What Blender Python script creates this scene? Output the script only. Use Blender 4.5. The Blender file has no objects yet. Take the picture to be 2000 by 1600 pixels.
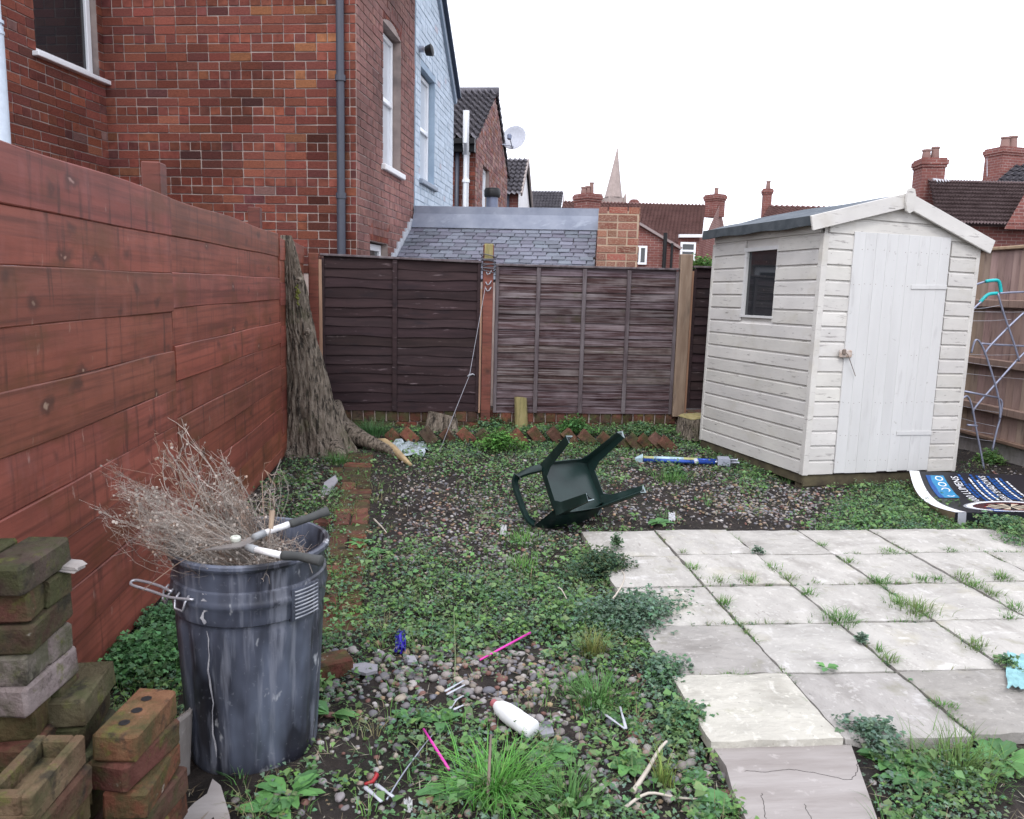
import bpy, bmesh, math, random
import numpy as np
from mathutils import Vector, Matrix, Euler

random.seed(7)
RNG = np.random.default_rng(11)
SC = bpy.context.scene
COL = SC.collection
PI = math.pi
rad = math.radians

# ------------------------------------------------------------------ camera
CAM_YAW, CAM_PITCH, CAM_ROLL = 0.102926, 0.150863, 0.025686
CAM_F, CAM_H = 1551.72, 1.461          # focal length in photo pixels (2000 wide), height in metres
_f = np.array([math.sin(CAM_YAW)*math.cos(CAM_PITCH), math.cos(CAM_YAW)*math.cos(CAM_PITCH), -math.sin(CAM_PITCH)])
_r0 = np.array([math.cos(CAM_YAW), -math.sin(CAM_YAW), 0.0]); _u0 = np.cross(_r0, _f)
_r = math.cos(CAM_ROLL)*_r0 + math.sin(CAM_ROLL)*_u0
_u = -math.sin(CAM_ROLL)*_r0 + math.cos(CAM_ROLL)*_u0
_c = np.array([0.0, 0.0, CAM_H])
cam_d = bpy.data.cameras.new('camera'); cam = bpy.data.objects.new('camera', cam_d); COL.objects.link(cam)
cam.matrix_world = Matrix(((_r[0], _u[0], -_f[0], 0), (_r[1], _u[1], -_f[1], 0), (_r[2], _u[2], -_f[2], CAM_H), (0, 0, 0, 1)))
cam_d.sensor_width = 36; cam_d.lens = CAM_F/2000*36; cam_d.clip_start = 0.05; cam_d.clip_end = 3000
cam_d.dof.use_dof = True; cam_d.dof.focus_distance = 5.6; cam_d.dof.aperture_fstop = 11.0
SC.camera = cam

# ------------------------------------------------------------------ sky and light (bright overcast)
w = bpy.data.worlds.new('World'); SC.world = w; w.use_nodes = True
nt = w.node_tree; nt.nodes.clear()
SUN_EL, SUN_ROT = rad(52), rad(200)
sky = nt.nodes.new('ShaderNodeTexSky'); sky.sky_type = 'NISHITA'; sky.sun_disc = False
sky.sun_elevation = SUN_EL; sky.sun_rotation = SUN_ROT; sky.dust_density = 4; sky.air_density = 1.5
hsv = nt.nodes.new('ShaderNodeHueSaturation'); hsv.inputs['Saturation'].default_value = 0.3
cloud = nt.nodes.new('ShaderNodeMix'); cloud.data_type = 'RGBA'; cloud.inputs[0].default_value = 0.8
cloud.inputs[7].default_value = (11.2, 11.6, 13.0, 1)       # the even cloud layer
bg = nt.nodes.new('ShaderNodeBackground'); bg.inputs['Strength'].default_value = 0.15
wo = nt.nodes.new('ShaderNodeOutputWorld')
nt.links.new(sky.outputs[0], hsv.inputs['Color']); nt.links.new(hsv.outputs[0], cloud.inputs[6])
nt.links.new(cloud.outputs[2], bg.inputs['Color']); nt.links.new(bg.outputs[0], wo.inputs['Surface'])
sun_d = bpy.data.lights.new('sun', 'SUN'); sun_d.energy = 1.1; sun_d.angle = rad(14); sun_d.color = (1, 0.98, 0.98)
sun = bpy.data.objects.new('sun', sun_d); COL.objects.link(sun)
sun.rotation_euler = Euler((rad(90)-SUN_EL, 0, PI-SUN_ROT+rad(0)), 'XYZ')
vs = SC.view_settings
vs.view_transform = 'Standard'; vs.look = 'None'; vs.gamma = 1; vs.exposure = 0.46; vs.use_curve_mapping = False
SC.cycles.max_bounces = 6; SC.cycles.diffuse_bounces = 3; SC.cycles.glossy_bounces = 2; SC.cycles.transmission_bounces = 4
SC.cycles.use_denoising = True
SC.cycles.volume_bounces = 1; SC.cycles.transparent_max_bounces = 6

# ------------------------------------------------------------------ measuring helpers: a pixel of the survey photo to a point on a known plane
def ray(px, py): return _f + (px-1000)/CAM_F*_r - (py-800)/CAM_F*_u
def U(px, py, z=0.0):
    d = ray(px, py); return Vector(_c + d*((z-CAM_H)/d[2]))
def UX(px, py, X):
    d = ray(px, py); return Vector(_c + d*(X/d[0]))
def UY(px, py, Y):
    d = ray(px, py); return Vector(_c + d*(Y/d[1]))
def UP(px, py, pt, n):
    d = ray(px, py); n = np.array(n); return Vector(_c + d*(((np.array(pt)-_c)@n)/(d@n)))
def UD(px, py, t): return Vector(_c + ray(px, py)*t)
def project(P):
    d = np.asarray(P, float)-_c; z = d@_f
    return np.stack([1000+CAM_F*(d@_r)/z, 800-CAM_F*(d@_u)/z], -1)

# ------------------------------------------------------------------ mesh helpers
WORLD = {}
def tag(o, label=None, cat=None, group=None, kind=None):
    if label: o['label'] = label
    if cat: o['category'] = cat
    if group: o['group'] = group
    if kind: o['kind'] = kind
    return o
def link(name, data, parent=None, M=None):
    o = bpy.data.objects.new(name, data); COL.objects.link(o)
    M = M.copy() if M is not None else Matrix.Identity(4)
    o.matrix_basis = M
    if parent is not None:
        o.parent = parent; o.matrix_parent_inverse = WORLD[parent.name].inverted()
    WORLD[o.name] = M
    return o
def empty(name, loc=(0, 0, 0), label=None, cat=None, group=None, kind=None, M=None):
    o = link(name, None, None, M if M is not None else Matrix.Translation(Vector(loc)))
    o.empty_display_size = 0.1
    return tag(o, label, cat, group, kind)
def TR(x, y, z): return Matrix.Translation((x, y, z))
def RZ(a): return Matrix.Rotation(a, 4, 'Z')
def RX(a): return Matrix.Rotation(a, 4, 'X')
def RY(a): return Matrix.Rotation(a, 4, 'Y')
def SCL(x, y, z): return Matrix.Diagonal((x, y, z, 1))

_t = {}
def cbox(sx, sy, sz, b=0.0):
    """verts, faces of a box centred on the origin, with chamfered edges when b > 0"""
    hx, hy, hz = sx/2, sy/2, sz/2
    if b <= 0:
        v = [(x, y, z) for z in (-hz, hz) for y in (-hy, hy) for x in (-hx, hx)]
        f = [(0, 2, 3, 1), (4, 5, 7, 6), (0, 1, 5, 4), (2, 6, 7, 3), (0, 4, 6, 2), (1, 3, 7, 5)]
        return v, f
    b = min(b, hx*.9, hy*.9, hz*.9)
    v = []; idx = {}
    for sxn in (-1, 1):
        for syn in (-1, 1):
            for szn in (-1, 1):
                for ax in range(3):
                    p = [sxn*(hx-b), syn*(hy-b), szn*(hz-b)]
                    p[ax] = (sxn*hx, syn*hy, szn*hz)[ax]
                    idx[(sxn, syn, szn, ax)] = len(v); v.append(tuple(p))
    f = []
    for ax in range(3):
        o1, o2 = [a for a in range(3) if a != ax]
        for s in (-1, 1):
            q = []
            for a, c in ((-1, -1), (1, -1), (1, 1), (-1, 1)):
                k = [0, 0, 0]; k[ax] = s; k[o1] = a; k[o2] = c
                q.append(idx[(k[0], k[1], k[2], ax)])
            f.append(q)
        for a in (-1, 1):
            for c in (-1, 1):
                q = []
                for s in (-1, 1):
                    k = [0, 0, 0]; k[ax] = s; k[o1] = a; k[o2] = c
                    q.append((idx[(k[0], k[1], k[2], o1)], idx[(k[0], k[1], k[2], o2)]))
                f.append([q[0][0], q[0][1], q[1][1], q[1][0]])
    for a in (-1, 1):
        for c in (-1, 1):
            for s in (-1, 1): f.append([idx[(a, c, s, 0)], idx[(a, c, s, 1)], idx[(a, c, s, 2)]])
    cen = np.array(v)
    out = []
    for q in f:                                    # wind every face outwards
        P = cen[q]; n = np.cross(P[1]-P[0], P[2]-P[0])
        out.append(q if n@P.mean(0) > 0 else q[::-1])
    return v, out

class MB:
    def __init__(s): s.v = []; s.f = []; s.c = []
    def add(s, v, f, M=None, col=None):
        n = len(s.v)
        s.v += [tuple(M @ Vector(p)) for p in v] if M is not None else [tuple(p) for p in v]
        s.f += [tuple(i+n for i in q) for q in f]
        if col is not None: s.c += [col]*len(v)
        return s
    def box(s, c, size, M=None, b=0.0, col=None):
        v, f = cbox(*size, b)
        T = TR(*c)
        return s.add(v, f, (M @ T) if M is not None else T, col)
    def span(s, p0, p1, b=0.0, col=None, M=None):
        c = [(a+q)/2 for a, q in zip(p0, p1)]; sz = [abs(q-a) for a, q in zip(p0, p1)]
        return s.box(c, sz, M, b, col)
    def bar(s, p, q, w, h, b=0.0, up=(0, 0, 1), col=None):
        p, q = Vector(p), Vector(q); d = q-p; L = d.length
        if L < 1e-6: return s
        x = d/L; z = Vector(up); z = (z-x*z.dot(x))
        if z.length < 1e-4: z = Vector((1, 0, 0)); z = z-x*z.dot(x)
        z.normalize(); y = z.cross(x)
        M = Matrix(((x.x, y.x, z.x, (p.x+q.x)/2), (x.y, y.y, z.y, (p.y+q.y)/2), (x.z, y.z, z.z, (p.z+q.z)/2), (0, 0, 0, 1)))
        v, f = cbox(L, w, h, b)
        return s.add(v, f, M, col)
    def tube(s, pts, r, n=8, cap=True, col=None, flat=1.0):
        pts = [Vector(p) for p in pts]; m = len(pts)
        rr = r if isinstance(r, (list, tuple)) else [r]*m
        base = len(s.v); prev = None
        for i, p in enumerate(pts):
            t = (pts[min(i+1, m-1)]-pts[max(i-1, 0)])
            t = t.normalized() if t.length > 1e-9 else Vector((0, 0, 1))
            if prev is None:
                a = Vector((0, 0, 1)) if abs(t.z) < .9 else Vector((1, 0, 0))
                a = (a-t*a.dot(t)).normalized()
            else:
                a = prev-t*prev.dot(t); a = a.normalized() if a.length > 1e-6 else t.orthogonal().normalized()
            prev = a; b = t.cross(a)
            for k in range(n):
                th = 2*PI*k/n
                s.v.append(tuple(p+a*math.cos(th)*rr[i]*flat+b*math.sin(th)*rr[i]))
                if col is not None: s.c.append(col)
        for i in range(m-1):
            for k in range(n):
                k2 = (k+1) % n
                s.f.append((base+i*n+k, base+i*n+k2, base+(i+1)*n+k2, base+(i+1)*n+k))
        if cap:
            s.f.append(tuple(base+k for k in reversed(range(n))))
            s.f.append(tuple(base+(m-1)*n+k for k in range(n)))
        return s
    def lathe(s, prof, n=32, M=None, cap0=False, cap1=False, ang=None):
        base = len(s.v)
        for r_, z_ in prof:
            for k in range(n):
                th = 2*PI*k/n
                p = Vector((r_*math.cos(th), r_*math.sin(th), z_))
                s.v.append(tuple(M @ p) if M is not None else tuple(p))
        for i in range(len(prof)-1):
            for k in range(n):
                k2 = (k+1) % n
                s.f.append((base+i*n+k, base+i*n+k2, base+(i+1)*n+k2, base+(i+1)*n+k))
        if cap0: s.f.append(tuple(base+k for k in reversed(range(n))))
        if cap1: s.f.append(tuple(base+(len(prof)-1)*n+k for k in range(n)))
        return s
    def prism(s, poly, h0, h1, M=None, col=None):
        """polygon in local xy, extruded along local z"""
        n = len(poly); v = [(x, y, h0) for x, y in poly]+[(x, y, h1) for x, y in poly]
        f = [tuple(reversed(range(n))), tuple(range(n, 2*n))]+[(i, (i+1) % n, n+(i+1) % n, n+i) for i in range(n)]
        return s.add(v, f, M, col)
    def mesh(s, name, mat, smooth=False):
        me = bpy.data.meshes.new(name); me.from_pydata(s.v, [], s.f)
        if mat is not None: me.materials.append(mat)
        if s.c and len(s.c) == len(s.v):
            a = me.attributes.new('tone', 'FLOAT_COLOR', 'POINT')
            arr = np.ones((len(s.v), 4), np.float32); arr[:, :3] = np.array(s.c, np.float32)[:, :3]
            a.data.foreach_set('color', arr.ravel())
        if smooth:
            me.polygons.foreach_set('use_smooth', [True]*len(me.polygons))
        me.update()
        return me
    def build(s, name, mat, parent=None, label=None, cat=None, group=None, kind=None, smooth=False, M=None, sharp=None):
        me = s.mesh(name, mat, smooth)
        if smooth and sharp: 
            try: me.set_sharp_from_angle(angle=rad(sharp))
            except Exception: pass
        return tag(link(name, me, parent, M), label, cat, group, kind)

def np_mesh(name, V, F, mat, tone=None, smooth=False):
    """large meshes straight from arrays: V n x 3, F m x k (same k)"""
    V = np.asarray(V, np.float32); F = np.asarray(F, np.int32); k = F.shape[1]
    me = bpy.data.meshes.new(name)
    me.vertices.add(len(V)); me.vertices.foreach_set('co', V.ravel())
    me.loops.add(F.size); me.loops.foreach_set('vertex_index', F.ravel())
    me.polygons.add(len(F)); me.polygons.foreach_set('loop_start', np.arange(0, F.size, k, dtype=np.int32))
    try: me.polygons.foreach_set('loop_total', np.full(len(F), k, np.int32))
    except Exception: pass
    if smooth: me.polygons.foreach_set('use_smooth', np.ones(len(F), bool))
    me.materials.append(mat)
    if tone is not None:
        a = me.attributes.new('tone', 'FLOAT_COLOR', 'POINT')
        arr = np.ones((len(V), 4), np.float32); arr[:, :3] = tone
        a.data.foreach_set('color', arr.ravel())
    me.update(calc_edges=True); me.validate()
    return me

# ------------------------------------------------------------------ materials
def N(nt, t, **kw):
    n = nt.nodes.new(t)
    for k, v in kw.items(): setattr(n, k, v)
    return n
def mixc(nt, fac, a, b, mode='MIX'):
    m = N(nt, 'ShaderNodeMix', data_type='RGBA', blend_type=mode)
    for i, x in ((0, fac), (6, a), (7, b)):
        if hasattr(x, 'is_linked'): nt.links.new(x, m.inputs[i])
        elif i == 0: m.inputs[0].default_value = x
        else: m.inputs[i].default_value = (*x, 1) if len(x) == 3 else x
    return m.outputs[2]
def noise_out(nt, vec, scale, detail=6, rough=.6, dist=0.0, lo=.35, hi=.65, inv=False):
    n = N(nt, 'ShaderNodeTexNoise'); n.inputs['Scale'].default_value = scale; n.inputs['Detail'].default_value = detail
    n.inputs['Roughness'].default_value = rough; n.inputs['Distortion'].default_value = dist
    nt.links.new(vec, n.inputs['Vector'])
    m = N(nt, 'ShaderNodeMapRange'); m.inputs[1].default_value = lo; m.inputs[2].default_value = hi
    m.inputs[3].default_value, m.inputs[4].default_value = (1, 0) if inv else (0, 1)
    nt.links.new(n.outputs[0], m.inputs[0])
    return m.outputs[0]
def scaled(nt, vec, s, rot=(0, 0, 0)):
    m = N(nt, 'ShaderNodeMapping'); m.inputs['Scale'].default_value = s; m.inputs['Rotation'].default_value = rot
    nt.links.new(vec, m.inputs['Vector']); return m.outputs[0]
def mat(name, c1, c2, scale=6, stretch=(1, 1, 1), rough=.85, bump=.3, bdist=.004, bscale=None, spec=.25, metal=0.0,
        layers=(), objcol=0.0, tone=0.0, lo=.35, hi=.65, detail=4, hue=0.0, translucent=0.0, coat=0.0, post=(), knots=None):
    """two-colour noise, then layers of (colour, scale, stretch, lo, hi, strength); objcol / tone multiply by the object's or the vertex tone"""
    m = bpy.data.materials.new(name); m.use_nodes = True; nt = m.node_tree; nt.nodes.clear()
    out = N(nt, 'ShaderNodeOutputMaterial'); p = N(nt, 'ShaderNodeBsdfPrincipled')
    tc = N(nt, 'ShaderNodeTexCoord'); oi = N(nt, 'ShaderNodeObjectInfo')
    sc = N(nt, 'ShaderNodeVectorMath', operation='SCALE'); sc.inputs[0].default_value = (31.7, 17.3, 23.9)
    nt.links.new(oi.outputs['Random'], sc.inputs['Scale'])
    ad = N(nt, 'ShaderNodeVectorMath', operation='ADD'); nt.links.new(tc.outputs['Object'], ad.inputs[0]); nt.links.new(sc.outputs[0], ad.inputs[1])
    vec = ad.outputs[0]
    base = scaled(nt, vec, stretch)
    n1 = noise_out(nt, base, scale, detail, .6, 0, lo, hi)
    c = mixc(nt, n1, c1, c2)
    for L in layers:
        col, s_, st, l_, h_, k_ = L[:6]
        f = noise_out(nt, scaled(nt, vec, st), s_, 4, .65, 0, l_, h_)
        mu = N(nt, 'ShaderNodeMath', operation='MULTIPLY'); mu.inputs[1].default_value = k_; nt.links.new(f, mu.inputs[0])
        c = mixc(nt, mu.outputs[0], c, col)
    if knots:                                     # (stretch, scale, radius): dark ringed knots with a pale scar
        vo = N(nt, 'ShaderNodeTexVoronoi'); vo.inputs['Scale'].default_value = knots[1]; vo.inputs['Randomness'].default_value = 1
        dn_ = N(nt, 'ShaderNodeTexNoise'); dn_.inputs['Scale'].default_value = 9; dn_.inputs['Detail'].default_value = 3; nt.links.new(vec, dn_.inputs['Vector'])
        dm = N(nt, 'ShaderNodeVectorMath', operation='SCALE'); dm.inputs['Scale'].default_value = .16; nt.links.new(dn_.outputs['Color'], dm.inputs[0])
        da = N(nt, 'ShaderNodeVectorMath', operation='ADD'); nt.links.new(scaled(nt, vec, knots[0]), da.inputs[0]); nt.links.new(dm.outputs[0], da.inputs[1])
        nt.links.new(da.outputs[0], vo.inputs['Vector'])
        for r0, r1, kc, ks in ((knots[2]*2.6, knots[2]*1.2, (.055, .02, .014), .7), (knots[2]*.75, knots[2]*.35, (.34, .22, .17), .75)):
            mr = N(nt, 'ShaderNodeMapRange'); mr.inputs[1].default_value = r0; mr.inputs[2].default_value = r1; mr.inputs[3].default_value = 0; mr.inputs[4].default_value = ks
            nt.links.new(vo.outputs['Distance'], mr.inputs[0]); c = mixc(nt, mr.outputs[0], c, kc)
    if objcol:
        c = mixc(nt, objcol, c, oi.outputs['Color'], 'MULTIPLY')
    if tone:
        at = N(nt, 'ShaderNodeAttribute', attribute_name='tone')
        c = mixc(nt, tone, c, at.outputs['Color'], 'MULTIPLY')
    for L in post:
        col, s_, st, l_, h_, k_ = L[:6]
        f = noise_out(nt, scaled(nt, vec, st), s_, 5, .65, 0, l_, h_)
        mu = N(nt, 'ShaderNodeMath', operation='MULTIPLY'); mu.inputs[1].default_value = k_; nt.links.new(f, mu.inputs[0])
        c = mixc(nt, mu.outputs[0], c, col)
    nt.links.new(c, p.inputs['Base Color'])
    p.inputs['Roughness'].default_value = rough; p.inputs['Metallic'].default_value = metal
    p.inputs['Specular IOR Level'].default_value = spec
    if coat: p.inputs['Coat Weight'].default_value = coat
    if bump:
        bn = N(nt, 'ShaderNodeTexNoise'); bn.inputs['Scale'].default_value = bscale or scale*3; bn.inputs['Detail'].default_value = 5
        bn.inputs['Roughness'].default_value = .65
        nt.links.new(base, bn.inputs['Vector'])
        bp = N(nt, 'ShaderNodeBump'); bp.inputs['Strength'].default_value = bump; bp.inputs['Distance'].default_value = bdist
        nt.links.new(bn.outputs[0], bp.inputs['Height']); nt.links.new(bp.outputs[0], p.inputs['Normal'])
    sh = p.outputs[0]
    if translucent:
        t = N(nt, 'ShaderNodeBsdfTranslucent'); nt.links.new(c, t.inputs['Color'])
        mx = N(nt, 'ShaderNodeMixShader'); mx.inputs[0].default_value = translucent
        nt.links.new(sh, mx.inputs[1]); nt.links.new(t.outputs[0], mx.inputs[2]); sh = mx.outputs[0]
    nt.links.new(sh, out.inputs['Surface'])
    return m
def flat(name, c, rough=.5, spec=.3, metal=0.0, bump=0.0, var=.12, scale=20, **kw):
    c2 = tuple(x*(1-var) for x in c)
    return mat(name, c, c2, scale=scale, rough=rough, spec=spec, metal=metal, bump=bump, **kw)
def glass(name, c=(.02, .022, .025), rough=.03):
    m = bpy.data.materials.new(name); m.use_nodes = True; p = m.node_tree.nodes['Principled BSDF']
    p.inputs['Base Color'].default_value = (*c, 1); p.inputs['Roughness'].default_value = rough
    p.inputs['Specular IOR Level'].default_value = .8
    return m
def smooth_path(P, n=4):
    out = []
    for i in range(len(P)-1):
        p0, p1, p2, p3 = P[max(i-1, 0)], P[i], P[i+1], P[min(i+2, len(P)-1)]
        for k in range(n):
            t = k/n; out.append(.5*((2*p1)+(p2-p0)*t+(2*p0-5*p1+4*p2-p3)*t*t+(3*p1-p0-3*p2+p3)*t**3))
    return out+[P[-1]]
# ------------------------------------------------------------------ palette
M_soil = mat('soil', (.011, .0088, .0082), (.03, .0235, .0205), scale=9, rough=.95, bump=.9, bdist=.02, bscale=40,
             layers=[((.065, .054, .047), 60, (1, 1, 1), .57, .7, .6), ((.02, .03, .014), 3, (1, 1, 1), .55, .7, .5)])
M_brick = mat('brick', (.92, .9, .9), (.55, .52, .54), scale=11, rough=.9, bump=.5, bdist=.006, bscale=70, objcol=1, spec=.15,
              layers=[((.42, .36, .36), 30, (1, 1, 1), .6, .72, .7), ((1.35, 1.3, 1.3), 45, (1, 1, 1), .62, .7, .5)])
M_brick_tone = mat('brick_tone', (.92, .9, .9), (.55, .52, .54), scale=11, rough=.9, bump=.5, bdist=.006, bscale=70, tone=1, spec=.15,
                   layers=[((.42, .36, .36), 30, (1, 1, 1), .6, .72, .7), ((1.35, 1.3, 1.3), 45, (1, 1, 1), .62, .7, .5)])
M_mortar = mat('mortar', (.35, .28, .25), (.25, .2, .185), scale=5, rough=.95, bump=.5, bscale=90, layers=[((.1, .085, .085), 1.5, (1, 1, 1), .55, .7, .7)])
M_mossbrick = mat('mossy_brick', (1, 1, 1), (.6, .55, .55), scale=9, rough=.97, bump=1.0, bdist=.010, bscale=34, objcol=1, spec=.1,
                  layers=[((.35, .33, .3), 24, (1, 1, 1), .58, .66, .6)],
                  post=[((.055, .062, .028), 7, (1, 1, 1), .44, .6, .75), ((.10, .105, .03), 16, (1, 1, 1), .58, .68, .7), ((.03, .026, .022), 11, (1, 1, 1), .56, .64, .75), ((.28, .26, .22), 19, (1, 1, 1), .67, .72, .6)])
M_redwood = mat('red_stained_wood', (.165, .044, .029), (.23, .066, .043), scale=2.2, stretch=(1, .4, 2.5), rough=.6, bump=.35, bdist=.003, bscale=14, spec=.35, objcol=1, knots=((1, 1.0, 1.6), 3.4, .075),
                layers=[((.075, .022, .014), 4.5, (1, .22, 9), .46, .66, .7), ((.055, .019, .013), 4.2, (1, 4.6, .42), .56, .68, .75), ((.085, .026, .016), 1.4, (1, 1.6, 1), .5, .68, .5),
                        ((.23, .085, .07), 3, (1, 2, 1), .56, .72, .45), ((.30, .19, .155), 7, (1, 2.6, .8), .67, .73, .8), ((.10, .034, .012), 2.6, (1, .8, 1.6), .52, .68, .7)])
M_fence_dark = mat('dark_fence_timber', (.024, .0148, .016), (.039, .0235, .025), scale=5, stretch=(.5, 1, 4), rough=.85, bump=.35, bdist=.003, bscale=30, objcol=1, spec=.2,
                   layers=[((.24, .19, .2), 11, (.5, 1, 3), .63, .74, .55), ((.015, .012, .015), 3, (1, 1, 3), .55, .7, .6)])
M_fence_worn = mat('worn_fence_timber', (.03, .0145, .0145), (.066, .04, .04), scale=4, stretch=(.8, 1, 5), rough=.9, bump=.5, bdist=.004, bscale=34, objcol=1, spec=.15,
                   layers=[((.25, .22, .23), 7, (.28, 1, 11), .45, .7, .7), ((.2, .17, .175), 2, (1, 1, 1), .48, .7, .5), ((.03, .016, .014), 9, (.35, 1, 8), .56, .7, .75), ((.05, .045, .025), 3, (1, 1, 1.5), .6, .72, .6)])
M_batten = mat('batten_timber', (.07, .052, .056), (.135, .115, .12), scale=7, stretch=(3, 3, .5), rough=.9, bump=.4, bscale=30, objcol=1)
M_tanwood = mat('pale_timber', (.26, .185, .13), (.36, .27, .195), scale=5, stretch=(4, 4, .5), rough=.85, bump=.3, bscale=24, objcol=1,
                layers=[((.14, .11, .085), 5, (3, 3, .5), .55, .7, .6), ((.5, .42, .33), 6, (5, 5, .4), .66, .74, .5)])
M_greenwood = mat('algae_timber', (.2, .175, .075), (.33, .27, .13), scale=6, stretch=(3, 3, .6), rough=.9, bump=.5, bscale=24,
                  layers=[((.3, .29, .22), 6, (4, 4, .5), .6, .7, .8), ((.07, .07, .03), 8, (3, 3, .6), .58, .7, .7)])
M_bark = mat('bark', (.12, .096, .074), (.30, .25, .2), scale=12, stretch=(2.5, 2.5, .6), rough=.95, bump=1.0, bdist=.05, bscale=22,
             layers=[((.022, .018, .015), 17, (2.4, 2.4, .4), .52, .6, .9), ((.3, .27, .22), 22, (2, 2, .5), .62, .7, .5), ((.09, .105, .035), 3, (1, 1, 1), .58, .72, .5)])
M_deadwood = mat('dead_wood', (.27, .23, .19), (.16, .135, .115), scale=9, stretch=(1, 1, 1), rough=.9, bump=.6, bscale=40,
                 layers=[((.06, .05, .045), 12, (1, 1, 1), .58, .68, .7)])
M_root = mat('bare_root', (.42, .31, .17), (.27, .2, .12), scale=8, rough=.8, bump=.4, bscale=30)
M_slab = mat('paving_slab', (.405, .386, .356), (.33, .314, .29), scale=4.5, stretch=(1, 1.8, 1), rough=.9, bump=.9, bdist=.02, bscale=7, objcol=1, spec=.2,
             layers=[((.215, .2, .18), 3.6, (.8, 1.5, 1), .53, .66, .55), ((.2, .195, .12), 5, (1, 1, 1), .6, .7, .4), ((.36, .33, .22), 2.2, (1, 1, 1), .58, .72, .5), ((.17, .155, .14), 9, (.6, 2.2, 1), .65, .7, .5), ((.56, .54, .5), 30, (1, 1, 1), .58, .66, .45), ((.1, .095, .09), 45, (1, 1, 1), .66, .72, .6),
                     ((.6, .585, .57), 9, (1.4, .6, 1), .6, .7, .5)])
M_concrete = mat('concrete', (.24, .215, .2), (.31, .285, .27), scale=6, stretch=(.35, 2.5, 1), rough=.95, bump=.5, bdist=.006, bscale=20,
                 layers=[((.18, .155, .14), 4, (.6, 2, 1), .57, .7, .6), ((.4, .37, .35), 18, (1, 1, 1), .62, .7, .5)])
M_leaf = mat('leaf', (1, 1, 1), (.78, .85, .8), scale=30, rough=.6, bump=0, tone=1, spec=.3, translucent=.22)
M_pebble_tone = mat('gravel_stone', (1, 1, 1), (.7, .7, .7), scale=25, rough=.75, bump=.2, bscale=80, tone=1, spec=.3)
M_pebble = mat('pebble_stone', (1, 1, 1), (.72, .7, .68), scale=22, rough=.7, bump=.25, bscale=70, objcol=1, spec=.35,
               layers=[((.45, .42, .4), 30, (1, 1, 1), .6, .7, .5)])
M_slate = mat('slate', (1, 1, 1), (.75, .77, .8), scale=10, stretch=(1, 1, 1), rough=.6, bump=.5, bdist=.006, bscale=22, objcol=1, spec=.4,
              layers=[((.55, .56, .6), 9, (1, 1, 1), .58, .7, .7), ((1.3, 1.3, 1.3), 30, (1, 1, 1), .64, .72, .4)])
M_lead = mat('lead_sheet', (.13, .15, .2), (.2, .22, .27), scale=3, rough=.55, bump=.15, spec=.4, layers=[((.34, .37, .42), 3, (1, 3, 1), .58, .72, .5)])
M_white = mat('white_paint', (.76, .75, .75), (.7, .69, .69), scale=3, rough=.55, bump=.12, bdist=.002, bscale=40, spec=.35)
M_upvc = flat('white_plastic', (.8, .81, .83), rough=.3, spec=.5, var=.03)
M_shed = mat('shed_paint', (.54, .52, .485), (.47, .452, .425), scale=2.6, stretch=(1, 1, 2), rough=.72, bump=.3, bdist=.003, bscale=26, objcol=1, spec=.3,
             layers=[((.24, .22, .21), 8, (.7, .7, 5), .62, .7, .75), ((.1, .09, .085), 18, (.5, .5, 3), .65, .7, .8), ((.4, .37, .31), 3, (1, 1, 1.4), .55, .72, .5)])
M_sheddoor = mat('shed_door_paint', (.54, .535, .525), (.49, .485, .475), scale=2.2, stretch=(2, 2, .4), rough=.6, bump=.12, bdist=.002, bscale=20, objcol=1, spec=.35,
                 layers=[((.4, .39, .38), 5, (3, 3, .5), .6, .72, .55), ((.3, .28, .26), 12, (1, 1, 1.5), .67, .72, .6)])
M_felt = mat('roof_felt', (.07, .082, .098), (.11, .125, .14), scale=8, rough=.95, bump=.6, bscale=120, layers=[((.22, .24, .26), 2, (1, 1, 1), .5, .75, .5)])
M_felt_dark = mat('felt_edge', (.035, .042, .048), (.06, .068, .075), scale=10, rough=.9, bump=.4, bscale=80)
M_glassdark = glass('dark_glass')
M_glasssky = glass('sky_glass', (.62, .65, .68), .05)  # pale base colour imitates the sky reflected in the pane
M_dpipe = flat('grey_pipe', (.045, .05, .07), rough=.45, spec=.5)
M_black = flat('black_plastic', (.012, .012, .013), rough=.5)
M_steel = flat('galvanised_steel', (.38, .4, .46), rough=.35, spec=.5, metal=.75)
M_wire = flat('wire', (.5, .5, .54), rough=.4, metal=.6)
M_cord = flat('grey_cord', (.30, .30, .33), rough=.8)
M_rust = mat('old_iron', (.12, .1, .09), (.2, .15, .12), scale=20, rough=.8, bump=.3)

def brick_colour(kind='house'):
    r = random.random()
    if kind == 'house':
        if r < .62: c = (.2, .066, .046)
        elif r < .86: c = (.165, .056, .045)
        elif r < .95: c = (.235, .08, .05)
        elif r < .975: c = (.12, .048, .043)
        elif r < .988: c = (.24, .095, .055)
        else: c = (.21, .115, .1)
    elif kind == 'pale':
        c = random.choice([(.33, .19, .165), (.26, .135, .125), (.4, .26, .23), (.3, .18, .165), (.34, .15, .11)])
    elif kind == 'pier':
        c = random.choice([(.33, .1, .07), (.26, .11, .08), (.3, .13, .09), (.22, .08, .06)])
    elif kind == 'garden':
        c = random.choice([(.11, .05, .038), (.08, .045, .035), (.15, .058, .042), (.075, .05, .036)])
    else: c = (.2, .07, .05)
    k = random.uniform(.8, 1.2)
    return tuple(min(1, x*k*random.uniform(.93, 1.07)) for x in c)

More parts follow.
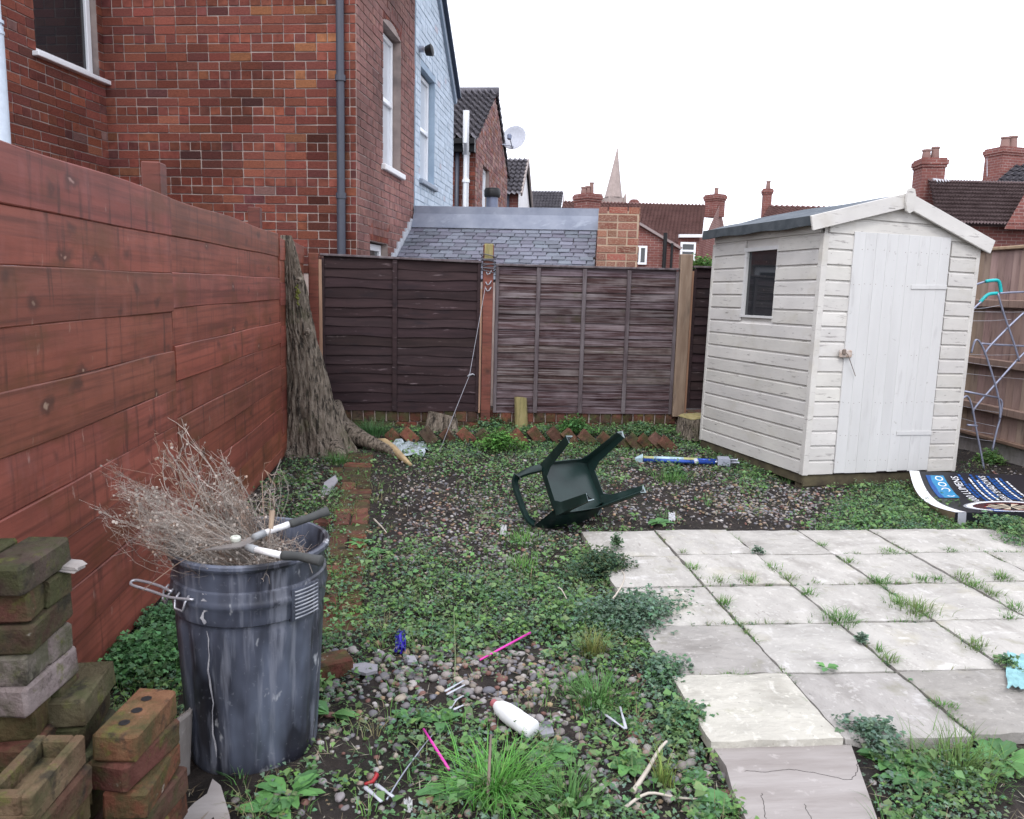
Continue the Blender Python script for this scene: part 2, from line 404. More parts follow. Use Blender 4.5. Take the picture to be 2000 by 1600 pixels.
# brick templates: unit bricks of 1 x 1 x 1 with rough chamfered edges, scaled on placing
def brick_mesh(name, m, L=.225, D=.1, H=.075, b=.006, jit=.0035, seed=0):
    rs = random.Random(seed); v, f = cbox(L, D, H, b)
    v = [(x+rs.uniform(-jit, jit), y+rs.uniform(-jit, jit)*.5, z+rs.uniform(-jit, jit)*.7) for x, y, z in v]
    mb = MB(); mb.add(v, f); return mb.mesh(name, m)
BR_WALL = [brick_mesh('brick', M_brick, 1, 1, 1, .035, .018, k) for k in range(8)]      # unit-size, scaled per brick
BR_V = []
for k in range(8):
    rs = random.Random(k); v, f = cbox(1, 1, 1, .035)
    BR_V.append(([(x+rs.uniform(-.012, .012), y+rs.uniform(-.02, .02), z+rs.uniform(-.03, .03)) for x, y, z in v], f))

def brick_wall(parent, O, u, n, L, z0, z1, gauge=.0925, bl=.24, holes=(), depth=.05, proud=.008, kind='house', joint=.011, tint=None, top=None, header_every=4):
    """courses of separate bricks on the plane through O along u, facing n; returns a list of (matrix, colour, size, centre)"""
    u = Vector(u).normalized(); n = Vector(n).normalized(); O = Vector(O)
    out = []; k = 0; z = z0
    while z < z1-.02:
        hd = (k % header_every == header_every-2); step = bl/2 if hd else bl
        x = -step*(.5 if k % 2 else 0) if not hd else -step*.5*(k % 2)
        while x < L-.004:
            a, b_ = max(0, x), min(L, x+step)
            if random.random() < .06 and not hd: b_ = min(L, x+step*.5); nx = x+step*.5
            else: nx = x+step
            a0 = a; segs = [(a, b_)]
            for h in holes:
                if z+gauge*.5 > h[2] and z+gauge*.5 < h[3]:
                    ns = []
                    for (p, q) in segs:
                        if q <= h[0] or p >= h[1]: ns.append((p, q))
                        else:
                            if p < h[0]-.015: ns.append((p, h[0]))
                            if q > h[1]+.015: ns.append((h[1], q))
                    segs = ns
            for (p, q) in segs:
                if top is not None and z+gauge > top((p+q)/2): continue
                w_ = q-p-joint
                if w_ < .02: continue
                pr = proud+random.uniform(-.0035, .0035)
                c = O+u*((p+q)/2)+n*(pr-depth/2); c.z = z+gauge/2+random.uniform(-.0015, .0015)
                R = Matrix(((u.x, -n.x, 0, 0), (u.y, -n.y, 0, 0), (u.z, 0, 1, 0), (0, 0, 0, 1)))
                M = TR(*c) @ R @ RY(random.uniform(-.006, .006)) @ SCL(w_, depth, gauge-joint+random.uniform(-.003, .002))
                col = brick_colour(kind)
                if tint: col = tint(c, col)
                out.append((M, col, c))
            x = nx
        z += gauge; k += 1
    return out
def lay_bricks(parent, recs, n_parts=300, stuffname='brickwork', mat_o=None, mat_t=None):
    """the bricks that show largest become objects, the rest one joined part"""
    P = np.array([tuple(r[2]) for r in recs]); px = project(P)
    inside = (px[:, 0] > -10) & (px[:, 0] < 2010) & (px[:, 1] > -10) & (px[:, 1] < 1610)
    sz = np.array([abs(r[0].col[0].length*r[0].col[2].length) for r in recs])/((P-_c)@_f)**2
    order = np.argsort(-(sz*(inside*1.0+.001)))
    mb = MB()
    for rank, i in enumerate(order):
        M, col, c = recs[i]
        if rank < n_parts and inside[i]:
            o = link('brick', random.choice(BR_WALL), parent, M); o.color = (*col, 1)
        else:
            v, f = random.choice(BR_V); mb.add(v, f, M, col)
    if mb.v: mb.build(stuffname, mat_t or M_brick_tone, parent, kind='stuff')

# ------------------------------------------------------------------ ground
def ground_h(x, y):
    """height of the soil: a raised bed along the back wall, small unevenness"""
    h = .012*np.sin(x*2.3+1)*np.cos(y*1.9)+.008*np.sin(x*7+y*5)+.006*np.cos(x*11-y*9)
    bed = np.clip((y-7.42)/.12, 0, 1)*(x < 3.2)*(y < 9)
    return h+.07*bed
def build_ground():
    xs = np.unique(np.concatenate([np.linspace(-900, -6, 14), np.linspace(-6, -1.4, 12), np.linspace(-1.4, 5.4, 150), np.linspace(5.4, 12, 10), np.linspace(12, 900, 14)]))
    ys = np.unique(np.concatenate([np.linspace(-60, .8, 8), np.linspace(.8, 8.6, 170), np.linspace(8.6, 30, 12), np.linspace(30, 1500, 14)]))
    X, Y = np.meshgrid(xs, ys, indexing='ij')
    near = (X > -1.5) & (X < 5.4) & (Y > .7) & (Y < 8.7)
    Z = np.where(near, ground_h(X, Y)+RNG.normal(0, .004, X.shape), -.02)
    # tucked under the paving, so that the slabs and not the soil show
    pav = (X > 1.0) & (X < 5.3) & (Y > 2.3) & (Y < 4.45)
    Z = np.where(pav, np.minimum(Z, -.015), Z)
    V = np.stack([X, Y, Z], -1).reshape(-1, 3); nx, ny = X.shape
    i, j = np.meshgrid(np.arange(nx-1), np.arange(ny-1), indexing='ij'); a = (i*ny+j).ravel()
    F = np.stack([a, a+ny, a+ny+1, a+1], -1)
    o = link('ground', np_mesh('ground', V, F, M_soil, smooth=True)); tag(o, kind='structure')
    return o
ground = build_ground()
def gh(x, y): return float(ground_h(np.float64(x), np.float64(y)))
def GP(px, py, dz=0.0):
    p = U(px, py, 0.02); p = U(px, py, gh(p.x, p.y)); p.z += dz; return p

# ------------------------------------------------------------------ patio: riven slabs 450 mm, laid with open joints
PX0, PY0, PS, PZ = 1.3449, 2.2604, .45, .05
patio = empty('patio', (PX0, PY0, 0), kind='structure')
bed = MB(); bed.span((PX0-.40, PY0+.03, -.02), (5.18, PY0+5*PS-.02, .028)); bed.build('sand_bed', M_soil, patio)
SLABS = []
for j in range(5):
    i0 = -1
    for i in range(i0, 9):
        if PX0+(i+1)*PS > 5.2: continue
        SLABS.append((i, j))
def slab_mesh(seed):
    rs = random.Random(seed); n = 10; S = PS-.012; mb = MB(); T = .045
    hgt = lambda x, y: .0018*math.sin(x*23+seed)*math.cos(y*19+seed*2)+.0012*math.sin(x*41+y*37+seed)
    v = []; 
    for a in range(n+1):
        for b in range(n+1):
            x = (a/n-.5)*S; y = (b/n-.5)*S
            e = 0 if 0 < a < n and 0 < b < n else -.006
            jx = rs.uniform(-.0025, .0025) if a in (0, n) else 0; jy = rs.uniform(-.0025, .0025) if b in (0, n) else 0
            v.append((x+jx, y+jy, hgt(x, y)+e))
    f = [(a*(n+1)+b, (a+1)*(n+1)+b, (a+1)*(n+1)+b+1, a*(n+1)+b+1) for a in range(n) for b in range(n)]
    ring = [a*(n+1) for a in range(n+1)]+[n*(n+1)+b for b in range(1, n+1)]+[a*(n+1)+n for a in range(n-1, -1, -1)]+[b for b in range(n-1, 0, -1)]
    base = len(v); v += [(v[q][0], v[q][1], -T) for q in ring]
    m_ = len(ring); f += [(ring[k], base+k, base+(k+1) % m_, ring[(k+1) % m_]) for k in range(m_)]
    mb.add(v, f); me = mb.mesh('slab', M_slab, True)
    try: me.set_sharp_from_angle(angle=rad(40))
    except Exception: pass
    return me
SLAB_ME = [slab_mesh(k) for k in range(6)]
SLAB_TONE = {(-1, 0): (1.1, 1.1, 1.04), (0, 0): (.86, .85, .86), (1, 0): (.72, .71, .7), (-1, 1): (.78, .77, .77), (0, 1): (.98, .98, .98), (2, 0): (.75, .74, .73)}
for (i, j) in SLABS:
    dz = random.uniform(-.004, .004); dy = random.uniform(-.004, .004)
    if (i, j) == (-1, 0): dz = .006
    M = TR(PX0+(i+.5)*PS, PY0+(j+.5)*PS+dy, PZ+dz) @ RZ(random.choice([0, PI/2, PI, -PI/2])+random.uniform(-.012, .012)) @ RX(random.uniform(-.008, .008)) @ RY(random.uniform(-.006, .006))
    o = link('slab', random.choice(SLAB_ME), patio, M)
    t = SLAB_TONE.get((i, j)); k = random.uniform(.96, 1.06)
    o.color = (*(t or (k, k*.995, k*.99)), 1)
# broken concrete strip leading up to the patio
cp = MB()
c_pts = [U(1392, 1462, .02), U(1662, 1458, .02), U(1712, 1600, .02), U(1725, 1640, .02), U(1470, 1640, .02), U(1455, 1600, .02), U(1430, 1545, .02), U(1418, 1500, .02)]
cp.prism([(p.x, p.y) for p in reversed(c_pts)], -.05, .026)
concrete = cp.build('concrete_path', M_concrete, kind='structure')
ck = MB()
for pts_ in ([(1455, 1505), (1500, 1508), (1540, 1503), (1590, 1510), (1655, 1522), (1672, 1508), (1674, 1490)], [(1488, 1550), (1492, 1575), (1495, 1600)], [(1570, 1570), (1585, 1600)]):
    ck.tube([p+Vector((random.gauss(0, .002), random.gauss(0, .002), 0)) for p in smooth_path([U(x, y, .0262) for x, y in pts_], 6)], .0009, 4)
ck.build('crack', M_soil, concrete)

# ------------------------------------------------------------------ brick path beside the fence
path = empty('path', U(690, 1000), kind='structure')
BR_PATH = [brick_mesh('brick', M_mossbrick, .215, .1025, .065, .008, .006, 40+k) for k in range(5)]
pA, pB = U(705, 885), U(655, 1235); pdir = (pB-pA).normalized(); pn = Vector((pdir.y, -pdir.x, 0))
if pn.x > 0: pn = -pn
Lp = (pB-pA).length; s_ = 0.0; row = 0; pang = math.atan2(pdir.y, pdir.x)
def path_brick(s, o_, a, k=1.0):
    c = pA+pdir*s+pn*o_
    o = link('brick', random.choice(BR_PATH), path, TR(c.x, c.y, gh(c.x, c.y)-.016+random.uniform(-.006, .006)) @ RZ(a+random.uniform(-.05, .05)) @ RX(random.uniform(-.03, .03)) @ RY(random.uniform(-.03, .03)))
    o.color = (*(Vector(brick_colour('garden'))*k*random.uniform(.9, 1.35)), 1)
while s_ < Lp:
    if row % 3 == 2:
        path_brick(s_+.108, -.056, pang); path_brick(s_+.108+random.uniform(-.01, .01), .056, pang); s_ += .221
        if random.random() < .5: path_brick(s_-.11, .168, pang)
    else:
        path_brick(s_+.052, random.uniform(-.012, .012), pang+PI/2); s_ += .109
    row += 1

# ------------------------------------------------------------------ red plank fence along the side
FX = -1.22
rf = empty('plank_fence', (FX, 4.5, 0), 'long reddish brown stained plank fence, head high, running away beside the dustbin', 'fence')
secs = [(.9, 1.55), (1.55, 3.94), (3.94, 6.63), (6.63, 7.86)]
for si, (ya, yb) in enumerate(secs):
    z = 1.845+(0.0, .0, .0, -.03)[si]; ztop = z; row = 0
    while z > .04:
        h = random.uniform(.168, .188)
        if z-h < .07: h = z-.012
        ya2, yb2 = ya+.0015, yb-.0015
        splits = [(ya2, yb2)]
        if False:
            m_ = random.uniform(ya+.8, yb-.6); splits = [(ya2, m_-.001), (m_+.001, yb2)]
        off = random.uniform(-.003, .003)-.0055*(row % 2)
        for (a, b) in splits:
            nseg = 14; mb = MB(); T = .022
            ph = random.uniform(0, 6); wa = random.uniform(.0008, .003)
            v = []
            for q in range(nseg+1):
                y = a+(b-a)*q/nseg
                zt = z+.004+wa*math.sin(q*.9+ph); zb = z-h+.0022+wa*math.sin(q*.8+ph+2)
                if row == 0: zt = z+.006*math.sin(q*.7+ph)
                bow = .003*math.sin(q*.5+ph)
                X0 = FX+off+bow
                v += [(X0-T, y, zt-.002), (X0-.003, y, zt), (X0, y, zt-.004), (X0+.002, y, (zt+zb)/2), (X0, y, zb+.004), (X0-.003, y, zb), (X0-T, y, zb)]
            f = []
            for q in range(nseg):
                for e in range(6): f.append((q*7+e, q*7+e+1, (q+1)*7+e+1, (q+1)*7+e))
                f.append((q*7+6, q*7, (q+1)*7, (q+1)*7+6))
            f += [tuple(range(7)), tuple(reversed(range(nseg*7, nseg*7+7)))]
            mb.add(v, [t[::-1] for t in f])
            o = mb.build('board', M_redwood, rf, smooth=False)
            k = random.uniform(.86, 1.14); o.color = (k, k*random.uniform(.92, 1.08), k*random.uniform(.86, 1.06), 1)
        z -= h; row += 1
for (px, py0, w_, wood) in ((299, 318, .1, 0), (497, 405, .09, 0), (517, 455, .08, 0)):
    t = UX(px, py0, FX-.085); mb = MB(); mb.span((FX-.125, t.y-w_/2, 0), (FX-.04, t.y+w_/2, t.z), .006)
    o = mb.build('post', M_redwood, rf); o.color = (.6, .55, .55, 1)
mb = MB(); mb.span((FX-.028, .9, -.02), (FX-.012, 7.86, .03)); mb.build('gravel_board', M_soil, rf)

# ------------------------------------------------------------------ back fence: brick plinth, posts and lap panels
FY = 7.9
plinth = empty('plinth_wall', (.8, FY+.1, 0), 'low mossy red brick wall under the brown lap fence panels', 'wall')
mb = MB(); mb.span((-1.2, FY+.012, -.05), (3.3, FY+.2, .232)); mb.build('mortar_core', M_mortar, plinth)
BR_HEAD = [brick_mesh('brick', M_mossbrick, .104, .205, .12, .007, .005, 60+k) for k in range(5)]
BR_STR = [brick_mesh('brick', M_mossbrick, .222, .205, .07, .007, .005, 70+k) for k in range(5)]
x = -1.18
while x < 3.2:
    o = link('brick', random.choice(BR_HEAD), plinth, TR(x, FY+.1+random.uniform(-.006, .004), .182+random.uniform(-.004, .003)) @ RY(random.uniform(-.03, .03))); o.color = (*brick_colour('garden'), 1)
    x += .114
for zz, off in ((.085, 0), (.005, .11)):
    x = -1.18+off
    while x < 3.2:
        if zz > .05: 
            o = link('brick', random.choice(BR_STR), plinth, TR(x, FY+.1+random.uniform(-.008, .002), zz) @ RY(random.uniform(-.02, .02))); o.color = (*brick_colour('garden'), 1)
        x += .232

def lap_board(parent, x0, x1, zt, zb, m, wav=0.0, col=(1, 1, 1), y=FY, seed=0, lean=.012):
    rs = random.Random(seed); n = 22; T = .008; v = []
    p1, p2, p3 = rs.uniform(0, 6), rs.uniform(0, 6), rs.uniform(3, 9)
    for q in range(n+1):
        x = x0+(x1-x0)*q/n; s = q/n*6.28
        e = wav*(math.sin(s*1.1+p1)*.6+math.sin(s*2.3+p2)*.4)
        z0 = zb+e
        yy = y+.003*math.sin(s+p3)
        v += [(x, yy+.002, zt+.014), (x, yy-lean*.55, (zt+z0)/2), (x, yy-lean, z0), (x, yy-lean+T, z0-.001), (x, yy+.012, zt+.012)]
    f = []
    for q in range(n):
        for e in range(4): f.append((q*5+e, (q+1)*5+e, (q+1)*5+e+1, q*5+e+1))
        f.append((q*5+4, (q+1)*5+4, (q+1)*5, q*5))
    f += [tuple(reversed(range(5))), tuple(range(n*5, n*5+5))]
    mb = MB(); mb.add(v, [t[::-1] for t in f])
    o = mb.build('board', m, parent); o.color = (*col, 1); return o
def lap_panel(name, label, x0, x1, zb, ztL, ztR, nb, m, wav, battens, mb_mat, capm, seed):
    P = empty(name, ((x0+x1)/2, FY, 0), label, 'fence panel')
    H = (ztL+ztR)/2-zb; step = H/nb
    for k in range(nb):
        c = random.uniform(.78, 1.22)
        lap_board(P, x0+.02, x1-.02, zb+(k+1)*step-.004, zb+k*step-.012, m, wav, (c, c*random.uniform(.94, 1.04), c*random.uniform(.94, 1.05)), seed=seed*100+k)
    for bx, bw in battens:
        q = MB(); q.span((bx-bw/2, FY-.032, zb-.01), (bx+bw/2, FY-.0125, (ztL+ztR)/2-.015), .003); o = q.build('batten', mb_mat, P); o.color = (1, 1, 1, 1)
    for bx in (x0+.012, x1-.012):
        q = MB(); q.span((bx-.016, FY-.026, zb-.012), (bx+.016, FY+.03, (ztL+ztR)/2-.012), .003); q.build('side_frame', mb_mat, P)
    q = MB(); q.bar((x0-.01, FY-.008, ztL+.004), (x1+.01, FY-.008, ztR+.004), .062, .022, .004); q.build('capping', capm, P)
    return P
lap_panel('lap_fence', 'dark brown lap fence panel with wavy boards, between tree trunk and cord-wrapped post', -1.06, .47, .24, 1.735, 1.705, 16, M_fence_dark, .011,
          [(-.36, .045)], M_fence_dark, M_batten, 1)
lap_panel('lap_fence', 'weathered whitish brown lap fence panel with three battens behind the green chair', .625, 2.462, .235, 1.685, 1.69, 19, M_fence_worn, .002,
          [(1.045, .04), (1.505, .04), (1.955, .04)], M_batten, M_batten, 2)
lap_panel('lap_fence', 'narrow strip of very dark lap fence panel showing just beside the shed', 2.62, 4.3, .3, 1.72, 1.72, 15, M_fence_dark, .006, [(3.4, .04)], M_fence_dark, M_batten, 3)
def post(label, x, w_, z0, z1, m, col, y=FY-.005, dep=.09, top=None):
    mb = MB(); v, f = cbox(w_, dep, z1-z0, .006); mb.add([(a+random.uniform(-.003, .003), b, c) for a, b, c in v], f, TR(x, y+dep/2-.045, (z0+z1)/2))
    P = empty('fence_post', (x, y, z0), label, 'post'); o = mb.build('shaft', m, P); o.color = (*col, 1)
    return P
pm = post('red stained post wrapped in loose cord between the two fence panels', .545, .1, .1, 1.88, M_redwood, (.82, .9, .95))
q = MB(); q.span((.50, FY-.052, 1.74), (.59, FY+.042, 1.887), .006); q.build('bare_top', M_greenwood, pm)
q = MB(); q.span((.472, FY-.042, .22), (.49, FY-.01, 1.45), .003); o = q.build('strip', M_tanwood, pm); o.color = (.9, .75, .72, 1)
pr_ = post('tall pale timber post between the weathered panel and the shed', 2.53, .12, .2, 1.845, M_tanwood, (.72, .70, .71))
q = MB(); q.span((2.592, FY-.045, .2), (2.612, FY-.01, 1.68), .003); o = q.build('strip', M_tanwood, pr_); o.color = (.8, .62, .56, 1)
pl_ = post('reddish post with pale strip in the corner behind the tree trunk', -1.13, .09, .1, 1.75, M_redwood, (.75, .75, .75))
q = MB(); q.span((-1.082, FY-.05, .25), (-1.052, FY-.028, 1.69), .003); o = q.build('strip', M_tanwood, pl_); o.color = (1, .85, .8, 1)
# small side board of the far fence section is the plank fence above; cord wound round the middle post and down to the ground
mb = MB()
for k in range(9):
    zc = 1.78-.02*k+random.uniform(-.012, .012); pts_ = []
    tx, ty = random.uniform(-.25, .25), random.uniform(-.25, .25)
    for a in range(17):
        th = 2*PI*a/16; rx, ry = .066+random.uniform(0, .008), .062+random.uniform(0, .006)
        x_, y_ = rx*math.copysign(abs(math.cos(th))**.6, math.cos(th)), ry*math.copysign(abs(math.sin(th))**.6, math.sin(th))
        pts_.append((.545+x_, FY-.005+y_, zc+tx*x_+ty*y_*.8))
    mb.tube(pts_, .0045, 6)
coil = mb.build('cord_coil', flat('dark_cord', (.1, .1, .115), .8), label='dark cord wound in loops round the top of the middle post', cat='cord', smooth=True)
mb = MB()
for zc in (1.62, 1.52, 1.46):
    mb.tube([(.52, FY-.056, zc), (.535, FY-.075, zc-.03), (.555, FY-.07, zc-.02), (.575, FY-.056, zc+.012)], .0055, 6)
mb.build('cord_knot', M_cord, coil, smooth=True)
pts_ = [Vector((.49, FY-.06, 1.44))]
A, B = UY(948, 560, FY-.08), UY(917, 733, 7.35); Cc = GP(858, 890, .03)
pts_ = [A, A.lerp(B, .5), B, B.lerp(Cc, .5)+Vector((0, 0, .01)), Cc]+[GP(x, y, .02) for x, y in ((838, 925), (815, 955), (798, 985), (797, 1010), (812, 1030), (840, 1060), (870, 1080), (893, 1100), (896, 1130))]
mb = MB(); mb.tube(pts_[:5], .0024, 6)
cord = mb.build('clothes_line', M_cord, label='thin grey washing line hanging from the middle post down to the ground', cat='rope', smooth=True)
q = MB(); q.tube(smooth_path([p_-Vector((0, 0, .008)) for p_ in pts_[4:]], 5), .003, 6); q.build('slack_end', flat('muddy_cord', (.07, .065, .065), .9), cord, smooth=True)
q = MB(); q.tube([B+Vector((-.02, 0, -.012)), B, B+Vector((.03, -.01, .012)), B+Vector((.048, -.01, .002))], [.005, .011, .007, .005], 6); q.build('knot', M_cord, cord, smooth=True)

# ------------------------------------------------------------------ dead leaning tree trunk by the fence
def ridge(th, z, s=0): return .5*math.sin(th*9+2.1*math.sin(z*5+s)+s)+.3*math.sin(th*17+3*math.sin(z*7)+s*2)+.3*math.sin(z*23+th*5)
tree = empty('tree', (-.95, 7.05, 0), 'dead bare grey tree trunk leaning against the red plank fence, cut off at the top', 'tree trunk')
prof = [(460, 548, 569), (500, 548, 580), (560, 549, 598), (620, 550, 609), (660, 551, 619), (700, 551, 631), (740, 552, 642), (780, 553, 652), (810, 553, 662), (840, 552, 672), (862, 550, 684), (885, 546, 696)]
mb = MB(); rings = []; nseg = 110
def tl(py):
    for a, b in zip(prof, prof[1:]):
        if a[0] <= py <= b[0]:
            t = (py-a[0])/(b[0]-a[0]); return a[1]+(b[1]-a[1])*t, a[2]+(b[2]-a[2])*t
    return prof[-1][1:]
nr = 110
for i in range(nr):
    py = 460+(885-460)*i/(nr-1); l, r_ = tl(py); Yt = 6.93+.08*(i/nr)
    pc = UY((l+r_)/2, py, Yt); hw = (UY(r_, py, Yt)-UY(l, py, Yt)).length/2*.94
    for k in range(nseg):
        th = 2*PI*k/nseg; d_ = (ridge(th, pc.z)*.008+.016*(abs(math.sin(th*13+1.6*math.sin(pc.z*6)+.8*math.sin(pc.z*17+th*3)))-.5))*(1 if i > 2 else .5)+random.uniform(-.0025, .0025)
        fl = max(0, i-78)/31
        lob = 1+fl*.11*math.sin(th*5+1.2)
        mb.v.append((pc.x+(hw*lob+d_)*math.cos(th), pc.y+(hw*.8*lob+d_)*math.sin(th), max(pc.z, -.03)))
for i in range(nr-1):
    for k in range(nseg): mb.f.append((i*nseg+k, (i+1)*nseg+k, (i+1)*nseg+(k+1) % nseg, i*nseg+(k+1) % nseg))
mb.f.append(tuple(range(nseg)))
mb.build('trunk', M_bark, tree, smooth=True)
for (kx, ky, kr) in ((584, 548, .022), (600, 650, .026)):
    pk = UY(kx, ky, 6.80+.0*kr); q = MB(); q.lathe([(kr*1.3, -.04), (kr*1.05, .0), (kr*.8, .018), (kr*.45, .012), (.0, .0)], 14, TR(pk.x, pk.y-.02, pk.z) @ RX(PI/2+.2)); q.v = [(x+random.uniform(-.004, .004), y+random.uniform(-.004, .004), z+random.uniform(-.004, .004)) for x, y, z in q.v]; q.build('knot', M_bark, tree, smooth=True)
def root_tube(name, pix, rad_, m, Yz=None, n=16):
    pts_ = []
    for i, (x, y, dz) in enumerate(pix): pts_.append(GP(x, y, dz))
    q = MB(); q.tube(pts_, rad_, n)
    q.v = [(x+random.uniform(-.004, .004), y+random.uniform(-.004, .004), z+random.uniform(-.004, .004)) for x, y, z in q.v]
    return q.build(name, m, tree, smooth=True)
root_tube('root', [(640, 850, .22), (662, 862, .14), (690, 870, .1), (715, 876, .07), (738, 880, .045), (760, 886, .03), (775, 893, .01)], [.16, .12, .09, .07, .055, .04, .03], M_bark)
root_tube('root', [(590, 868, .1), (575, 885, .05), (560, 897, .0)], [.14, .09, .05], M_bark)
root_tube('root', [(640, 872, .12), (655, 890, .05), (668, 900, .0)], [.12, .08, .05], M_bark)
tag(root_tube('bare_root', [(738, 868, .035), (752, 874, .05), (768, 886, .045), (785, 900, .03), (803, 911, .01)], [.022, .032, .034, .03, .012], M_root), 'pale stripped root end')
q = MB(); q.add(*[[(0, 0, 0)], []]) if False else None
moss_m = mat('moss', (.09, .1, .025), (.15, .16, .04), scale=30, rough=1, bump=.8, bscale=60)
mm = MB(); pc = UY(582, 575, 6.82)
for k in range(40):
    c = (pc.x+random.gauss(0, .008), pc.y+random.gauss(0, .006)-.02, pc.z+random.gauss(0, .035)); mm.box(c, (.012, .012, .016), RZ(0), .004)
mm.build('moss', moss_m, tree)

# stumps
def stump(name, label, px, py, r0, r1, h, m, top_m, tilt=(0, 0), yoff=0):
    c = GP(px, py); c.y += yoff; P = empty(name, c, label, 'stump')
    n = 28; v = []; R = Euler((tilt[0], tilt[1], 0)).to_matrix()
    ph = random.uniform(0, 6)
    for i in range(7):
        t = i/6
        for k in range(n):
            th = 2*PI*k/n; rr = r0+(r1-r0)*t+.02*math.sin(3*th+ph)*(1-t*.4)*r0/.1+ridge(th, t*.5, ph)*.008
            p = Vector((rr*math.cos(th), rr*math.sin(th), 0)); p = (R @ p) if i == 6 else p.lerp(R @ p, t)
            v.append((c.x+p.x, c.y+p.y, c.z-.03+(h+.03)*t+p.z))
    f = [(i*n+k, i*n+(k+1) % n, (i+1)*n+(k+1) % n, (i+1)*n+k) for i in range(6) for k in range(n)]
    q = MB(); q.add(v, f); q.build('bark', m, P, smooth=True)
    cen = (c.x, c.y, c.z+h+.004); q = MB(); tv = [(x, y, z+.004) for x, y, z in v[6*n:]]+[cen]
    q.add(tv, [(k, (k+1) % n, n) for k in range(n)]); q.build('cut_face', top_m, P)
    return P
stump('tree_stump', 'wide grey tree stump with a slanting cut top behind the brick edging', 866, 842, .17, .135, .15, M_bark, M_deadwood, (-.3, .28))
stump('tree_stump', 'dark rotten stump wedged between fence plinth and shed corner', 1350, 850, .14, .12, .19, M_bark, M_greenwood, (.1, -.1))
pc = GP(1019, 836); mb = MB(); v = []; n = 14
for i in range(8):
    t = i/7
    for k in range(n):
        th = 2*PI*k/n; rr = .063*(1+.1*math.sin(2*th+1)+.05*math.sin(5*th))*(1-.08*t)
        v.append((pc.x+rr*math.cos(th)-.02*t, pc.y+rr*.8*math.sin(th), pc.z-.05+(.36)*t+(.012*math.cos(th+2) if i == 7 else 0)))
mb.add(v, [(i*n+k, i*n+(k+1) % n, (i+1)*n+(k+1) % n, (i+1)*n+k) for i in range(7) for k in range(n)]+[tuple(7*n+k for k in range(n))])
mb.build('post_stump', M_greenwood, label='short sawn-off wooden post, yellow green with algae, before the weathered panel', cat='post', smooth=True, sharp=50)

# sawtooth brick edging of the bed
edging = empty('brick_edging', (.8, 7.45, 0), 'sawtooth edging of old bricks set on the slant along the back bed', 'edging')
def holed_brick(seed):
    rs = random.Random(seed); q = MB(); v, f = cbox(.17, .066, .104, .006)
    q.add([(a+rs.uniform(-.003, .003), b, c+rs.uniform(-.003, .003)) for a, b, c in v], f)
    return q.mesh('brick', M_mossbrick)
BR_EDGE = [holed_brick(90+k) for k in range(4)]
hole_q = MB(); hole_q.lathe([(.0, .0), (.009, .0005), (.013, .0)], 10, TR(0, -.0345, 0) @ RX(PI/2)); hole_me = hole_q.mesh('hole', M_black)  # black disc, painted in for the dark inside of a hole
for k, (x, y) in enumerate([(771, 855), (800, 857), (837, 858), (876, 857), (911, 858), (947, 858), (984, 857), (1013, 858), (1047, 857), (1085, 858), (1113, 860), (1146, 862), (1184, 863), (1214, 864), (1240, 866), (1262, 867), (1284, 868), (1303, 870)]):
    c = U(x, y, .05)
    o = link('brick', random.choice(BR_EDGE), edging, TR(c.x, c.y, .068+random.uniform(-.018, .012)) @ RZ(random.uniform(-.3, .15)) @ RX(random.uniform(-.15, .08)) @ RY(PI/4+random.uniform(-.12, .12)))
    o.color = (*(Vector(brick_colour('garden'))*1.35), 1)
    if random.random() < .5:
        h_ = link('hole', hole_me, o, WORLD[o.name] @ TR(.05, 0, 0))
# ------------------------------------------------------------------ the row of houses behind: their own axes, 12 degrees off the garden's
HA = CAM_YAW+math.atan(170/CAM_F)
HD = Vector((math.sin(HA), math.cos(HA), 0)); HE = Vector((math.cos(HA), -math.sin(HA), 0)); HK = Vector((-.82, 8.948, 0))
HM = Matrix(((HE.x, HD.x, 0, HK.x), (HE.y, HD.y, 0, HK.y), (0, 0, 1, 0), (0, 0, 0, 1)))     # local x = along the front, y = away
def HP(e, d, z): return HM @ Vector((e, d, z))
def SIDE(px, py, e0=0.0):
    p = UP(px, py, HP(e0, 0, 0), HE); q = HM.inverted() @ p; return q.y, q.z
def FRONT(px, py, d0=0.0):
    p = UP(px, py, HP(0, d0, 0), HD); q = HM.inverted() @ p; return q.x, q.z

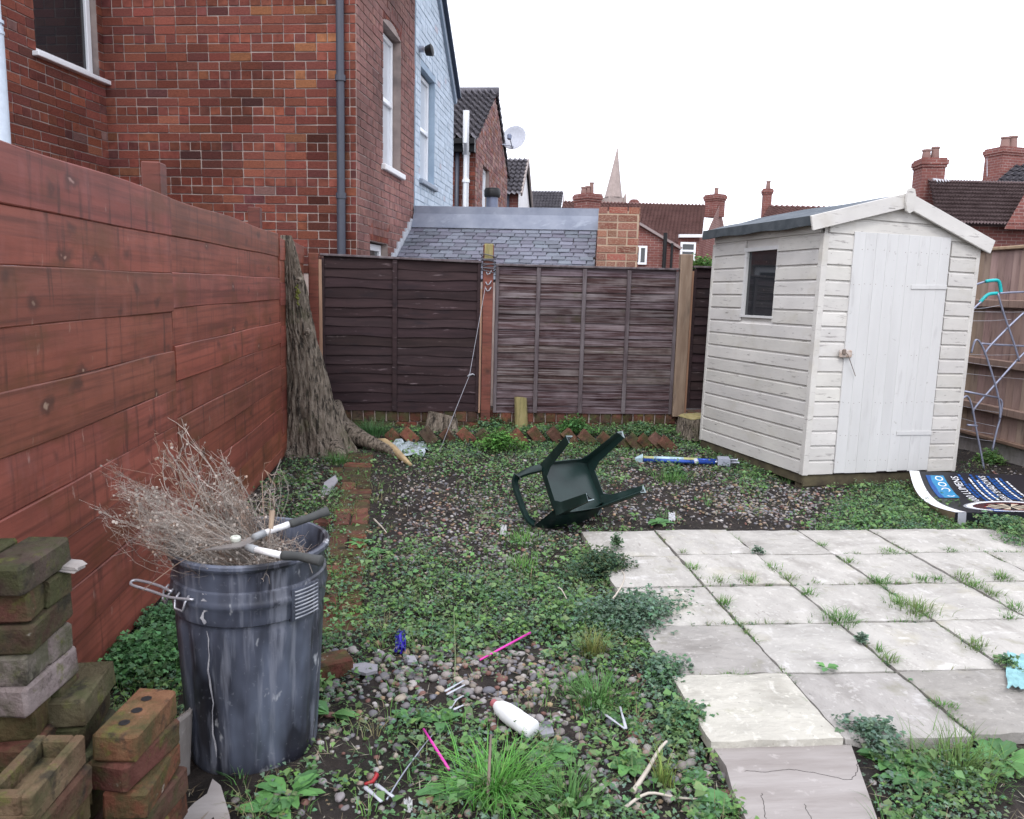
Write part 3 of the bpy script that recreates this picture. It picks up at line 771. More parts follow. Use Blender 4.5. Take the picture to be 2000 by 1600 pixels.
M_brickfar = None
def brick_tex(name, c1, c2, mort, scale=1.0, rough=.9):
    m = bpy.data.materials.new(name); m.use_nodes = True; nt = m.node_tree; p = nt.nodes['Principled BSDF']
    tc = N(nt, 'ShaderNodeTexCoord'); geo = N(nt, 'ShaderNodeSeparateXYZ'); nt.links.new(tc.outputs['Object'], geo.inputs[0])
    ad = N(nt, 'ShaderNodeMath', operation='ADD'); nt.links.new(geo.outputs[0], ad.inputs[0]); nt.links.new(geo.outputs[1], ad.inputs[1])
    cb = N(nt, 'ShaderNodeCombineXYZ'); nt.links.new(ad.outputs[0], cb.inputs[0]); nt.links.new(geo.outputs[2], cb.inputs[1])
    b = N(nt, 'ShaderNodeTexBrick'); nt.links.new(cb.outputs[0], b.inputs['Vector'])
    b.inputs['Color1'].default_value = (*c1, 1); b.inputs['Color2'].default_value = (*c2, 1); b.inputs['Mortar'].default_value = (*mort, 1)
    b.inputs['Scale'].default_value = scale; b.inputs['Brick Width'].default_value = .24; b.inputs['Row Height'].default_value = .0925; b.inputs['Mortar Size'].default_value = .008
    b.inputs['Bias'].default_value = 0
    f = noise_out(nt, tc.outputs['Object'], 1.3, 8, .7, 0, .4, .7)
    c = mixc(nt, f, b.outputs['Color'], tuple(x*.6 for x in c1))
    nt.links.new(c, p.inputs['Base Color']); p.inputs['Roughness'].default_value = rough; p.inputs['Specular IOR Level'].default_value = .15
    bp = N(nt, 'ShaderNodeBump'); bp.inputs['Strength'].default_value = .4; bp.inputs['Distance'].default_value = .01; bp.invert = True
    nt.links.new(b.outputs['Fac'], bp.inputs['Height']); nt.links.new(bp.outputs[0], p.inputs['Normal'])
    return m
M_brickfar = brick_tex('far_brick', (.235, .09, .075), (.165, .066, .06), (.3, .22, .2))
M_brickpale = brick_tex('far_pale_brick', (.3, .17, .15), (.22, .11, .1), (.4, .33, .3))
M_tile = mat('concrete_tile', (.085, .08, .093), (.14, .13, .145), scale=3, rough=.75, bump=.3, bscale=30, spec=.35, layers=[((.2, .19, .2), 6, (1, 1, 1), .62, .72, .5)])
M_tile_red = mat('red_brown_tile', (.135, .072, .066), (.19, .105, .095), scale=2, rough=.85, bump=.3, bscale=20, layers=[((.08, .05, .05), 3, (1, 1, 1), .55, .7, .5)])
M_tile_brown = mat('brown_tile', (.1, .068, .068), (.14, .1, .1), scale=2, rough=.85, bump=.3, bscale=20)
M_glassbright = glass('window_glass', (.6, .63, .67), .04); M_glassbright.node_tree.nodes['Principled BSDF'].inputs['IOR'].default_value = 2.2  # pale base colour stands in for reflected white sky and white blinds
M_stone_hazed = mat('haze_paled_stone', (.36, .29, .265), (.29, .235, .215), scale=.5, rough=.95, bump=.2)  # stone colour paled to imitate distance haze; no haze is built
M_pot = flat('chimney_pot', (.26, .16, .14), .9)
M_blue = mat('blue_masonry_paint', (.50, .57, .645), (.44, .51, .585), scale=4, rough=.75, bump=.3, bscale=60, tone=1,
             layers=[((.24, .3, .36), 9, (1, 1, 3), .63, .72, .6), ((.55, .63, .7), 6, (1, 1, 1), .6, .72, .4)])
M_bluecore = mat('blue_joint', (.34, .43, .52), (.29, .37, .46), scale=6, rough=.85, bump=.2)
M_flash = flat('flashing', (.5, .52, .56), .6)

def wall_core(parent, O, u, n, L, z0, z1, holes, T, m, name='wall', top=None):
    """a wall slab with real openings: its outer face on the plane through O"""
    u = Vector(u); n = Vector(n); us = sorted({0, L, *[h[0] for h in holes], *[h[1] for h in holes]}); zs = sorted({z0, z1, *[h[2] for h in holes], *[h[3] for h in holes]})
    us = [a for a in us if 0 <= a <= L]; zs = [a for a in zs if z0 <= a <= z1]
    mb = MB(); R = Matrix(((u.x, -n.x, 0, O.x), (u.y, -n.y, 0, O.y), (0, 0, 1, 0), (0, 0, 0, 1)))
    for a, b in zip(us, us[1:]):
        for c, d in zip(zs, zs[1:]):
            if any(a >= h[0]-1e-6 and b <= h[1]+1e-6 and c >= h[2]-1e-6 and d <= h[3]+1e-6 for h in holes): continue
            if top is None or (top(a) >= d and top(b) >= d): mb.span((a, 0, c), (b, T, d), M=R)
            else: mb.add([(a, 0, c), (b, 0, c), (b, T, c), (a, T, c), (a, 0, top(a)), (b, 0, top(b)), (b, T, top(b)), (a, T, top(a))],
                         [(0, 1, 5, 4), (1, 2, 6, 5), (2, 3, 7, 6), (3, 0, 4, 7), (4, 5, 6, 7), (0, 3, 2, 1)], R)
    return mb.build(name, m, parent)
def window(parent, O, u, n, u0, u1, z0, z1, rec=.09, fw=.06, transoms=(), mullions=(), gm=None, sill=True, sillm=None, frame_m=None):
    u = Vector(u); n = Vector(n); R = Matrix(((u.x, -n.x, 0, O.x), (u.y, -n.y, 0, O.y), (0, 0, 1, 0), (0, 0, 0, 1)))
    mb = MB(); a, b = rec, rec+.06
    mb.span((u0, a, z0), (u0+fw, b, z1), M=R, b=.006); mb.span((u1-fw, a, z0), (u1, b, z1), M=R, b=.006)
    mb.span((u0+fw, a, z0), (u1-fw, b, z0+fw), M=R, b=.006); mb.span((u0+fw, a, z1-fw), (u1-fw, b, z1), M=R, b=.006)
    for t in transoms: mb.span((u0+fw, a-.012, t-fw*.5), (u1-fw, b, t+fw*.5), M=R, b=.006)
    for t in mullions: mb.span((t-fw*.45, a-.004, z0+fw), (t+fw*.45, b, z1-fw), M=R, b=.006)
    W_ = mb.build('window', frame_m or M_upvc, parent)
    zz = [z0+fw]+sorted(transoms)+[z1-fw]; uu = [u0+fw]+sorted(mullions)+[u1-fw]
    for c, d in zip(zz, zz[1:]):
        for p, q in zip(uu, uu[1:]):
            g = MB(); g.span((p-.004, a+.03, c-.004), (q+.004, a+.042, d+.004), M=R); g.build('pane', gm or M_glassdark, W_)
    if sill:
        s_ = MB(); s_.span((u0-.07, -.06, z0-.075), (u1+.07, rec+.02, z0-.004), M=R, b=.01); s_.build('sill', sillm or M_white, W_)
    # a dark sheet whose colour stands in for the unlit room behind
    k = MB(); k.span((u0-.03, b+.25, z0-.03), (u1+.03, b+.26, z1+.03), M=R); k.build('room_shade', flat('room', (.05, .05, .055), .9) if 'room' not in bpy.data.materials else bpy.data.materials['room'], W_)
    return W_
def tiles(parent, name, A, B, C, nu, nv, m, amp=.03, step=.028, kind='stuff', prof=6):
    """pantiles as one relief: A eave start, B eave end, C ridge above A"""
    A, B, C = Vector(A), Vector(B), Vector(C); uu = B-A; vv = C-A; nrm = uu.cross(vv).normalized()
    if nrm.z < 0: nrm = -nrm
    cols = nu*prof+1; k = np.arange(cols); ph = (k % prof)/prof
    wave = amp*(np.sin(2*PI*ph)*.5+.5*np.sin(2*PI*ph+.6)**2)
    V = []; 
    for r in range(nv):
        for e, hgt in ((0, step), (1, 0)):
            t = (r+1)/nv if e else (r-.22)/nv
            base = np.array(A)[None]+np.outer(k/(cols-1), np.array(uu))+np.array(vv)[None]*t+np.array(nrm)[None]*(wave+hgt)[:, None]
            base += RNG.normal(0, .0015, base.shape); V.append(base)
    V = np.concatenate(V); F = []
    for q in range(2*nv-1):
        a = q*cols+np.arange(cols-1); F.append(np.stack([a, a+1, a+cols+1, a+cols], -1))
    return tag(link(name, np_mesh(name, V, np.concatenate(F), m, smooth=False), parent), kind=kind)

# ---- brick house at the left
bh = empty('brick_house', HP(-1.4, 0, 0), 'dark red brick house with a grey downpipe, rising behind the plank fence', 'house')
vz = lambda d: 4.87+.79*d
side_holes = [(1.02, 1.87, 2.9, 4.52), (.485, 1.257, 1.5, 1.965)]
ret_holes = [(1.72, 2.70, 3.58, 5.0)]            # along the return wall, measured from its near end (d = -2.8)
FW_O, SW_O, RW_O = HP(-2.83, 0, 0), HP(0, 0, 0), HP(-2.83, -2.8, 0)
wall_core(bh, FW_O, HE, -HD, 2.83-.3, 0, 4.85, [], .22, M_mortar)
wall_core(bh, HP(-.3, 0, 0), HE, -HD, .3, 0, 4.85, [], .22, M_mortar)
wall_core(bh, HP(0, .22, 0), HD, HE, 2.4, 0, 7, [(h[0]-.22, h[1]-.22, h[2], h[3]) for h in side_holes], .22, M_mortar, top=lambda d: vz(d+.22))
wall_core(bh, RW_O, HD, HE, 2.8, 0, 5.4, ret_holes, .22, M_mortar)
def soot(c, col):
    """old soot and damp stains on the brick by the downpipe and low on the wall"""
    q = HM.inverted() @ Vector(c); e, d, z = q
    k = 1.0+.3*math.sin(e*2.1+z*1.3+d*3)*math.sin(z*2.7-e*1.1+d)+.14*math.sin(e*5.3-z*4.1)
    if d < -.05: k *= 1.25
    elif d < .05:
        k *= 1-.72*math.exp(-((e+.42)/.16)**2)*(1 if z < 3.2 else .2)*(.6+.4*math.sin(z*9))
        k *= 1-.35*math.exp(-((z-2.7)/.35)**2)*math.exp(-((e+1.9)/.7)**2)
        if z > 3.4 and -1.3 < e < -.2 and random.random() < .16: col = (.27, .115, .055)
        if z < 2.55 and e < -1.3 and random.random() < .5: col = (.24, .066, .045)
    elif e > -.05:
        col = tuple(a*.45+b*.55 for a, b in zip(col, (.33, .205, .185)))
    k = max(.25, k)
    return tuple(x*k for x in col)
recs = brick_wall(bh, FW_O, HE, -HD, 2.83, 1.57, 4.7, tint=soot)
recs += brick_wall(bh, RW_O+HD*1.0, HD, HE, 1.8, 2.4, 4.7, holes=[(h[0]-1.0, h[1]-1.0, h[2], h[3]) for h in ret_holes], tint=soot)
side_recs = brick_wall(bh, SW_O, HD, HE, 2.6, 1.57, 5.6, holes=[(h[0], h[1], h[2], h[3]+(.13 if h[3] > 3 else .06)) for h in side_holes], tint=soot, top=lambda d: vz(d)-.05)
lay_bricks(bh, recs+side_recs)
# arched lintels over the side windows, bricks on end
for (a, b, zt, rise) in ((1.02, 1.87, 4.5, .09), (.485, 1.257, 1.95, .0)):
    n_ = 11; mb = MB()
    for k in range(n_):
        t = (k+.5)/n_; x_ = a-.04+(b-a+.08)*t; zc = zt+rise*math.sin(PI*t)-.0+.1
        mb.box((0, 0, 0), (.05, (b-a)/n_-.008 if False else .07, .2), TR(*HP(-.02, x_, zc+.02)) @ RZ(-HA) @ RX((t-.5)*-.35), .005, brick_colour('house'))
    mb.build('arch', M_brick_tone, bh, kind='stuff')
window(bh, SW_O, HD, HE, 1.03, 1.86, 2.9, 4.5, .1, .06, (3.72,), gm=M_glassbright)
window(bh, SW_O, HD, HE, .495, 1.247, 1.5, 1.95, .08, .08, sill=False)
W_ = window(bh, RW_O, HD, HE, 1.73, 2.69, 3.59, 4.98, .06, .07, sill=False)
s_ = MB(); s_.box((0, 0, 0), (.09, 1.14, .045), TR(*HP(-2.8, -.57, 3.57)) @ RZ(-HA), .006); s_.build('sill', M_upvc, W_)
dp = MB(); dp.tube([HP(-.15, -.07, .3), HP(-.15, -.07, 2.42)], .047, 4 if False else 12); dp.tube([HP(-.15, -.07, 2.4), HP(-.15, -.07, 5)], .043, 12)
D_ = dp.build('downpipe', M_dpipe, bh, smooth=True, sharp=40)
for z in (2.4, 3.6): q = MB(); q.lathe([(.05, z-.03), (.056, z-.03), (.056, z+.03), (.05, z+.03)], 14, TR(*(HP(-.15, -.07, 0)))); q.build('bracket', M_dpipe, D_)
wp = MB(); p0 = UD(7, 270, 6.2); wp.tube([(p0.x-.01, p0.y, 0), (p0.x-.01, p0.y, 3.35)], .058, 16); wp.tube([(p0.x-.01, p0.y, 3.3), (p0.x-.01, p0.y, 5.5)], .05, 16)
for z in (3.3, 3.38): wp.lathe([(.052, z-.012), (.064, z-.012), (.064, z+.012), (.052, z+.012)], 16, TR(p0.x-.01, p0.y, 0))
wp.build('soil_pipe', flat('pale_pipe', (.55, .62, .7), .4), bh, smooth=True, sharp=40)
# body of the house (closed volume behind the walls) and roof half
mb = MB(); mb.span((-6, .23, 0), (-.23, 2.6, 4.8), M=HM); mb.span((-6, -2.8, 0), (-3.06, .22, 5.3), M=HM); mb.build('inner_wall', flat('plaster', (.4, .38, .36), .9), bh)
tiles(bh, 'roof', HP(-6, -.12, 4.78), HP(.1, -.12, 4.78), HP(-6, 2.65, 6.97), 26, 16, M_tile)

# ---- pale blue painted house
bl = empty('blue_house', HP(0, 4, 0), 'pale blue painted brick house with a dark sloping verge against the sky', 'house')
bvz = lambda d: 4.70+.79*(5.46-(d+2.62))
BO = HP(.012, 2.62, 0); bhole = [(.31, 1.27, 2.99, 4.52)]
wall_core(bl, BO, HD, HE, 2.82, 0, 7.0, bhole, .25, M_bluecore, top=bvz)
mb = MB()
for M, col, c in brick_wall(bl, BO, HD, HE, 2.82, 2.3, 6.0, holes=[(h[0], h[1], h[2], h[3]+.06) for h in bhole], proud=.005, top=lambda d: bvz(d)-.04):
    k = random.uniform(.9, 1.08); v, f = random.choice(BR_V); mb.add(v, f, M, (k, k, k) if random.random() > .012 else (.95, .8, .78))
mb.build('painted_brickwork', M_blue, bl, kind='stuff')
window(bl, BO, HD, HE, .32, 1.26, 2.99, 4.5, .09, .06, (3.74,), gm=M_glassbright, sillm=flat('grey_sill', (.3, .34, .4), .7))
q = MB(); q.bar(HP(.06, 2.6, 7.02), HP(.06, 5.5, 4.68), .14, .05); q.build('verge_board', flat('slate_blue_paint', (.05, .065, .1), .5), bl)
q = MB(); q.bar(HP(.035, 2.6, 6.90), HP(.035, 5.46, 4.60), .06, .12); q.build('soffit', flat('soffit_paint', (.3, .36, .44), .6), bl)
mb = MB(); mb.span((-6, 2.62, 0), (-.25, 5.42, 4.6), M=HM); mb.build('inner_wall', M_bluecore, bl)
tiles(bl, 'roof', HP(-6, 5.55, 4.68), HP(.1, 5.55, 4.68), HP(-6, 2.66, 6.98), 26, 16, M_tile)
d_, z_ = SIDE(823, 96, .05); lp = empty('security_lamp', HP(.03, d_, z_), 'small dark security lamp on the blue house wall', 'lamp')
q = MB(); q.tube([HP(.01, d_, z_), HP(.09, d_, z_)], .045, 12); q.build('mount', M_steel, lp, smooth=True, sharp=40)
q = MB(); q.lathe([(.03, 0), (.06, .01), (.085, .1), (.05, .12), (0, .12)], 14, TR(*HP(.1, d_, z_-.03)) @ RZ(-HA) @ RY(rad(80))); q.build('hood', M_black, lp, smooth=True, sharp=40)

# ---- slate outbuilding
ob = empty('outbuilding', HP(1.3, 1.8, 0), 'low outbuilding with a mossless grey slate roof just beyond the back fence', 'outbuilding')
E0, E1 = .03, 2.57; sl = .536
sp = lambda d: 1.841+(d-1.629)*sl
q = MB(); q.add([HP(E0, 1.1, sp(1.1)-.04), HP(E1, 1.1, sp(1.1)-.04), HP(E1, 2.6, sp(2.6)-.04), HP(E0, 2.6, sp(2.6)-.04), HP(E0, 1.1, 0), HP(E1, 1.1, 0), HP(E1, 2.6, 0), HP(E0, 2.6, 0)],
                [(0, 1, 2, 3), (4, 5, 1, 0), (5, 6, 2, 1), (6, 7, 3, 2), (7, 4, 0, 3)]); q.build('wall', M_mortar, ob)
sv, sf = cbox(1, 1, 1, .02)
SLM = []
for k in range(5):
    rs = random.Random(k+5); vv = [(x+rs.uniform(-.02, .02), y+rs.uniform(-.03, .03), z+(rs.uniform(-.2, .2))) for x, y, z in sv]; q = MB(); q.add(vv, sf); SLM.append(q.mesh('slate', M_slate))
ang = math.atan(sl); rowl = .098; d0 = 1.12; r_ = 0
SB = HM @ TR(0, 0, 0)
n_sl = 0
while True:
    dd = d0+r_*rowl
    if dd > 2.42: break
    x_ = E0-(.09 if r_ % 2 else 0)
    while x_ < E1-.02:
        wv = random.uniform(.16, .19); a, b = max(E0, x_), min(E1, x_+wv)
        if b-a > .03:
            M = HM @ TR((a+b)/2, dd+.06, sp(dd)+.05*sl+.008+random.uniform(-.002, .004)) @ RX(ang-.085) @ RY(random.uniform(-.015, .015)) @ RZ(random.uniform(-.015, .015)) @ SCL(b-a-.010, .18, .013)
            o = link('slate', random.choice(SLM), ob, M); k = random.uniform(.75, 1.25); t = random.random()
            o.color = (.135*k+.02*t, .15*k, .175*k+.015*t, 1); n_sl += 1
        x_ += wv
    r_ += 1
q = MB(); q.add([HP(E0, 2.36, sp(2.36)+.03), HP(E1+.02, 2.36, sp(2.36)+.03), HP(E1+.02, 2.5, 2.46), HP(E0, 2.5, 2.46), HP(E0, 2.52, 2.46), HP(E1+.02, 2.52, 2.46), HP(E1+.02, 2.54, 2.565), HP(E0, 2.54, 2.565), HP(E0, 2.7, 2.57), HP(E1+.02, 2.7, 2.57)],
                [(0, 1, 2, 3), (3, 2, 5, 4), (4, 5, 6, 7), (7, 6, 9, 8)]); q.build('lead_ridge', M_lead, ob)
q = MB()
for k in range(9):
    d1 = 1.25+k*.14; q.span((.0, d1, sp(d1)+.0), (.028, d1+.16, sp(d1)+.14+.02*(k % 2)), M=HM)
q.build('stepped_flashing', M_flash, ob)
pw = empty('brick_pier', HP(2.83, 1.5, 0), 'orange red brick end wall with smeared mortar at the end of the slate roof', 'wall')
q = MB(); q.span((2.59, 1.36, 0), (3.08, 2.7, 2.42), M=HM); q.build('mortar_core', mat('smeared_mortar', (.42, .31, .22), (.34, .26, .2), scale=8, rough=.95, bump=.5, bscale=60), pw)
M_pier = mat('smeared_brick', (1, 1, 1), (.7, .66, .66), scale=14, rough=.95, bump=.6, bscale=60, objcol=1, post=[((.4, .3, .22), 9, (1, 1, 1.6), .5, .62, .8)])
pr_recs = brick_wall(pw, HP(2.585, 1.36, 0), HE, -HD, .5, 1.55, 2.44, proud=.006, kind='pier', joint=.016)
pr_recs += brick_wall(pw, HP(3.085, 1.36, 0), HD, HE, 1.3, 1.55, 2.44, proud=.006, kind='pier', joint=.016)
lay_bricks(pw, pr_recs)
for o in list(pw.children):
    if o.name.startswith('brick'): o.material_slots[0].link = 'OBJECT'; o.material_slots[0].material = M_pier
fl = empty('flue', HP(1.1, 3.2, 0), 'grey metal flue with a black cowl behind the slate roof', 'flue')
fc = UP(961, 400, HP(0, 3.1, 0), HD); q = MB(); q.tube([(fc.x, fc.y, 1.0), (fc.x, fc.y, fc.z+.11)], .085, 16); q.build('pipe', flat('flue_grey', (.16, .18, .25), .4, metal=.3), fl, smooth=True, sharp=40)
q = MB(); q.lathe([(.07, .1), (.11, .105), (.118, .13), (.118, .2), (.108, .215), (.11, .22), (.1, .23), (0, .235)], 20, TR(fc.x, fc.y, fc.z)); q.build('cowl', M_black, fl, smooth=True, sharp=40)

# ---- gabled house with pantiles
g3 = empty('gable_house', HP(-1, 9, 0), 'brick house with wavy dark pantiles and a white vent pipe beyond the blue house', 'house')
d3, dr, d4 = 7.96, 10.66, 13.3; ze, zr = 4.46, 5.93
wall_core(g3, HP(-4, d3, 0), HE, -HD, 4, 0, ze, [], .22, M_mortar)
gz = lambda d: ze+(zr-ze)*(1-abs(d+d3-dr)/(dr-d3))
h3 = [(.95, 1.95, 2.9, 4.1), (2.5, 3.5, 2.7, 3.8)]
wall_core(g3, HP(0, d3, 0), HD, HE, 5.34, 0, 6.2, h3, .22, M_mortar, top=gz)
r3 = brick_wall(g3, HP(-2.2, d3, 0), HE, -HD, 2.2, 2.6, 4.4, proud=.008)
r3 += brick_wall(g3, HP(0, d3, 0), HD, HE, 5.3, 2.6, 5.9, proud=.008, kind='pale', holes=h3, top=lambda d: gz(d)-.03)
lay_bricks(g3, r3, n_parts=0)
window(g3, HP(0, d3, 0), HD, HE, .96, 1.94, 2.92, 4.08, .08, .07, gm=M_glassbright); window(g3, HP(0, d3, 0), HD, HE, 2.51, 3.49, 2.72, 3.78, .08, .07, (3.3,), gm=M_glassbright)
mb = MB(); mb.span((-4, d3+.22, 0), (-.23, d4, 4.4), M=HM); mb.build('inner_wall', M_brickfar, g3)
tiles(g3, 'roof_tiles', HP(-4, d3-.2, ze-.1), HP(.06, d3-.2, ze-.1), HP(-4, dr, zr+.03), 28, 11, M_tile, amp=.095, step=.09)
tiles(g3, 'roof_tiles', HP(-4, d4+.2, ze-.1), HP(.06, d4+.2, ze-.1), HP(-4, dr, zr+.03), 28, 11, M_tile, amp=.095, step=.09)
q = MB(); q.tube([HP(-4, dr, zr+.05), HP(.08, dr, zr+.05)], .11, 10); q.build('ridge_tiles', M_tile, g3, smooth=True)
q = MB(); q.span((-4, d3-.32, ze-.16), (.02, d3-.2, ze-.06), M=HM); q.span((-4, d3-.2, ze-.3), (0, d3-.01, ze-.1), M=HM); q.build('gutter', M_black, g3)
e_, z_ = FRONT(893, 300, d3-.1); q = MB(); q.tube([HP(e_, d3-.08, 1), HP(e_, d3-.08, ze-.1)], .045, 10); q.build('downpipe', M_dpipe, g3, smooth=True)
e_, z_ = FRONT(911, 262, d3-.3); q = MB(); q.tube([HP(e_-.03, d3-.1, 1), HP(e_-.03, d3-.1, ze-.35), HP(e_, d3-.36, ze-.15), HP(e_, d3-.36, ze+.45)], .062, 12)
for z in (3.6, 4.15): q.lathe([(.05, z-.03), (.078, z-.03), (.078, z+.03), (.05, z+.03)], 12, TR(*HP(e_-.03, d3-.1, 0)))
q.build('vent_pipe', M_upvc, g3, smooth=True, sharp=40)
dc, dz = SIDE(1004, 270); 
ctr = UP(1004, 269, HP(0, 12.2, 0), HD); M_d = TR(*ctr) @ RZ(-HA+rad(-18)) @ RX(rad(78))
ds = empty('satellite_dish', ctr, 'round grey satellite dish on the gable against the white sky', 'satellite dish')
q = MB(); q.lathe([(0, -.05), (.12, -.042), (.24, -.02), (.325, .012), (.335, .012), (.325, 0), (.24, -.032), (.12, -.055), (0, -.062)], 28, M_d @ SCL(1, .92, 1)); q.build('reflector', flat('dish_grey', (.5, .52, .58), .5), ds, smooth=True)
q = MB(); q.tube([M_d @ Vector((0, -.3, 0)), M_d @ Vector((0, -.1, .25))], .012, 6); q.tube([HP(0, 12.0, ctr.z-.2), ctr+Vector((0, -.02, -.22))], .015, 6); q.build('arm', M_steel, ds)
q = MB(); q.box((0, 0, 0), (.09, .13, .1), M_d @ TR(0, -.09, .27), .015); q.build('receiver', flat('lnb_grey', (.2, .23, .32), .5), ds)

# ---- next two roofs along the row
g4 = empty('gable_house', HP(-1, 17, 0), 'smaller tiled house with a white gable beyond the satellite dish', 'house')
d5, drr, d6 = 16.2, 18.0, 19.9; z4, r4 = 4.35, 5.6
mb = MB(); mb.span((-4, d5, 0), (-.02, d6, z4), M=HM); mb.build('wall', M_brickfar, g4)
mb = MB(); mb.add([HP(0, d5, 0), HP(0, d6, 0), HP(0, d6, z4), HP(0, drr, r4), HP(0, d5, z4)], [(0, 1, 2, 3, 4)]); mb.build('gable', M_white, g4)
tiles(g4, 'roof_tiles', HP(-4, d5-.2, z4-.1), HP(.1, d5-.2, z4-.1), HP(-4, drr, r4+.03), 26, 9, M_tile, amp=.06, step=.085)
tiles(g4, 'roof_tiles', HP(-4, d6+.2, z4-.1), HP(.1, d6+.2, z4-.1), HP(-4, drr, r4+.03), 26, 9, M_tile, amp=.06, step=.085)
q = MB(); q.bar(HP(.1, d5-.1, z4-.05), HP(.1, drr, r4), .05, .12); q.bar(HP(.1, drr, r4), HP(.1, d6, z4-.05), .05, .12); q.build('verge', flat('verge_buff', (.35, .3, .28), .8), g4)
q = MB(); q.span((-4, d5-.25, z4-.35), (-.5, d5-.02, z4-.12), M=HM); q.build('fascia', M_white, g4)
q = MB(); q.tube([HP(-.35, d5-.1, 1), HP(-.35, d5-.1, z4)], .09, 10); q.build('downpipe', M_dpipe, g4, smooth=True)
g5 = empty('gable_house', HP(-2, 34, 0), 'far grey tiled roof low above the slate ridge', 'house')
z5a, z5b = 5.3, 6.72; e5 = .35
mb = MB(); mb.span((-4, 33.4, 0), (e5-.1, 38, z5a), M=HM); mb.build('wall', M_brickfar, g5)
mb = MB(); mb.add([HP(e5, 33.4, 5), HP(e5, 38, 5), HP(e5, 35.5, z5b)], [(0, 1, 2)]); mb.build('gable', M_brickpale, g5)
tiles(g5, 'roof_tiles', HP(-4, 33, z5a-.1), HP(e5, 33, z5a-.1), HP(-4, 35.5, z5b), 26, 9, M_tile, amp=.06, step=.08)

# ---- far terrace, chimneys, spire
def chimney(parent, c, w_, dpt, z0, z1, rot, pots, m=None, corb=.06):
    P = MB(); M = TR(c[0], c[1], 0) @ RZ(rot)
    P.span((-w_/2, -dpt/2, z0), (w_/2, dpt/2, z1-.28), M=M); P.span((-w_/2-corb*.5, -dpt/2-corb*.5, z1-.28), (w_/2+corb*.5, dpt/2+corb*.5, z1-.2), M=M)
    P.span((-w_/2-corb, -dpt/2-corb, z1-.2), (w_/2+corb, dpt/2+corb, z1-.06), M=M); P.span((-w_/2-.02, -dpt/2-.02, z1-.06), (w_/2+.02, dpt/2+.02, z1), M=M)
    st = P.build('chimney', m or M_brickfar, parent)
    for (x, h, r) in pots:
        q = MB(); q.lathe([(r*.9, z1-.02), (r, z1), (r*.82, z1+h-.06), (r*.98, z1+h-.05), (r*.98, z1+h), (r*.7, z1+h), (r*.6, z1+h-.1)], 12, M @ TR(x, 0, 0)); q.build('chimney_pot', M_pot, st, smooth=True, sharp=40)
    return st
te = empty('terraced_house', UD(1300, 480, 34), 'far brick terrace with a red brown tiled roof, skylight and end chimney', 'house')
eL, eR = UD(1100, 484, 32), UD(1352, 484, 32); rL, rR = UD(1100, 404, 35), UD(1385, 404, 35)
zb_, zt_ = UD(1330, 482, 32).z, UD(1385, 400, 35).z
def at_t(px, t, z): p = UD(px, 500, t); return Vector((p.x, p.y, z))
A_, B_ = at_t(1067, 32, zb_), at_t(1362, 32, zb_); C_ = at_t(1100, 35.4, zt_)
tiles(te, 'roof_tiles', A_, B_+(B_-A_)*.02, A_+(C_-A_), 40, 15, M_tile_red, amp=.06, step=.10)
w0 = at_t(1090, 32.3, 0); w1 = at_t(1385, 32.3, 0)
q = MB(); q.add([at_t(1090, 32.3, 0), at_t(1362, 32.3, 0), at_t(1395, 38.5, 0), at_t(1090, 38.5, 0), at_t(1090, 32.3, zb_), at_t(1362, 32.3, zb_), at_t(1395, 38.5, zb_), at_t(1090, 38.5, zb_)],
                [(0, 1, 5, 4), (1, 2, 6, 5), (2, 3, 7, 6), (3, 0, 4, 7), (4, 5, 6, 7)]); q.build('wall', M_brickfar, te)
q = MB(); q.add([at_t(1367, 32.0, 0), at_t(1426, 38.6, 0), at_t(1426, 38.6, zb_), at_t(1399, 35.4, zt_+.05), at_t(1367, 32.0, zb_-.02)], [(0, 1, 2, 3, 4)]); q.build('gable', M_brickpale, te)
cc = UD(1396, 400, 35.4); chimney(te, (cc.x, cc.y), .5, .75, zt_-.5, UD(1396, 381, 35.4).z, rad(25), [(.05, .3, .1)])
p_ = UD(1332, 418, 34.6); q = MB(); sl_ang = math.atan2(zt_-zb_, 3.4); Ms = TR(p_.x, p_.y, p_.z-.02) @ RZ(-.08) @ RX(sl_ang)
q.span((-.42, -.42, -.04), (.42, .42, .06), M=Ms); S_ = q.build('skylight', M_dpipe, te); q = MB(); q.span((-.35, -.35, .06), (.35, .35, .07), M=Ms); q.build('pane', M_glasssky, S_)
c2 = UD(1238, 400, 37); chimney(te, (c2.x, c2.y), .22, .25, zt_-.6, UD(1238, 390, 37).z, .2, [])
c3 = UD(1147, 400, 30); chimney(te, (c3.x, c3.y), .62, .8, 2, UD(1147, 380, 30).z, rad(28), [(-.2, .25, .11), (.0, .3, .11), (.18, .45, .09)])
# rear wing with lean-to roof, windows and door
t0 = 29.5
wing = empty('brick_wing', UD(1290, 500, t0), 'red brick rear wing with white window and back door beyond the pier', 'house')
q = MB(); pz = lambda x, y: UD(x, y, t0)
q.add([at_t(1225, t0, 0), at_t(1328, t0, 0), pz(1328, 487), pz(1245, 437), pz(1225, 437), at_t(1225, t0+3, 0), at_t(1328, t0+3, 0)], [(0, 1, 2, 3, 4), (1, 6, 2)]); q.build('wall', M_brickfar, wing)
q = MB(); q.bar(pz(1243, 434)+Vector((0, -.06, 0)), pz(1330, 486)+Vector((0, -.06, 0)), .2, .09); q.build('coping', flat('coping', (.3, .24, .23), .9), wing)
q = MB(); q.add([at_t(1318, t0+1, 0), at_t(1366, t0+1, 0), UD(1366, 458, t0+1), UD(1326, 462, t0+1), at_t(1408, t0+4.5, 0), UD(1394, 458, t0+4.5)], [(0, 1, 2, 3), (1, 4, 5, 2)]); q.build('wall', M_brickfar, wing)
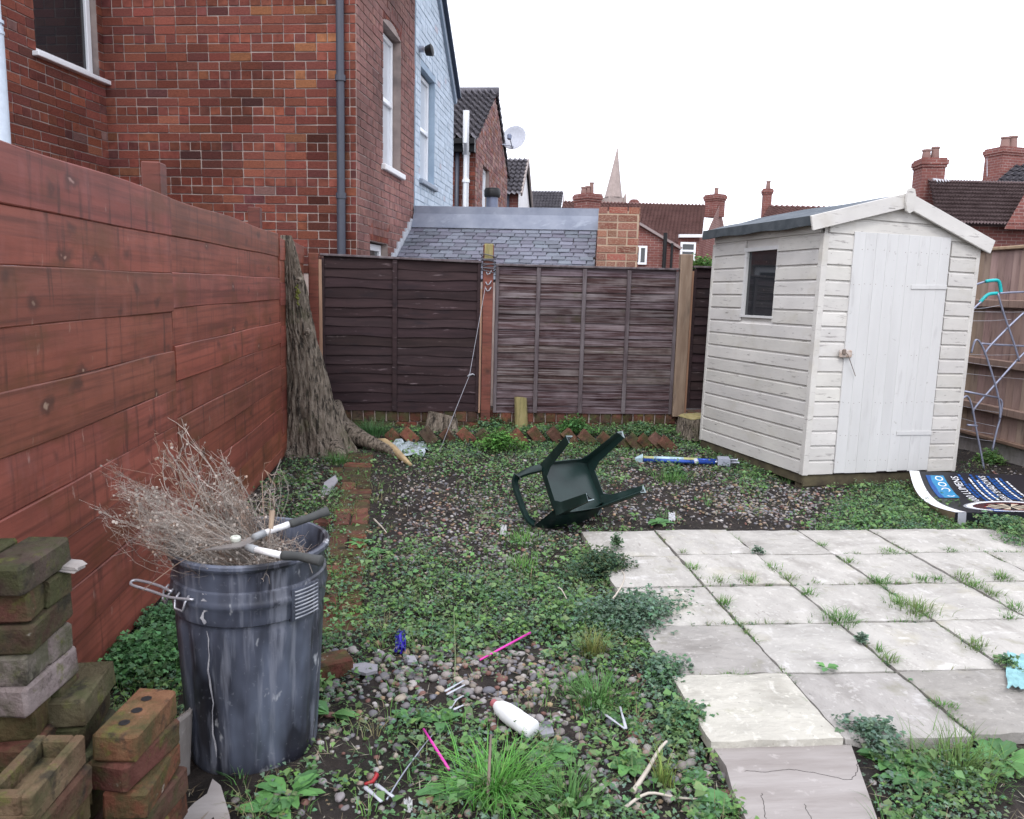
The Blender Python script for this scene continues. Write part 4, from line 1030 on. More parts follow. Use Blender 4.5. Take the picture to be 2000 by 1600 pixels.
q = MB(); q.bar(UD(1326, 461, t0+.9), UD(1378, 461, t0+.9), .2, .12); q.build('fascia', M_white, wing)
def far_win(x0, y0, x1, y1, t, parts, name='window'):
    a, b = UD(x0, y0, t), UD(x1, y1, t); cx = (a.x+b.x)/2; wid = abs(UD(x1, y0, t).x-a.x); hh = a.z-b.z; fw = .075
    M = TR(a.x, a.y-.02, b.z) @ RZ(-CAM_YAW)
    q = MB(); q.span((0, -.05, 0), (fw, .03, hh), M=M); q.span((wid-fw, -.05, 0), (wid, .03, hh), M=M); q.span((fw, -.05, 0), (wid-fw, .03, fw), M=M); q.span((fw, -.05, hh-fw), (wid-fw, .03, hh), M=M)
    for k, s in parts:
        if k == 'm': q.span((wid*s-fw*.5, -.05, fw), (wid*s+fw*.5, .03, hh-fw), M=M)
        elif k == 'h': q.span((fw, -.05, hh*s-fw*.5), (wid-fw, .03, hh*s+fw*.5), M=M)
        elif k == 'v': q.span((wid*s-fw*.5, -.05, fw), (wid*s+fw*.5, .03, hh*.62), M=M)
    W_ = q.build(name, M_upvc, wing)
    g = MB(); g.span((fw*.8, .0, fw*.8), (wid-fw*.8, .01, hh-fw*.8), M=M); g.build('pane', M_glassdark, W_)
far_win(1238, 480, 1264, 517, t0, [('m', .45)]); far_win(1329, 473, 1359, 540, t0+.9, [('h', .75), ('v', .5)], 'door')
for x in (1300, 1313): q = MB(); a = UD(x, 455 if x == 1300 else 475, t0-.2); q.tube([(a.x, a.y, 0), (a.x, a.y, a.z)], .075 if x == 1300 else .05, 8); q.build('pipe', M_black, wing)
# right-hand roofs
rh = empty('tiled_house', UD(1880, 400, 25), 'brick house with a brown tiled roof and two tall chimneys behind the shed', 'house')
zE, zR = UD(1900, 440, 22).z, UD(1900, 357, 25).z
A_, B_ = at_t(1825, 22, zE), at_t(2060, 22, zE); C_ = at_t(1797, 25, zR); tiles(rh, 'roof_tiles', A_, at_t(2045, 22, zE), C_, 34, 12, M_tile_brown, amp=.045, step=.07)
q = MB(); q.add([at_t(1797, 25.05, zR+.02), at_t(2120, 25.05, zR+.02), at_t(2120, 28, zE), at_t(1770, 28, zE)], [(0, 1, 2, 3)]); q.build('roof_back', M_tile_brown, rh)
q = MB(); q.add([at_t(1800, 22.3, 0), at_t(2050, 22.3, 0), at_t(2050, 27.9, 0), at_t(1800, 27.9, 0), at_t(1800, 22.3, zE), at_t(2050, 22.3, zE), at_t(2050, 27.9, zE), at_t(1800, 27.9, zE)], [(0, 1, 5, 4), (1, 2, 6, 5), (2, 3, 7, 6), (3, 0, 4, 7)]); q.build('wall', M_brickfar, rh)
q = MB(); q.add([at_t(1955, 21.9, zE-.1), at_t(2060, 21.9, zE-.1), at_t(2060, 22.1, zR-.1), at_t(2008, 22.05, zR-.1)], [(0, 1, 2, 3)]); q.build('side_wall', M_brickfar, rh)
for x in (1873, 1937):
    a = UD(x, 403, 23.4); q = MB(); q.box((0, 0, 0), (.28, .3, .05), TR(a.x, a.y-.05, a.z+.12) @ RX(.5), .01); q.build('vent_tile', flat('vent_white', (.6, .6, .64), .5), rh)
ca = UD(1812, 360, 25); chimney(rh, (ca.x, ca.y), .68, .75, zR-.9, UD(1812, 313, 25).z, rad(-12), [(-.13, .3, .14), (.13, .38, .13)])
q = MB(); q.box((0, 0, 0), (.5, .3, .05), TR(ca.x+.15, ca.y-.5, zR-.05) @ RX(.5)); q.build('flashing', M_flash, rh)
cb_ = UD(1975, 340, 29); chimney(rh, (cb_.x, cb_.y), 1.7, .8, zR-.8, UD(1965, 293, 29).z, rad(8), [(-.42, .4, .17), (-.1, .45, .17)])
zQ = UD(1980, 328, 30).z
q = MB(); tiles(rh, 'roof_tiles', at_t(1905, 27, zR-.1), at_t(2060, 27, zR-.1), at_t(1985, 30, zQ+.4), 12, 9, M_tile, amp=.05, step=.05)
mh = empty('tiled_house', UD(1560, 410, 40), 'distant tiled roof with one slim chimney peeping over the shed', 'house')
zE, zR = UD(1560, 440, 38).z, UD(1560, 404, 41).z
tiles(mh, 'roof_tiles', at_t(1478, 38, zE), at_t(1720, 38, zE), at_t(1497, 41, zR), 22, 9, M_tile_red, amp=.06, step=.05)
q = MB(); q.add([at_t(1478, 38.2, 0), at_t(1720, 38.2, 0), at_t(1720, 38.2, zE), at_t(1478, 38.2, zE)], [(0, 1, 2, 3)]); q.build('wall', M_brickfar, mh)
q = MB(); q.add([at_t(1478, 38.1, 0), at_t(1478, 38.1, zE), at_t(1497, 41, zR), at_t(1500, 44, zE), at_t(1500, 44, 0)], [(0, 1, 2, 3, 4)]); q.build('gable', M_brickpale, mh)
cm = UD(1497, 400, 41); chimney(mh, (cm.x, cm.y), .42, .5, zR-.9, UD(1497, 370, 41).z, rad(-15), [(.02, .4, .12)])
sp_ = empty('church_spire', UD(1199, 400, 400), 'pale grey church spire far off, haze put into its stone colour', 'spire')
b0 = UD(1198, 386, 400); tip = UD(1203, 288, 400); R_ = 17.5/CAM_F*400
q = MB(); v = []; n = 8
for t, rr in ((0, R_), (.3, R_*.68), (.62, R_*.36), (.98, R_*.03)):
    for k in range(n): a = 2*PI*(k+.5)/n+.2; v.append((b0.x+(tip.x-b0.x)*t+rr*math.cos(a), b0.y+rr*math.sin(a), b0.z+(tip.z-b0.z)*t))
q.add(v, [(i*n+k, i*n+(k+1) % n, (i+1)*n+(k+1) % n, (i+1)*n+k) for i in range(3) for k in range(n)]); q.tube([(tip.x, tip.y, tip.z-1), (tip.x, tip.y, tip.z+1.5)], .15, 6); q.build('spire', M_stone_hazed, sp_)
q = MB(); Mt = TR(b0.x, b0.y, 0) @ RZ(.3); q.span((-R_*.85, -R_*.85, 0), (R_*.85, R_*.85, b0.z), M=Mt); q.build('tower', M_stone_hazed, sp_)
for a in (-1, 1):
    for b in (-1, 1): q = MB(); q.lathe([(.8, b0.z-6), (.9, b0.z-1), (.9, b0.z), (.05, b0.z+2.5)], 6, Mt @ TR(a*R_*.95, b*R_*.95, 0)); q.build('pinnacle', M_stone_hazed, sp_)
q = MB(); lw = UD(1191, 396, 395); q.box((0, 0, 0), (1.2, .4, 3), TR(lw.x, lw.y, lw.z), 0); q.build('louvre', M_black, sp_)
def aerial(label, px, py0, py1, t, arms):
    a, b = UD(px, py0, t), UD(px, py1, t); A = empty('aerial', a, label, 'aerial')
    q = MB(); q.tube([a, b], .012, 5); q.build('mast', M_wire, A)
    q = MB(); 
    for dx, dz in arms: q.tube([b+Vector((-dx*.2, 0, dz)), b+Vector((dx, .1, dz+.12))], .01, 5)
    q.build('boom', M_wire, A)
aerial('thin television aerial rising beside the big right chimney', 1928, 345, 250, 29, [(.4, 0), (.3, -.1)])
aerial('faint television aerial over the small terrace chimney', 1127, 372, 345, 30, [(.2, 0)])
aerial('faint television aerial near the church spire', 1172, 395, 342, 33, [(.15, 0), (.2, -.2)])
aerial('thin aerial above the end chimney of the terrace', 1387, 385, 357, 35.4, [(.25, 0)])
# hedge top between post and shed
M_hedge = M_leaf
# ------------------------------------------------------------------ garden shed
SM = TR(2.861, 5.726, .101) @ RZ(.184) @ RY(.017) @ RX(-.010)
SMI = SM.inverted(); SX, SY_, SZ = (Vector(SM.col[k][:3]) for k in range(3)); SO = Vector(SM.col[3][:3])
def SHS(px, py, off=0.0): q = SMI @ UP(px, py, SO+SX*off, SX); return q.y, q.z
def SHF(px, py, off=0.0): q = SMI @ UP(px, py, SO+SY_*off, SY_); return q.x, q.z
W, D, H, HR = 1.439, 1.551, 1.83, 2.12
WR = .66; sL, sR = .268, .355
shed = empty('shed', label='white painted wooden garden shed with a leaning plank door and felt roof', cat='shed', M=SM)
def sobj(mb, name, m, parent=None, **kw): return mb.build(name, m, parent or shed, M=SM, **kw)
def shiplap(u0, u1, z0, z1, face, name='board', top=None):
    """one shiplap board on the side (x = 0) or front (y = 0) wall, scooped at its upper edge"""
    prof_ = [(z0+.003, .0), (z0+.003, .018), (z1-.020, .0165), (z1-.013, .009), (z1+.002, .004), (z1+.002, .0)]
    v = []
    n = 4
    for k in range(n+1):
        u = u0+(u1-u0)*k/n
        for z, t in prof_:
            j = random.uniform(-.0012, .0012)
            zz = z if top is None else min(z, top(u))
            v.append((-t+j, u, zz) if face == 's' else (u, -t+j, zz))
    m = len(prof_); f = []
    for k in range(n):
        for e in range(m):
            q = (k*m+e, k*m+(e+1) % m, (k+1)*m+(e+1) % m, (k+1)*m+e); f.append(q if face == 'f' else q[::-1])
    f += [tuple(range(m))[::-1], tuple(range(n*m, n*m+m))]
    mb = MB(); mb.add(v, f); o = sobj(mb, name, M_shed); k = random.uniform(.93, 1.05); o.color = (k, k, k*random.uniform(.985, 1.015), 1); return o
rz = lambda x: HR+.012-(sL*(WR-x) if x < WR else sR*(x-WR))
# inner carcass
mb = MB(); t_ = .03
mb.span((.002, .002, 0), (W-.002, t_, 0.02)); mb.span((0.001, D-t_, 0), (W, D, H)); mb.span((W-t_, .01, 0), (W, D, H)); mb.span((0, 0, 0), (W, D, .03))
sobj(mb, 'carcass', M_fence_dark)
wy0, wz0 = SHS(1511, 618); wy1, wz1 = SHS(1459, 492)
wy0, wy1 = min(wy0, wy1), max(wy0, wy1); wz0, wz1 = min(wz0, wz1), max(wz0, wz1)
nb = 16; bh_ = H/nb
for k in range(nb):
    z0, z1 = k*bh_, (k+1)*bh_
    if z1 > wz0+.02 and z0 < wz1-.02:
        shiplap(.03, wy0, z0, z1, 's'); shiplap(wy1, D-.01, z0, z1, 's')
    else: shiplap(.03, D-.01, z0, z1, 's')
shiplap(.03, D-.01, H, H+.085, 's')
mb = MB(); mb.span((.002, .03, 0), (.006, wy0, H)); mb.span((.002, wy1, 0), (.006, D-.03, H)); mb.span((.002, wy0, 0), (.006, wy1, wz0)); mb.span((.002, wy0, wz1), (.006, wy1, H)); mb.span((.002, .03, H), (.006, D-.03, H+.085)); sobj(mb, 'side_lining', M_shed)
wb = MB(); wb.span((-.02, wy0-.012, wz1-.002), (.012, wy1+.012, wz1+.03)); wb.span((-.02, wy0-.012, wz0-.02), (.012, wy1+.012, wz0)); wb.span((-.016, wy1-.03, wz0), (.02, wy1+.006, wz1)); wb.span((-.01, wy0-.004, wz0), (.02, wy0+.01, wz1))
Wn = sobj(wb, 'window', M_sheddoor); mb = MB(); mb.span((.008, wy0, wz0), (.012, wy1, wz1)); sobj(mb, 'pane', M_glassdark, Wn)
# front boards left and right of the door, then the gable
dl0, _ = SHF(1668, 460); dl1, _ = SHF(1624, 930); dr0, dz1 = SHF(1857, 462); dr1, dz0 = SHF(1806, 933)
DL, DR = (dl0+dl1)/2, (dr0+dr1)/2; DT = SHF(1760, 455)[1]
zt = lambda x: rz(x)-.025
k = 0
while k*bh_ < HR:
    z0, z1 = k*bh_, (k+1)*bh_
    if z1 <= DT+.03:
        shiplap(.028, DL-.004, z0, z1, 'f'); shiplap(DR+.004, W-.03, z0, z1, 'f')
    else:
        xa = next((x/200 for x in range(6, 288) if zt(x/200) > z0+.01), None); xb = next((x/200 for x in range(281, 6, -1) if zt(x/200) > z0+.01), None)
        if xa is not None and xb is not None and xb-xa > .05: shiplap(max(.03, xa), min(W-.03, xb), z0, z1, 'f', top=zt)
    k += 1
mb = MB(); mb.span((.03, .003, 0), (DL, .008, H)); mb.span((DR, .003, 0), (W-.03, .008, H)); mb.span((DL, .003, DT), (DR, .008, H))
mb.add([(.0, .003, H-.1), (W, .003, H-.1), (W, .003, zt(W)), (WR, .003, zt(WR)), (0, .003, zt(0)), (.0, .03, H-.1), (W, .03, H-.1), (W, .03, zt(W)), (WR, .03, zt(WR)), (0, .03, zt(0))], [(0, 1, 2, 3, 4), (9, 8, 7, 6, 5)]); sobj(mb, 'front_lining', M_shed)
for (x0, y0, x1, y1) in ((-.02, -.02, .03, .03), (W-.032, -.02, W+.006, .02), (-.02, D-.03, .01, D+.01)):
    mb = MB(); mb.span((x0, y0, -.005), (x1, y1, H-.005), b=.004); o = sobj(mb, 'corner_trim', M_shed)
# door: vertical tongue and groove planks, slightly dropped
DM = SM @ TR(DL, -.019, .012) @ RY(rad(-.5))
DH, DW = DT-.03, DR-DL-.006
door = MB(); door.span((.002, .004, 0), (DW-.002, .014, DH)); DO = door.build('door', M_sheddoor, shed, M=DM)
npk = 9
for k in range(npk):
    mb = MB(); mb.span((k*DW/npk+.0003, -.009+random.uniform(-.0006, .0006), random.uniform(-.006, .002)), ((k+1)*DW/npk-.0003, .004, DH-.003*random.random()), b=.0012)
    o = mb.build('plank', M_sheddoor, DO, M=DM); c = random.uniform(.985, 1.015); o.color = (c, c, c, 1)
for z, a in ((DH*.79, -.028), (DH*.165, .012)):
    mb = MB(); mb.add(*cbox(.34, .006, .034, .002), RY(a)); mb.build('hinge', M_sheddoor, DO, M=DM @ TR(DW-.17, -.013, z))
mb = MB(); mb.span((-.055, -.034, DH*.49), (.05, -.012, DH*.49+.055), b=.004); la = mb.build('latch', mat('latch_paint', (.5, .44, .4), (.3, .22, .17), scale=30, rough=.7, bump=.3), DO, M=DM)
mb = MB(); mb.tube([(-.03, -.045, DH*.5+.03), (.0, -.05, DH*.5), (.1, -.03, DH*.5-.16)], .003, 6); mb.build('bolt_wire', M_rust, DO, M=DM)
mb = MB(); mb.span((-.045, -.05, DH*.5+.005), (-.015, -.03, DH*.5+.045), b=.006); mb.build('padlock', M_rust, DO, M=DM)
nl = MB()
for zf in (.93, .79, .5, .3, .16, .05):
    for k in range(npk*2):
        if random.random() < .6: nl.lathe([(0, -.0005), (.0032, 0)], 6, TR((k+.5)*DW/(npk*2), -.0105, DH*zf+random.uniform(-.006, .006)) @ RX(PI/2))
nl.build('nail', M_rust, DO, M=DM, kind='stuff')
nl = MB()
for k in range(nb):
    z = (k+.5)*bh_
    for x in (.06, DL-.03, DR+.03, W-.06):
        for dz in (-.022, .022): nl.lathe([(0, -.0005), (.0032, 0)], 6, TR(x+random.uniform(-.006, .006), -.0165, z+dz) @ RX(PI/2))
    for y in (.06, .7, D-.05): nl.lathe([(0, -.0005), (.003, 0)], 6, TR(-.0165, y+random.uniform(-.01, .01), z-.02) @ RY(-PI/2))
sobj(nl, 'nail', M_rust, kind='stuff')
# roof
OV = .075; y0r, y1r = -.045, D+.06; ex = W/2+OV
for sgn, nm in ((-1, 'roof_slope'), (1, 'roof_slope')):
    xe = -.1 if sgn < 0 else W+.07; mb = MB(); nx_, ny_ = 8, 12; v = []
    for a in range(nx_+1):
        for b in range(ny_+1):
            x = WR+(xe-WR)*a/nx_; y = y0r+(y1r-y0r)*b/ny_
            v.append((x, y, rz(x)+.018+.004*math.sin(a*1.7+b*.9)))
    f = [(a*(ny_+1)+b, (a+1)*(ny_+1)+b, (a+1)*(ny_+1)+b+1, a*(ny_+1)+b+1) for a in range(nx_) for b in range(ny_)]
    mb.add(v, f if sgn > 0 else [t[::-1] for t in f]); mb.add([(WR, y0r, rz(WR)+.002), (xe, y0r, rz(xe)+.002), (xe, y1r, rz(xe)+.002), (WR, y1r, rz(WR)+.002)], [(0, 1, 2, 3)])
    R_ = sobj(mb, nm, M_felt)
    mb = MB(); xo = xe+sgn*.004; v = []; n = 14
    for b in range(n+1):
        y = y0r+(y1r-y0r)*b/n; w_ = .006*math.sin(b*1.3)
        v += [(xo-sgn*.03, y, rz(xe)+.026), (xo, y, rz(xe)+.02), (xo+sgn*.006, y, rz(xe)-.055+w_), (xo-sgn*.012, y, rz(xe)-.055+w_)]
    mb.add(v, [(b*4+e, b*4+(e+1) % 4, (b+1)*4+(e+1) % 4, (b+1)*4+e) for b in range(n) for e in range(4)]); sobj(mb, 'felt_edge', M_felt_dark, R_)
mb = MB(); mb.bar((WR, -.0555, rz(WR)-.028), (-.165, -.0555, rz(-.165)-.028), .02, .108, .003, up=(0, 0, 1)); o = sobj(mb, 'bargeboard', M_shed); o.color = (1.04, 1.04, 1.05, 1)
mb = MB(); mb.bar((WR, -.0565, rz(WR)-.028), (W+.07, -.0565, rz(W+.07)-.028), .02, .108, .003, up=(0, 0, 1)); o = sobj(mb, 'bargeboard', M_shed); o.color = (1.04, 1.04, 1.05, 1)
fz = rz(WR); mb = MB(); poly = [(x*1.25, z*1.1) for x, z in [(0, .055), (.022, .045), (.032, .01), (.033, -.05), (.024, -.1), (0, -.115), (-.024, -.1), (-.033, -.05), (-.032, .01), (-.022, .045)]]
mb.prism([(x, z) for x, z in poly], 0, .02, TR(WR, -.069, fz) @ RX(PI/2)); o = sobj(mb, 'finial', M_shed)
mb = MB()
for y in (.04, D/2, D-.08): mb.span((-.0, y-.03, -.11), (W, y+.05, -.008))
mb.span((-.008, .0, -.07), (.04, D, -.006)); mb.span((0, -.004, -.09), (W, .03, -.006)); sobj(mb, 'bearer', mat('old_bearer', (.1, .085, .05), (.05, .04, .028), scale=8, rough=.95, bump=.5))

# ------------------------------------------------------------------ right boundary: vertical board fence
RX_ = 5.27
rfen = empty('board_fence', (RX_, 6.8, 0), 'tall brown vertical board fence behind the clothes airer', 'fence')
M_brownwood = mat('brown_fence_timber', (.36, .255, .205), (.27, .185, .15), scale=4, stretch=(1, 3, .4), rough=.85, bump=.3, bscale=22, objcol=1, layers=[((.12, .075, .06), 6, (1, 4, .5), .57, .7, .6), ((.42, .3, .25), 5, (1, 3, .5), .62, .74, .4)])
y = 4.7
while y < 7.86:
    mb = MB(); t = .012; mb.add([(RX_, y, .17), (RX_-.004, y+.098, .17), (RX_-.016, y+.098, .17), (RX_-.006, y, .17), (RX_, y, 1.93), (RX_-.004, y+.098, 1.93), (RX_-.016, y+.098, 1.93), (RX_-.006, y, 1.93)],
                       [(0, 1, 5, 4), (1, 2, 6, 5), (2, 3, 7, 6), (3, 0, 4, 7), (4, 5, 6, 7), (0, 3, 2, 1)])
    o = mb.build('board', M_brownwood, rfen); k = random.uniform(.85, 1.15); o.color = (k, k*random.uniform(.94, 1.05), k*random.uniform(.92, 1.06), 1); y += .098
for z in (.42, .85, 1.4):
    mb = MB(); mb.span((RX_-.06, 4.7, z), (RX_-.017, 7.86, z+.075), .008); o = mb.build('rail', M_brownwood, rfen); o.color = (.8, .78, .78, 1)
mb = MB(); mb.span((RX_-.05, 4.7, 1.93), (RX_+.03, 7.86, 1.962), .006); o = mb.build('capping', M_tanwood, rfen); o.color = (1.1, 1.05, .95, 1)
mb = MB(); mb.span((RX_-.02, 4.7, -.03), (RX_+.025, 7.86, .165), .01); mb.build('gravel_board', M_concrete, rfen)
mb = MB(); mb.span((RX_-.06, 4.7, .165), (RX_+.0, 7.86, .2), .006); o = mb.build('gravel_rail', M_brownwood, rfen); o.color = (.6, .55, .5, 1)

# ------------------------------------------------------------------ folding clothes airer
AY = 6.38
air = empty('clothes_airer', UY(1915, 905, AY), 'folded grey metal clothes airer with turquoise corner grips behind the shed', 'clothes airer')
M_tube = flat('airer_tube', (.30, .32, .42), .4, metal=.35); M_turq = flat('turquoise_plastic', (.02, .42, .43), .35)
def ap(pts, dy=0.0): return [UY(x, y, AY+dy) for x, y in pts]
tubes_ = [([(1896, 560), (1912, 554), (1929, 549)], .05), ([(1890, 617), (1904, 601), (1916, 590)], 0), ([(1953, 573), (1985, 571), (2060, 569)], 0),
          ([(1949, 573), (1958, 605), (1970, 640), (1982, 675), (1991, 706)], 0), ([(2060, 560), (2000, 611), (1968, 641), (1932, 678), (1923, 693)], .03),
          ([(1897, 690), (1902, 671), (1907, 664), (1914, 669), (1925, 692), (1945, 755), (1953, 795), (1953, 818)], .02), ([(1916, 671), (1960, 674), (2060, 679)], .04),
          ([(2060, 640), (2000, 690), (1943, 752), (1907, 793), (1899, 808)], .03), ([(1872, 784), (1882, 777), (1889, 774), (1895, 783), (1901, 806), (1908, 845), (1915, 880), (1922, 916)], .0),
          ([(1950, 777), (1956, 783), (1957, 793), (1953, 818), (1946, 845), (1938, 880)], .04), ([(1889, 830), (1909, 832)], 0), ([(1876, 763), (1950, 777)], .02)]
for P, dy in tubes_:
    q = MB(); pts = smooth_path(ap(P, dy)) if len(P) > 2 else ap(P, dy); q.tube(pts, .0085, 8); q.build('tube', M_tube, air, smooth=True)
for P in ([(1925, 550), (1938, 548), (1950, 549), (1954, 562), (1955, 574)], [(1914, 591), (1921, 583), (1931, 575), (1948, 573)]):
    q = MB(); q.tube(smooth_path(ap(P, .01 if P[0][0] == 1914 else .03)), .0145, 8); q.build('grip', M_turq, air, smooth=True)
q = MB()
for a, b in (((1898, 604), (1955, 596)), ((1898, 609), (2060, 608)), ((1895, 627), (1975, 624)), ((1888, 692), (1985, 693)), ((1886, 707), (1970, 718)), ((1880, 729), (2060, 745)), ((1874, 792), (1950, 806)), ((1870, 815), (1945, 833)), ((1866, 835), (1940, 848)), ((1866, 850), (1938, 862))):
    A, B = ap([a, b], .02); q.tube([A, A.lerp(B, .5)+Vector((0, 0, -.006)), B], .0022, 5)
q.build('wire', M_wire, air, kind='stuff')

# ------------------------------------------------------------------ bent dartboard carton on the weeds
BT = .085
nL, fL = U(1866, 1001, BT), U(1776, 921, .13)
nR = nL+Vector((1.05, -.02, 0)); bu = (nR-nL); bv = (fL-nL)
def carton(u, v, dz=0.0):
    """u to the right 0..1, v away 0..1: sheet that sags in the middle and lifts at the far side"""
    p = nL+bu*u+bv*v
    sag = -.055*math.sin(PI*v)*(1-.35*u)
    p.z = BT+.05*v*v*(1-u*.6)+sag*.9+dz; p.x -= .06*math.sin(PI*v)*(1-u)**2
    return p
box_o = empty('dartboard_carton', nL.lerp(fL, .5), 'black dartboard carton with blue and white print, lying bent beside the shed', 'carton')
M_card = mat('black_print', (.010, .011, .016), (.014, .015, .02), scale=3, rough=.35, bump=0, spec=.4); M_kraft = mat('brown_card', (.34, .25, .17), (.27, .2, .14), scale=6, rough=.9, bump=.2)
M_pw, M_pb, M_pl = flat('print_white', (.72, .73, .76), .4, var=.03), flat('print_blue', (.012, .075, .27), .4, var=.1), flat('print_light_blue', (.03, .22, .42), .4, var=.15)
M_pr, M_pc, M_pg = flat('print_red', (.3, .02, .02), .4), flat('print_cream', (.55, .47, .36), .4), flat('print_grey', (.3, .31, .34), .4)
nu, nv = 24, 24; v = [carton(a/nu, b/nv) for a in range(nu+1) for b in range(nv+1)]
q = MB(); q.add(v, [(a*(nv+1)+b, (a+1)*(nv+1)+b, (a+1)*(nv+1)+b+1, a*(nv+1)+b+1) for a in range(nu) for b in range(nv)]); q.build('lid', M_card, box_o, smooth=True)
def strip(name, m, u0, u1, v0, v1, dz, n=24, m_=6):
    q = MB(); v = [carton(u0+(u1-u0)*a/m_, v0+(v1-v0)*b/n, dz) for a in range(m_+1) for b in range(n+1)]
    q.add(v, [(a*(n+1)+b, (a+1)*(n+1)+b, (a+1)*(n+1)+b+1, a*(n+1)+b+1) for a in range(m_) for b in range(n)]); return q.build(name, m, box_o)
strip('white_edge', M_pw, -.0, .075, 0, 1, .0015)
# sides
q = MB(); n = 24
for b in range(n):
    a0, a1 = carton(0, b/n), carton(0, (b+1)/n); q.add([a0, a1, a1-Vector((-.03, 0, min(.085, a1.z-.0))), a0-Vector((-.03, 0, min(.085, a0.z-.0)))], [(0, 3, 2, 1)])
q.build('side', M_kraft, box_o)
q = MB()
for b in range(n):
    a0, a1 = carton(b/n, 0), carton((b+1)/n, 0); q.add([a0, a1, Vector((a1.x, a1.y+.004, 0)), Vector((a0.x, a0.y+.004, 0))], [(0, 3, 2, 1)])
q.build('side', M_card, box_o)
q = MB(); a0 = carton(0.015, 0); a1 = carton(.07, 0); q.add([a0+Vector((0, -.004, 0)), a1+Vector((0, -.004, 0)), Vector((a1.x, a1.y-.012, .0)), Vector((a0.x, a0.y-.012, .0))], [(0, 3, 2, 1)]); q.build('flap', M_pg, box_o)
def printed(name, m, poly, dz=.003):
    """flat print: a polygon in (u, v) laid on the bent sheet"""
    q = MB(); c = carton(sum(p[0] for p in poly)/len(poly), sum(p[1] for p in poly)/len(poly), dz)
    q.add([carton(*p, dz) for p in poly]+[c], [(k, (k+1) % len(poly), len(poly)) for k in range(len(poly))]); return q
def put(name, m, polys, dz=.003):
    q = MB()
    for P in polys:
        s_ = printed(name, m, P, dz); q.add(s_.v, s_.f)
    return q.build(name, m, box_o)
def quad(u0, u1, v0, v1, n=6): return [(u0, v0+(v1-v0)*k/n) for k in range(n+1)]+[(u1, v1-(v1-v0)*k/n) for k in range(n+1)]
put('print_panel', M_pl, [quad(.115, .25, .5, .93)])
put('print_panel', M_pb, [quad(.115, .15, .5, .93)], .0035)
def ringp(cu, cv, ru, rv, w_, n=28, a0=0, a1=2*PI):
    out = []
    for k in range(n):
        t0, t1 = a0+(a1-a0)*k/n, a0+(a1-a0)*(k+1)/n
        out.append([(cu+ru*math.cos(t0), cv+rv*math.sin(t0)), (cu+ru*math.cos(t1), cv+rv*math.sin(t1)), (cu+ru*(1-w_)*math.cos(t1), cv+rv*(1-w_)*math.sin(t1)), (cu+ru*(1-w_)*math.cos(t0), cv+rv*(1-w_)*math.sin(t0))])
    return out
ic = []
for k in range(4): ic += ringp(.205, .56+k*.105, .03, .04, .3, 14)
put('print_icon', M_pw, ic, .005)
def text_print(s, u0, size_u, v0, len_v, m, dz=.004):
    """lettering printed on the sheet: reads away from the camera, tops of the letters to the left"""
    cu = bpy.data.curves.new('lettering', 'FONT'); cu.body = s; cu.resolution_u = 2
    ob = bpy.data.objects.new('lettering', cu); COL.objects.link(ob)
    dg = bpy.context.evaluated_depsgraph_get(); me = bpy.data.meshes.new_from_object(ob.evaluated_get(dg)); bpy.data.objects.remove(ob); 
    vs_ = [v.co.copy() for v in me.vertices]; x0, x1 = min(v.x for v in vs_), max(v.x for v in vs_); y0, y1 = min(v.y for v in vs_), max(v.y for v in vs_)
    for vtx, c in zip(me.vertices, vs_): vtx.co = carton(u0+size_u*(1-(c.y-y0)/(y1-y0)), v0+len_v*(c.x-x0)/(x1-x0), dz)
    me.materials.clear(); me.materials.append(m); me.name = 'lettering'
    return link('lettering', me, box_o)
text_print('1000 LUMENS', .30, .055, .38, .54, M_pw)
text_print('ZERO SHADOWS', .52, .05, .40, .54, M_pw)
bars_w = []; bars_b = []
for u_, kind, l0, l1 in ((.365, 'b', .5, .96), (.395, 'b', .42, .8), (.43, 'w', .4, .9), (.455, 'b', .45, .97), (.48, 'w', .43, .86), (.50, 'b', .5, .95), (.585, 'b', .45, .95), (.61, 'b', .42, .9), (.64, 'w', .42, .92), (.665, 'b', .5, .92), (.70, 'w', .44, .85)):
    v_ = l0
    while v_ < l1:
        L = random.uniform(.02, .06); (bars_w if kind == 'w' else bars_b).append(quad(u_, u_+(.014 if kind == 'w' else .02), v_, min(v_+L, l1), 2)); v_ += L+.012
tag(put('small_print', M_pw, bars_w), kind='stuff'); tag(put('small_print', M_pb, bars_b), kind='stuff')
cu_, cv_ = .47, .21; ru_, rv_ = .30, .2
put('board_light', M_pg, ringp(cu_, cv_, ru_, rv_, .06, 40)+[]); put('board_light', M_pw, ringp(cu_, cv_, ru_*.94, rv_*.94, .14, 40), .004)
put('board_rim', flat('print_dark_red', (.05, .012, .014), .4), ringp(cu_, cv_, ru_*.80, rv_*.80, .30, 40), .0035)
seg_c, seg_r = [], []
for k in range(20):
    a0, a1 = 2*PI*k/20, 2*PI*(k+1)/20; P = [(cu_, cv_)]+[(cu_+ru_*.56*math.cos(a), cv_+rv_*.56*math.sin(a)) for a in (a0, (a0+a1)/2, a1)]
    if k % 2: seg_c.append(P)
put('board_face', M_pc, seg_c, .004); put('board_ring', M_pr, [p for i, p in enumerate(ringp(cu_, cv_, ru_*.57, rv_*.57, .07, 40)) if (i//2) % 2], .0045)
put('print_glow', M_pb, [[(.28, .03), (.38, .02), (.36, .1), (.3, .2)]], .0035)

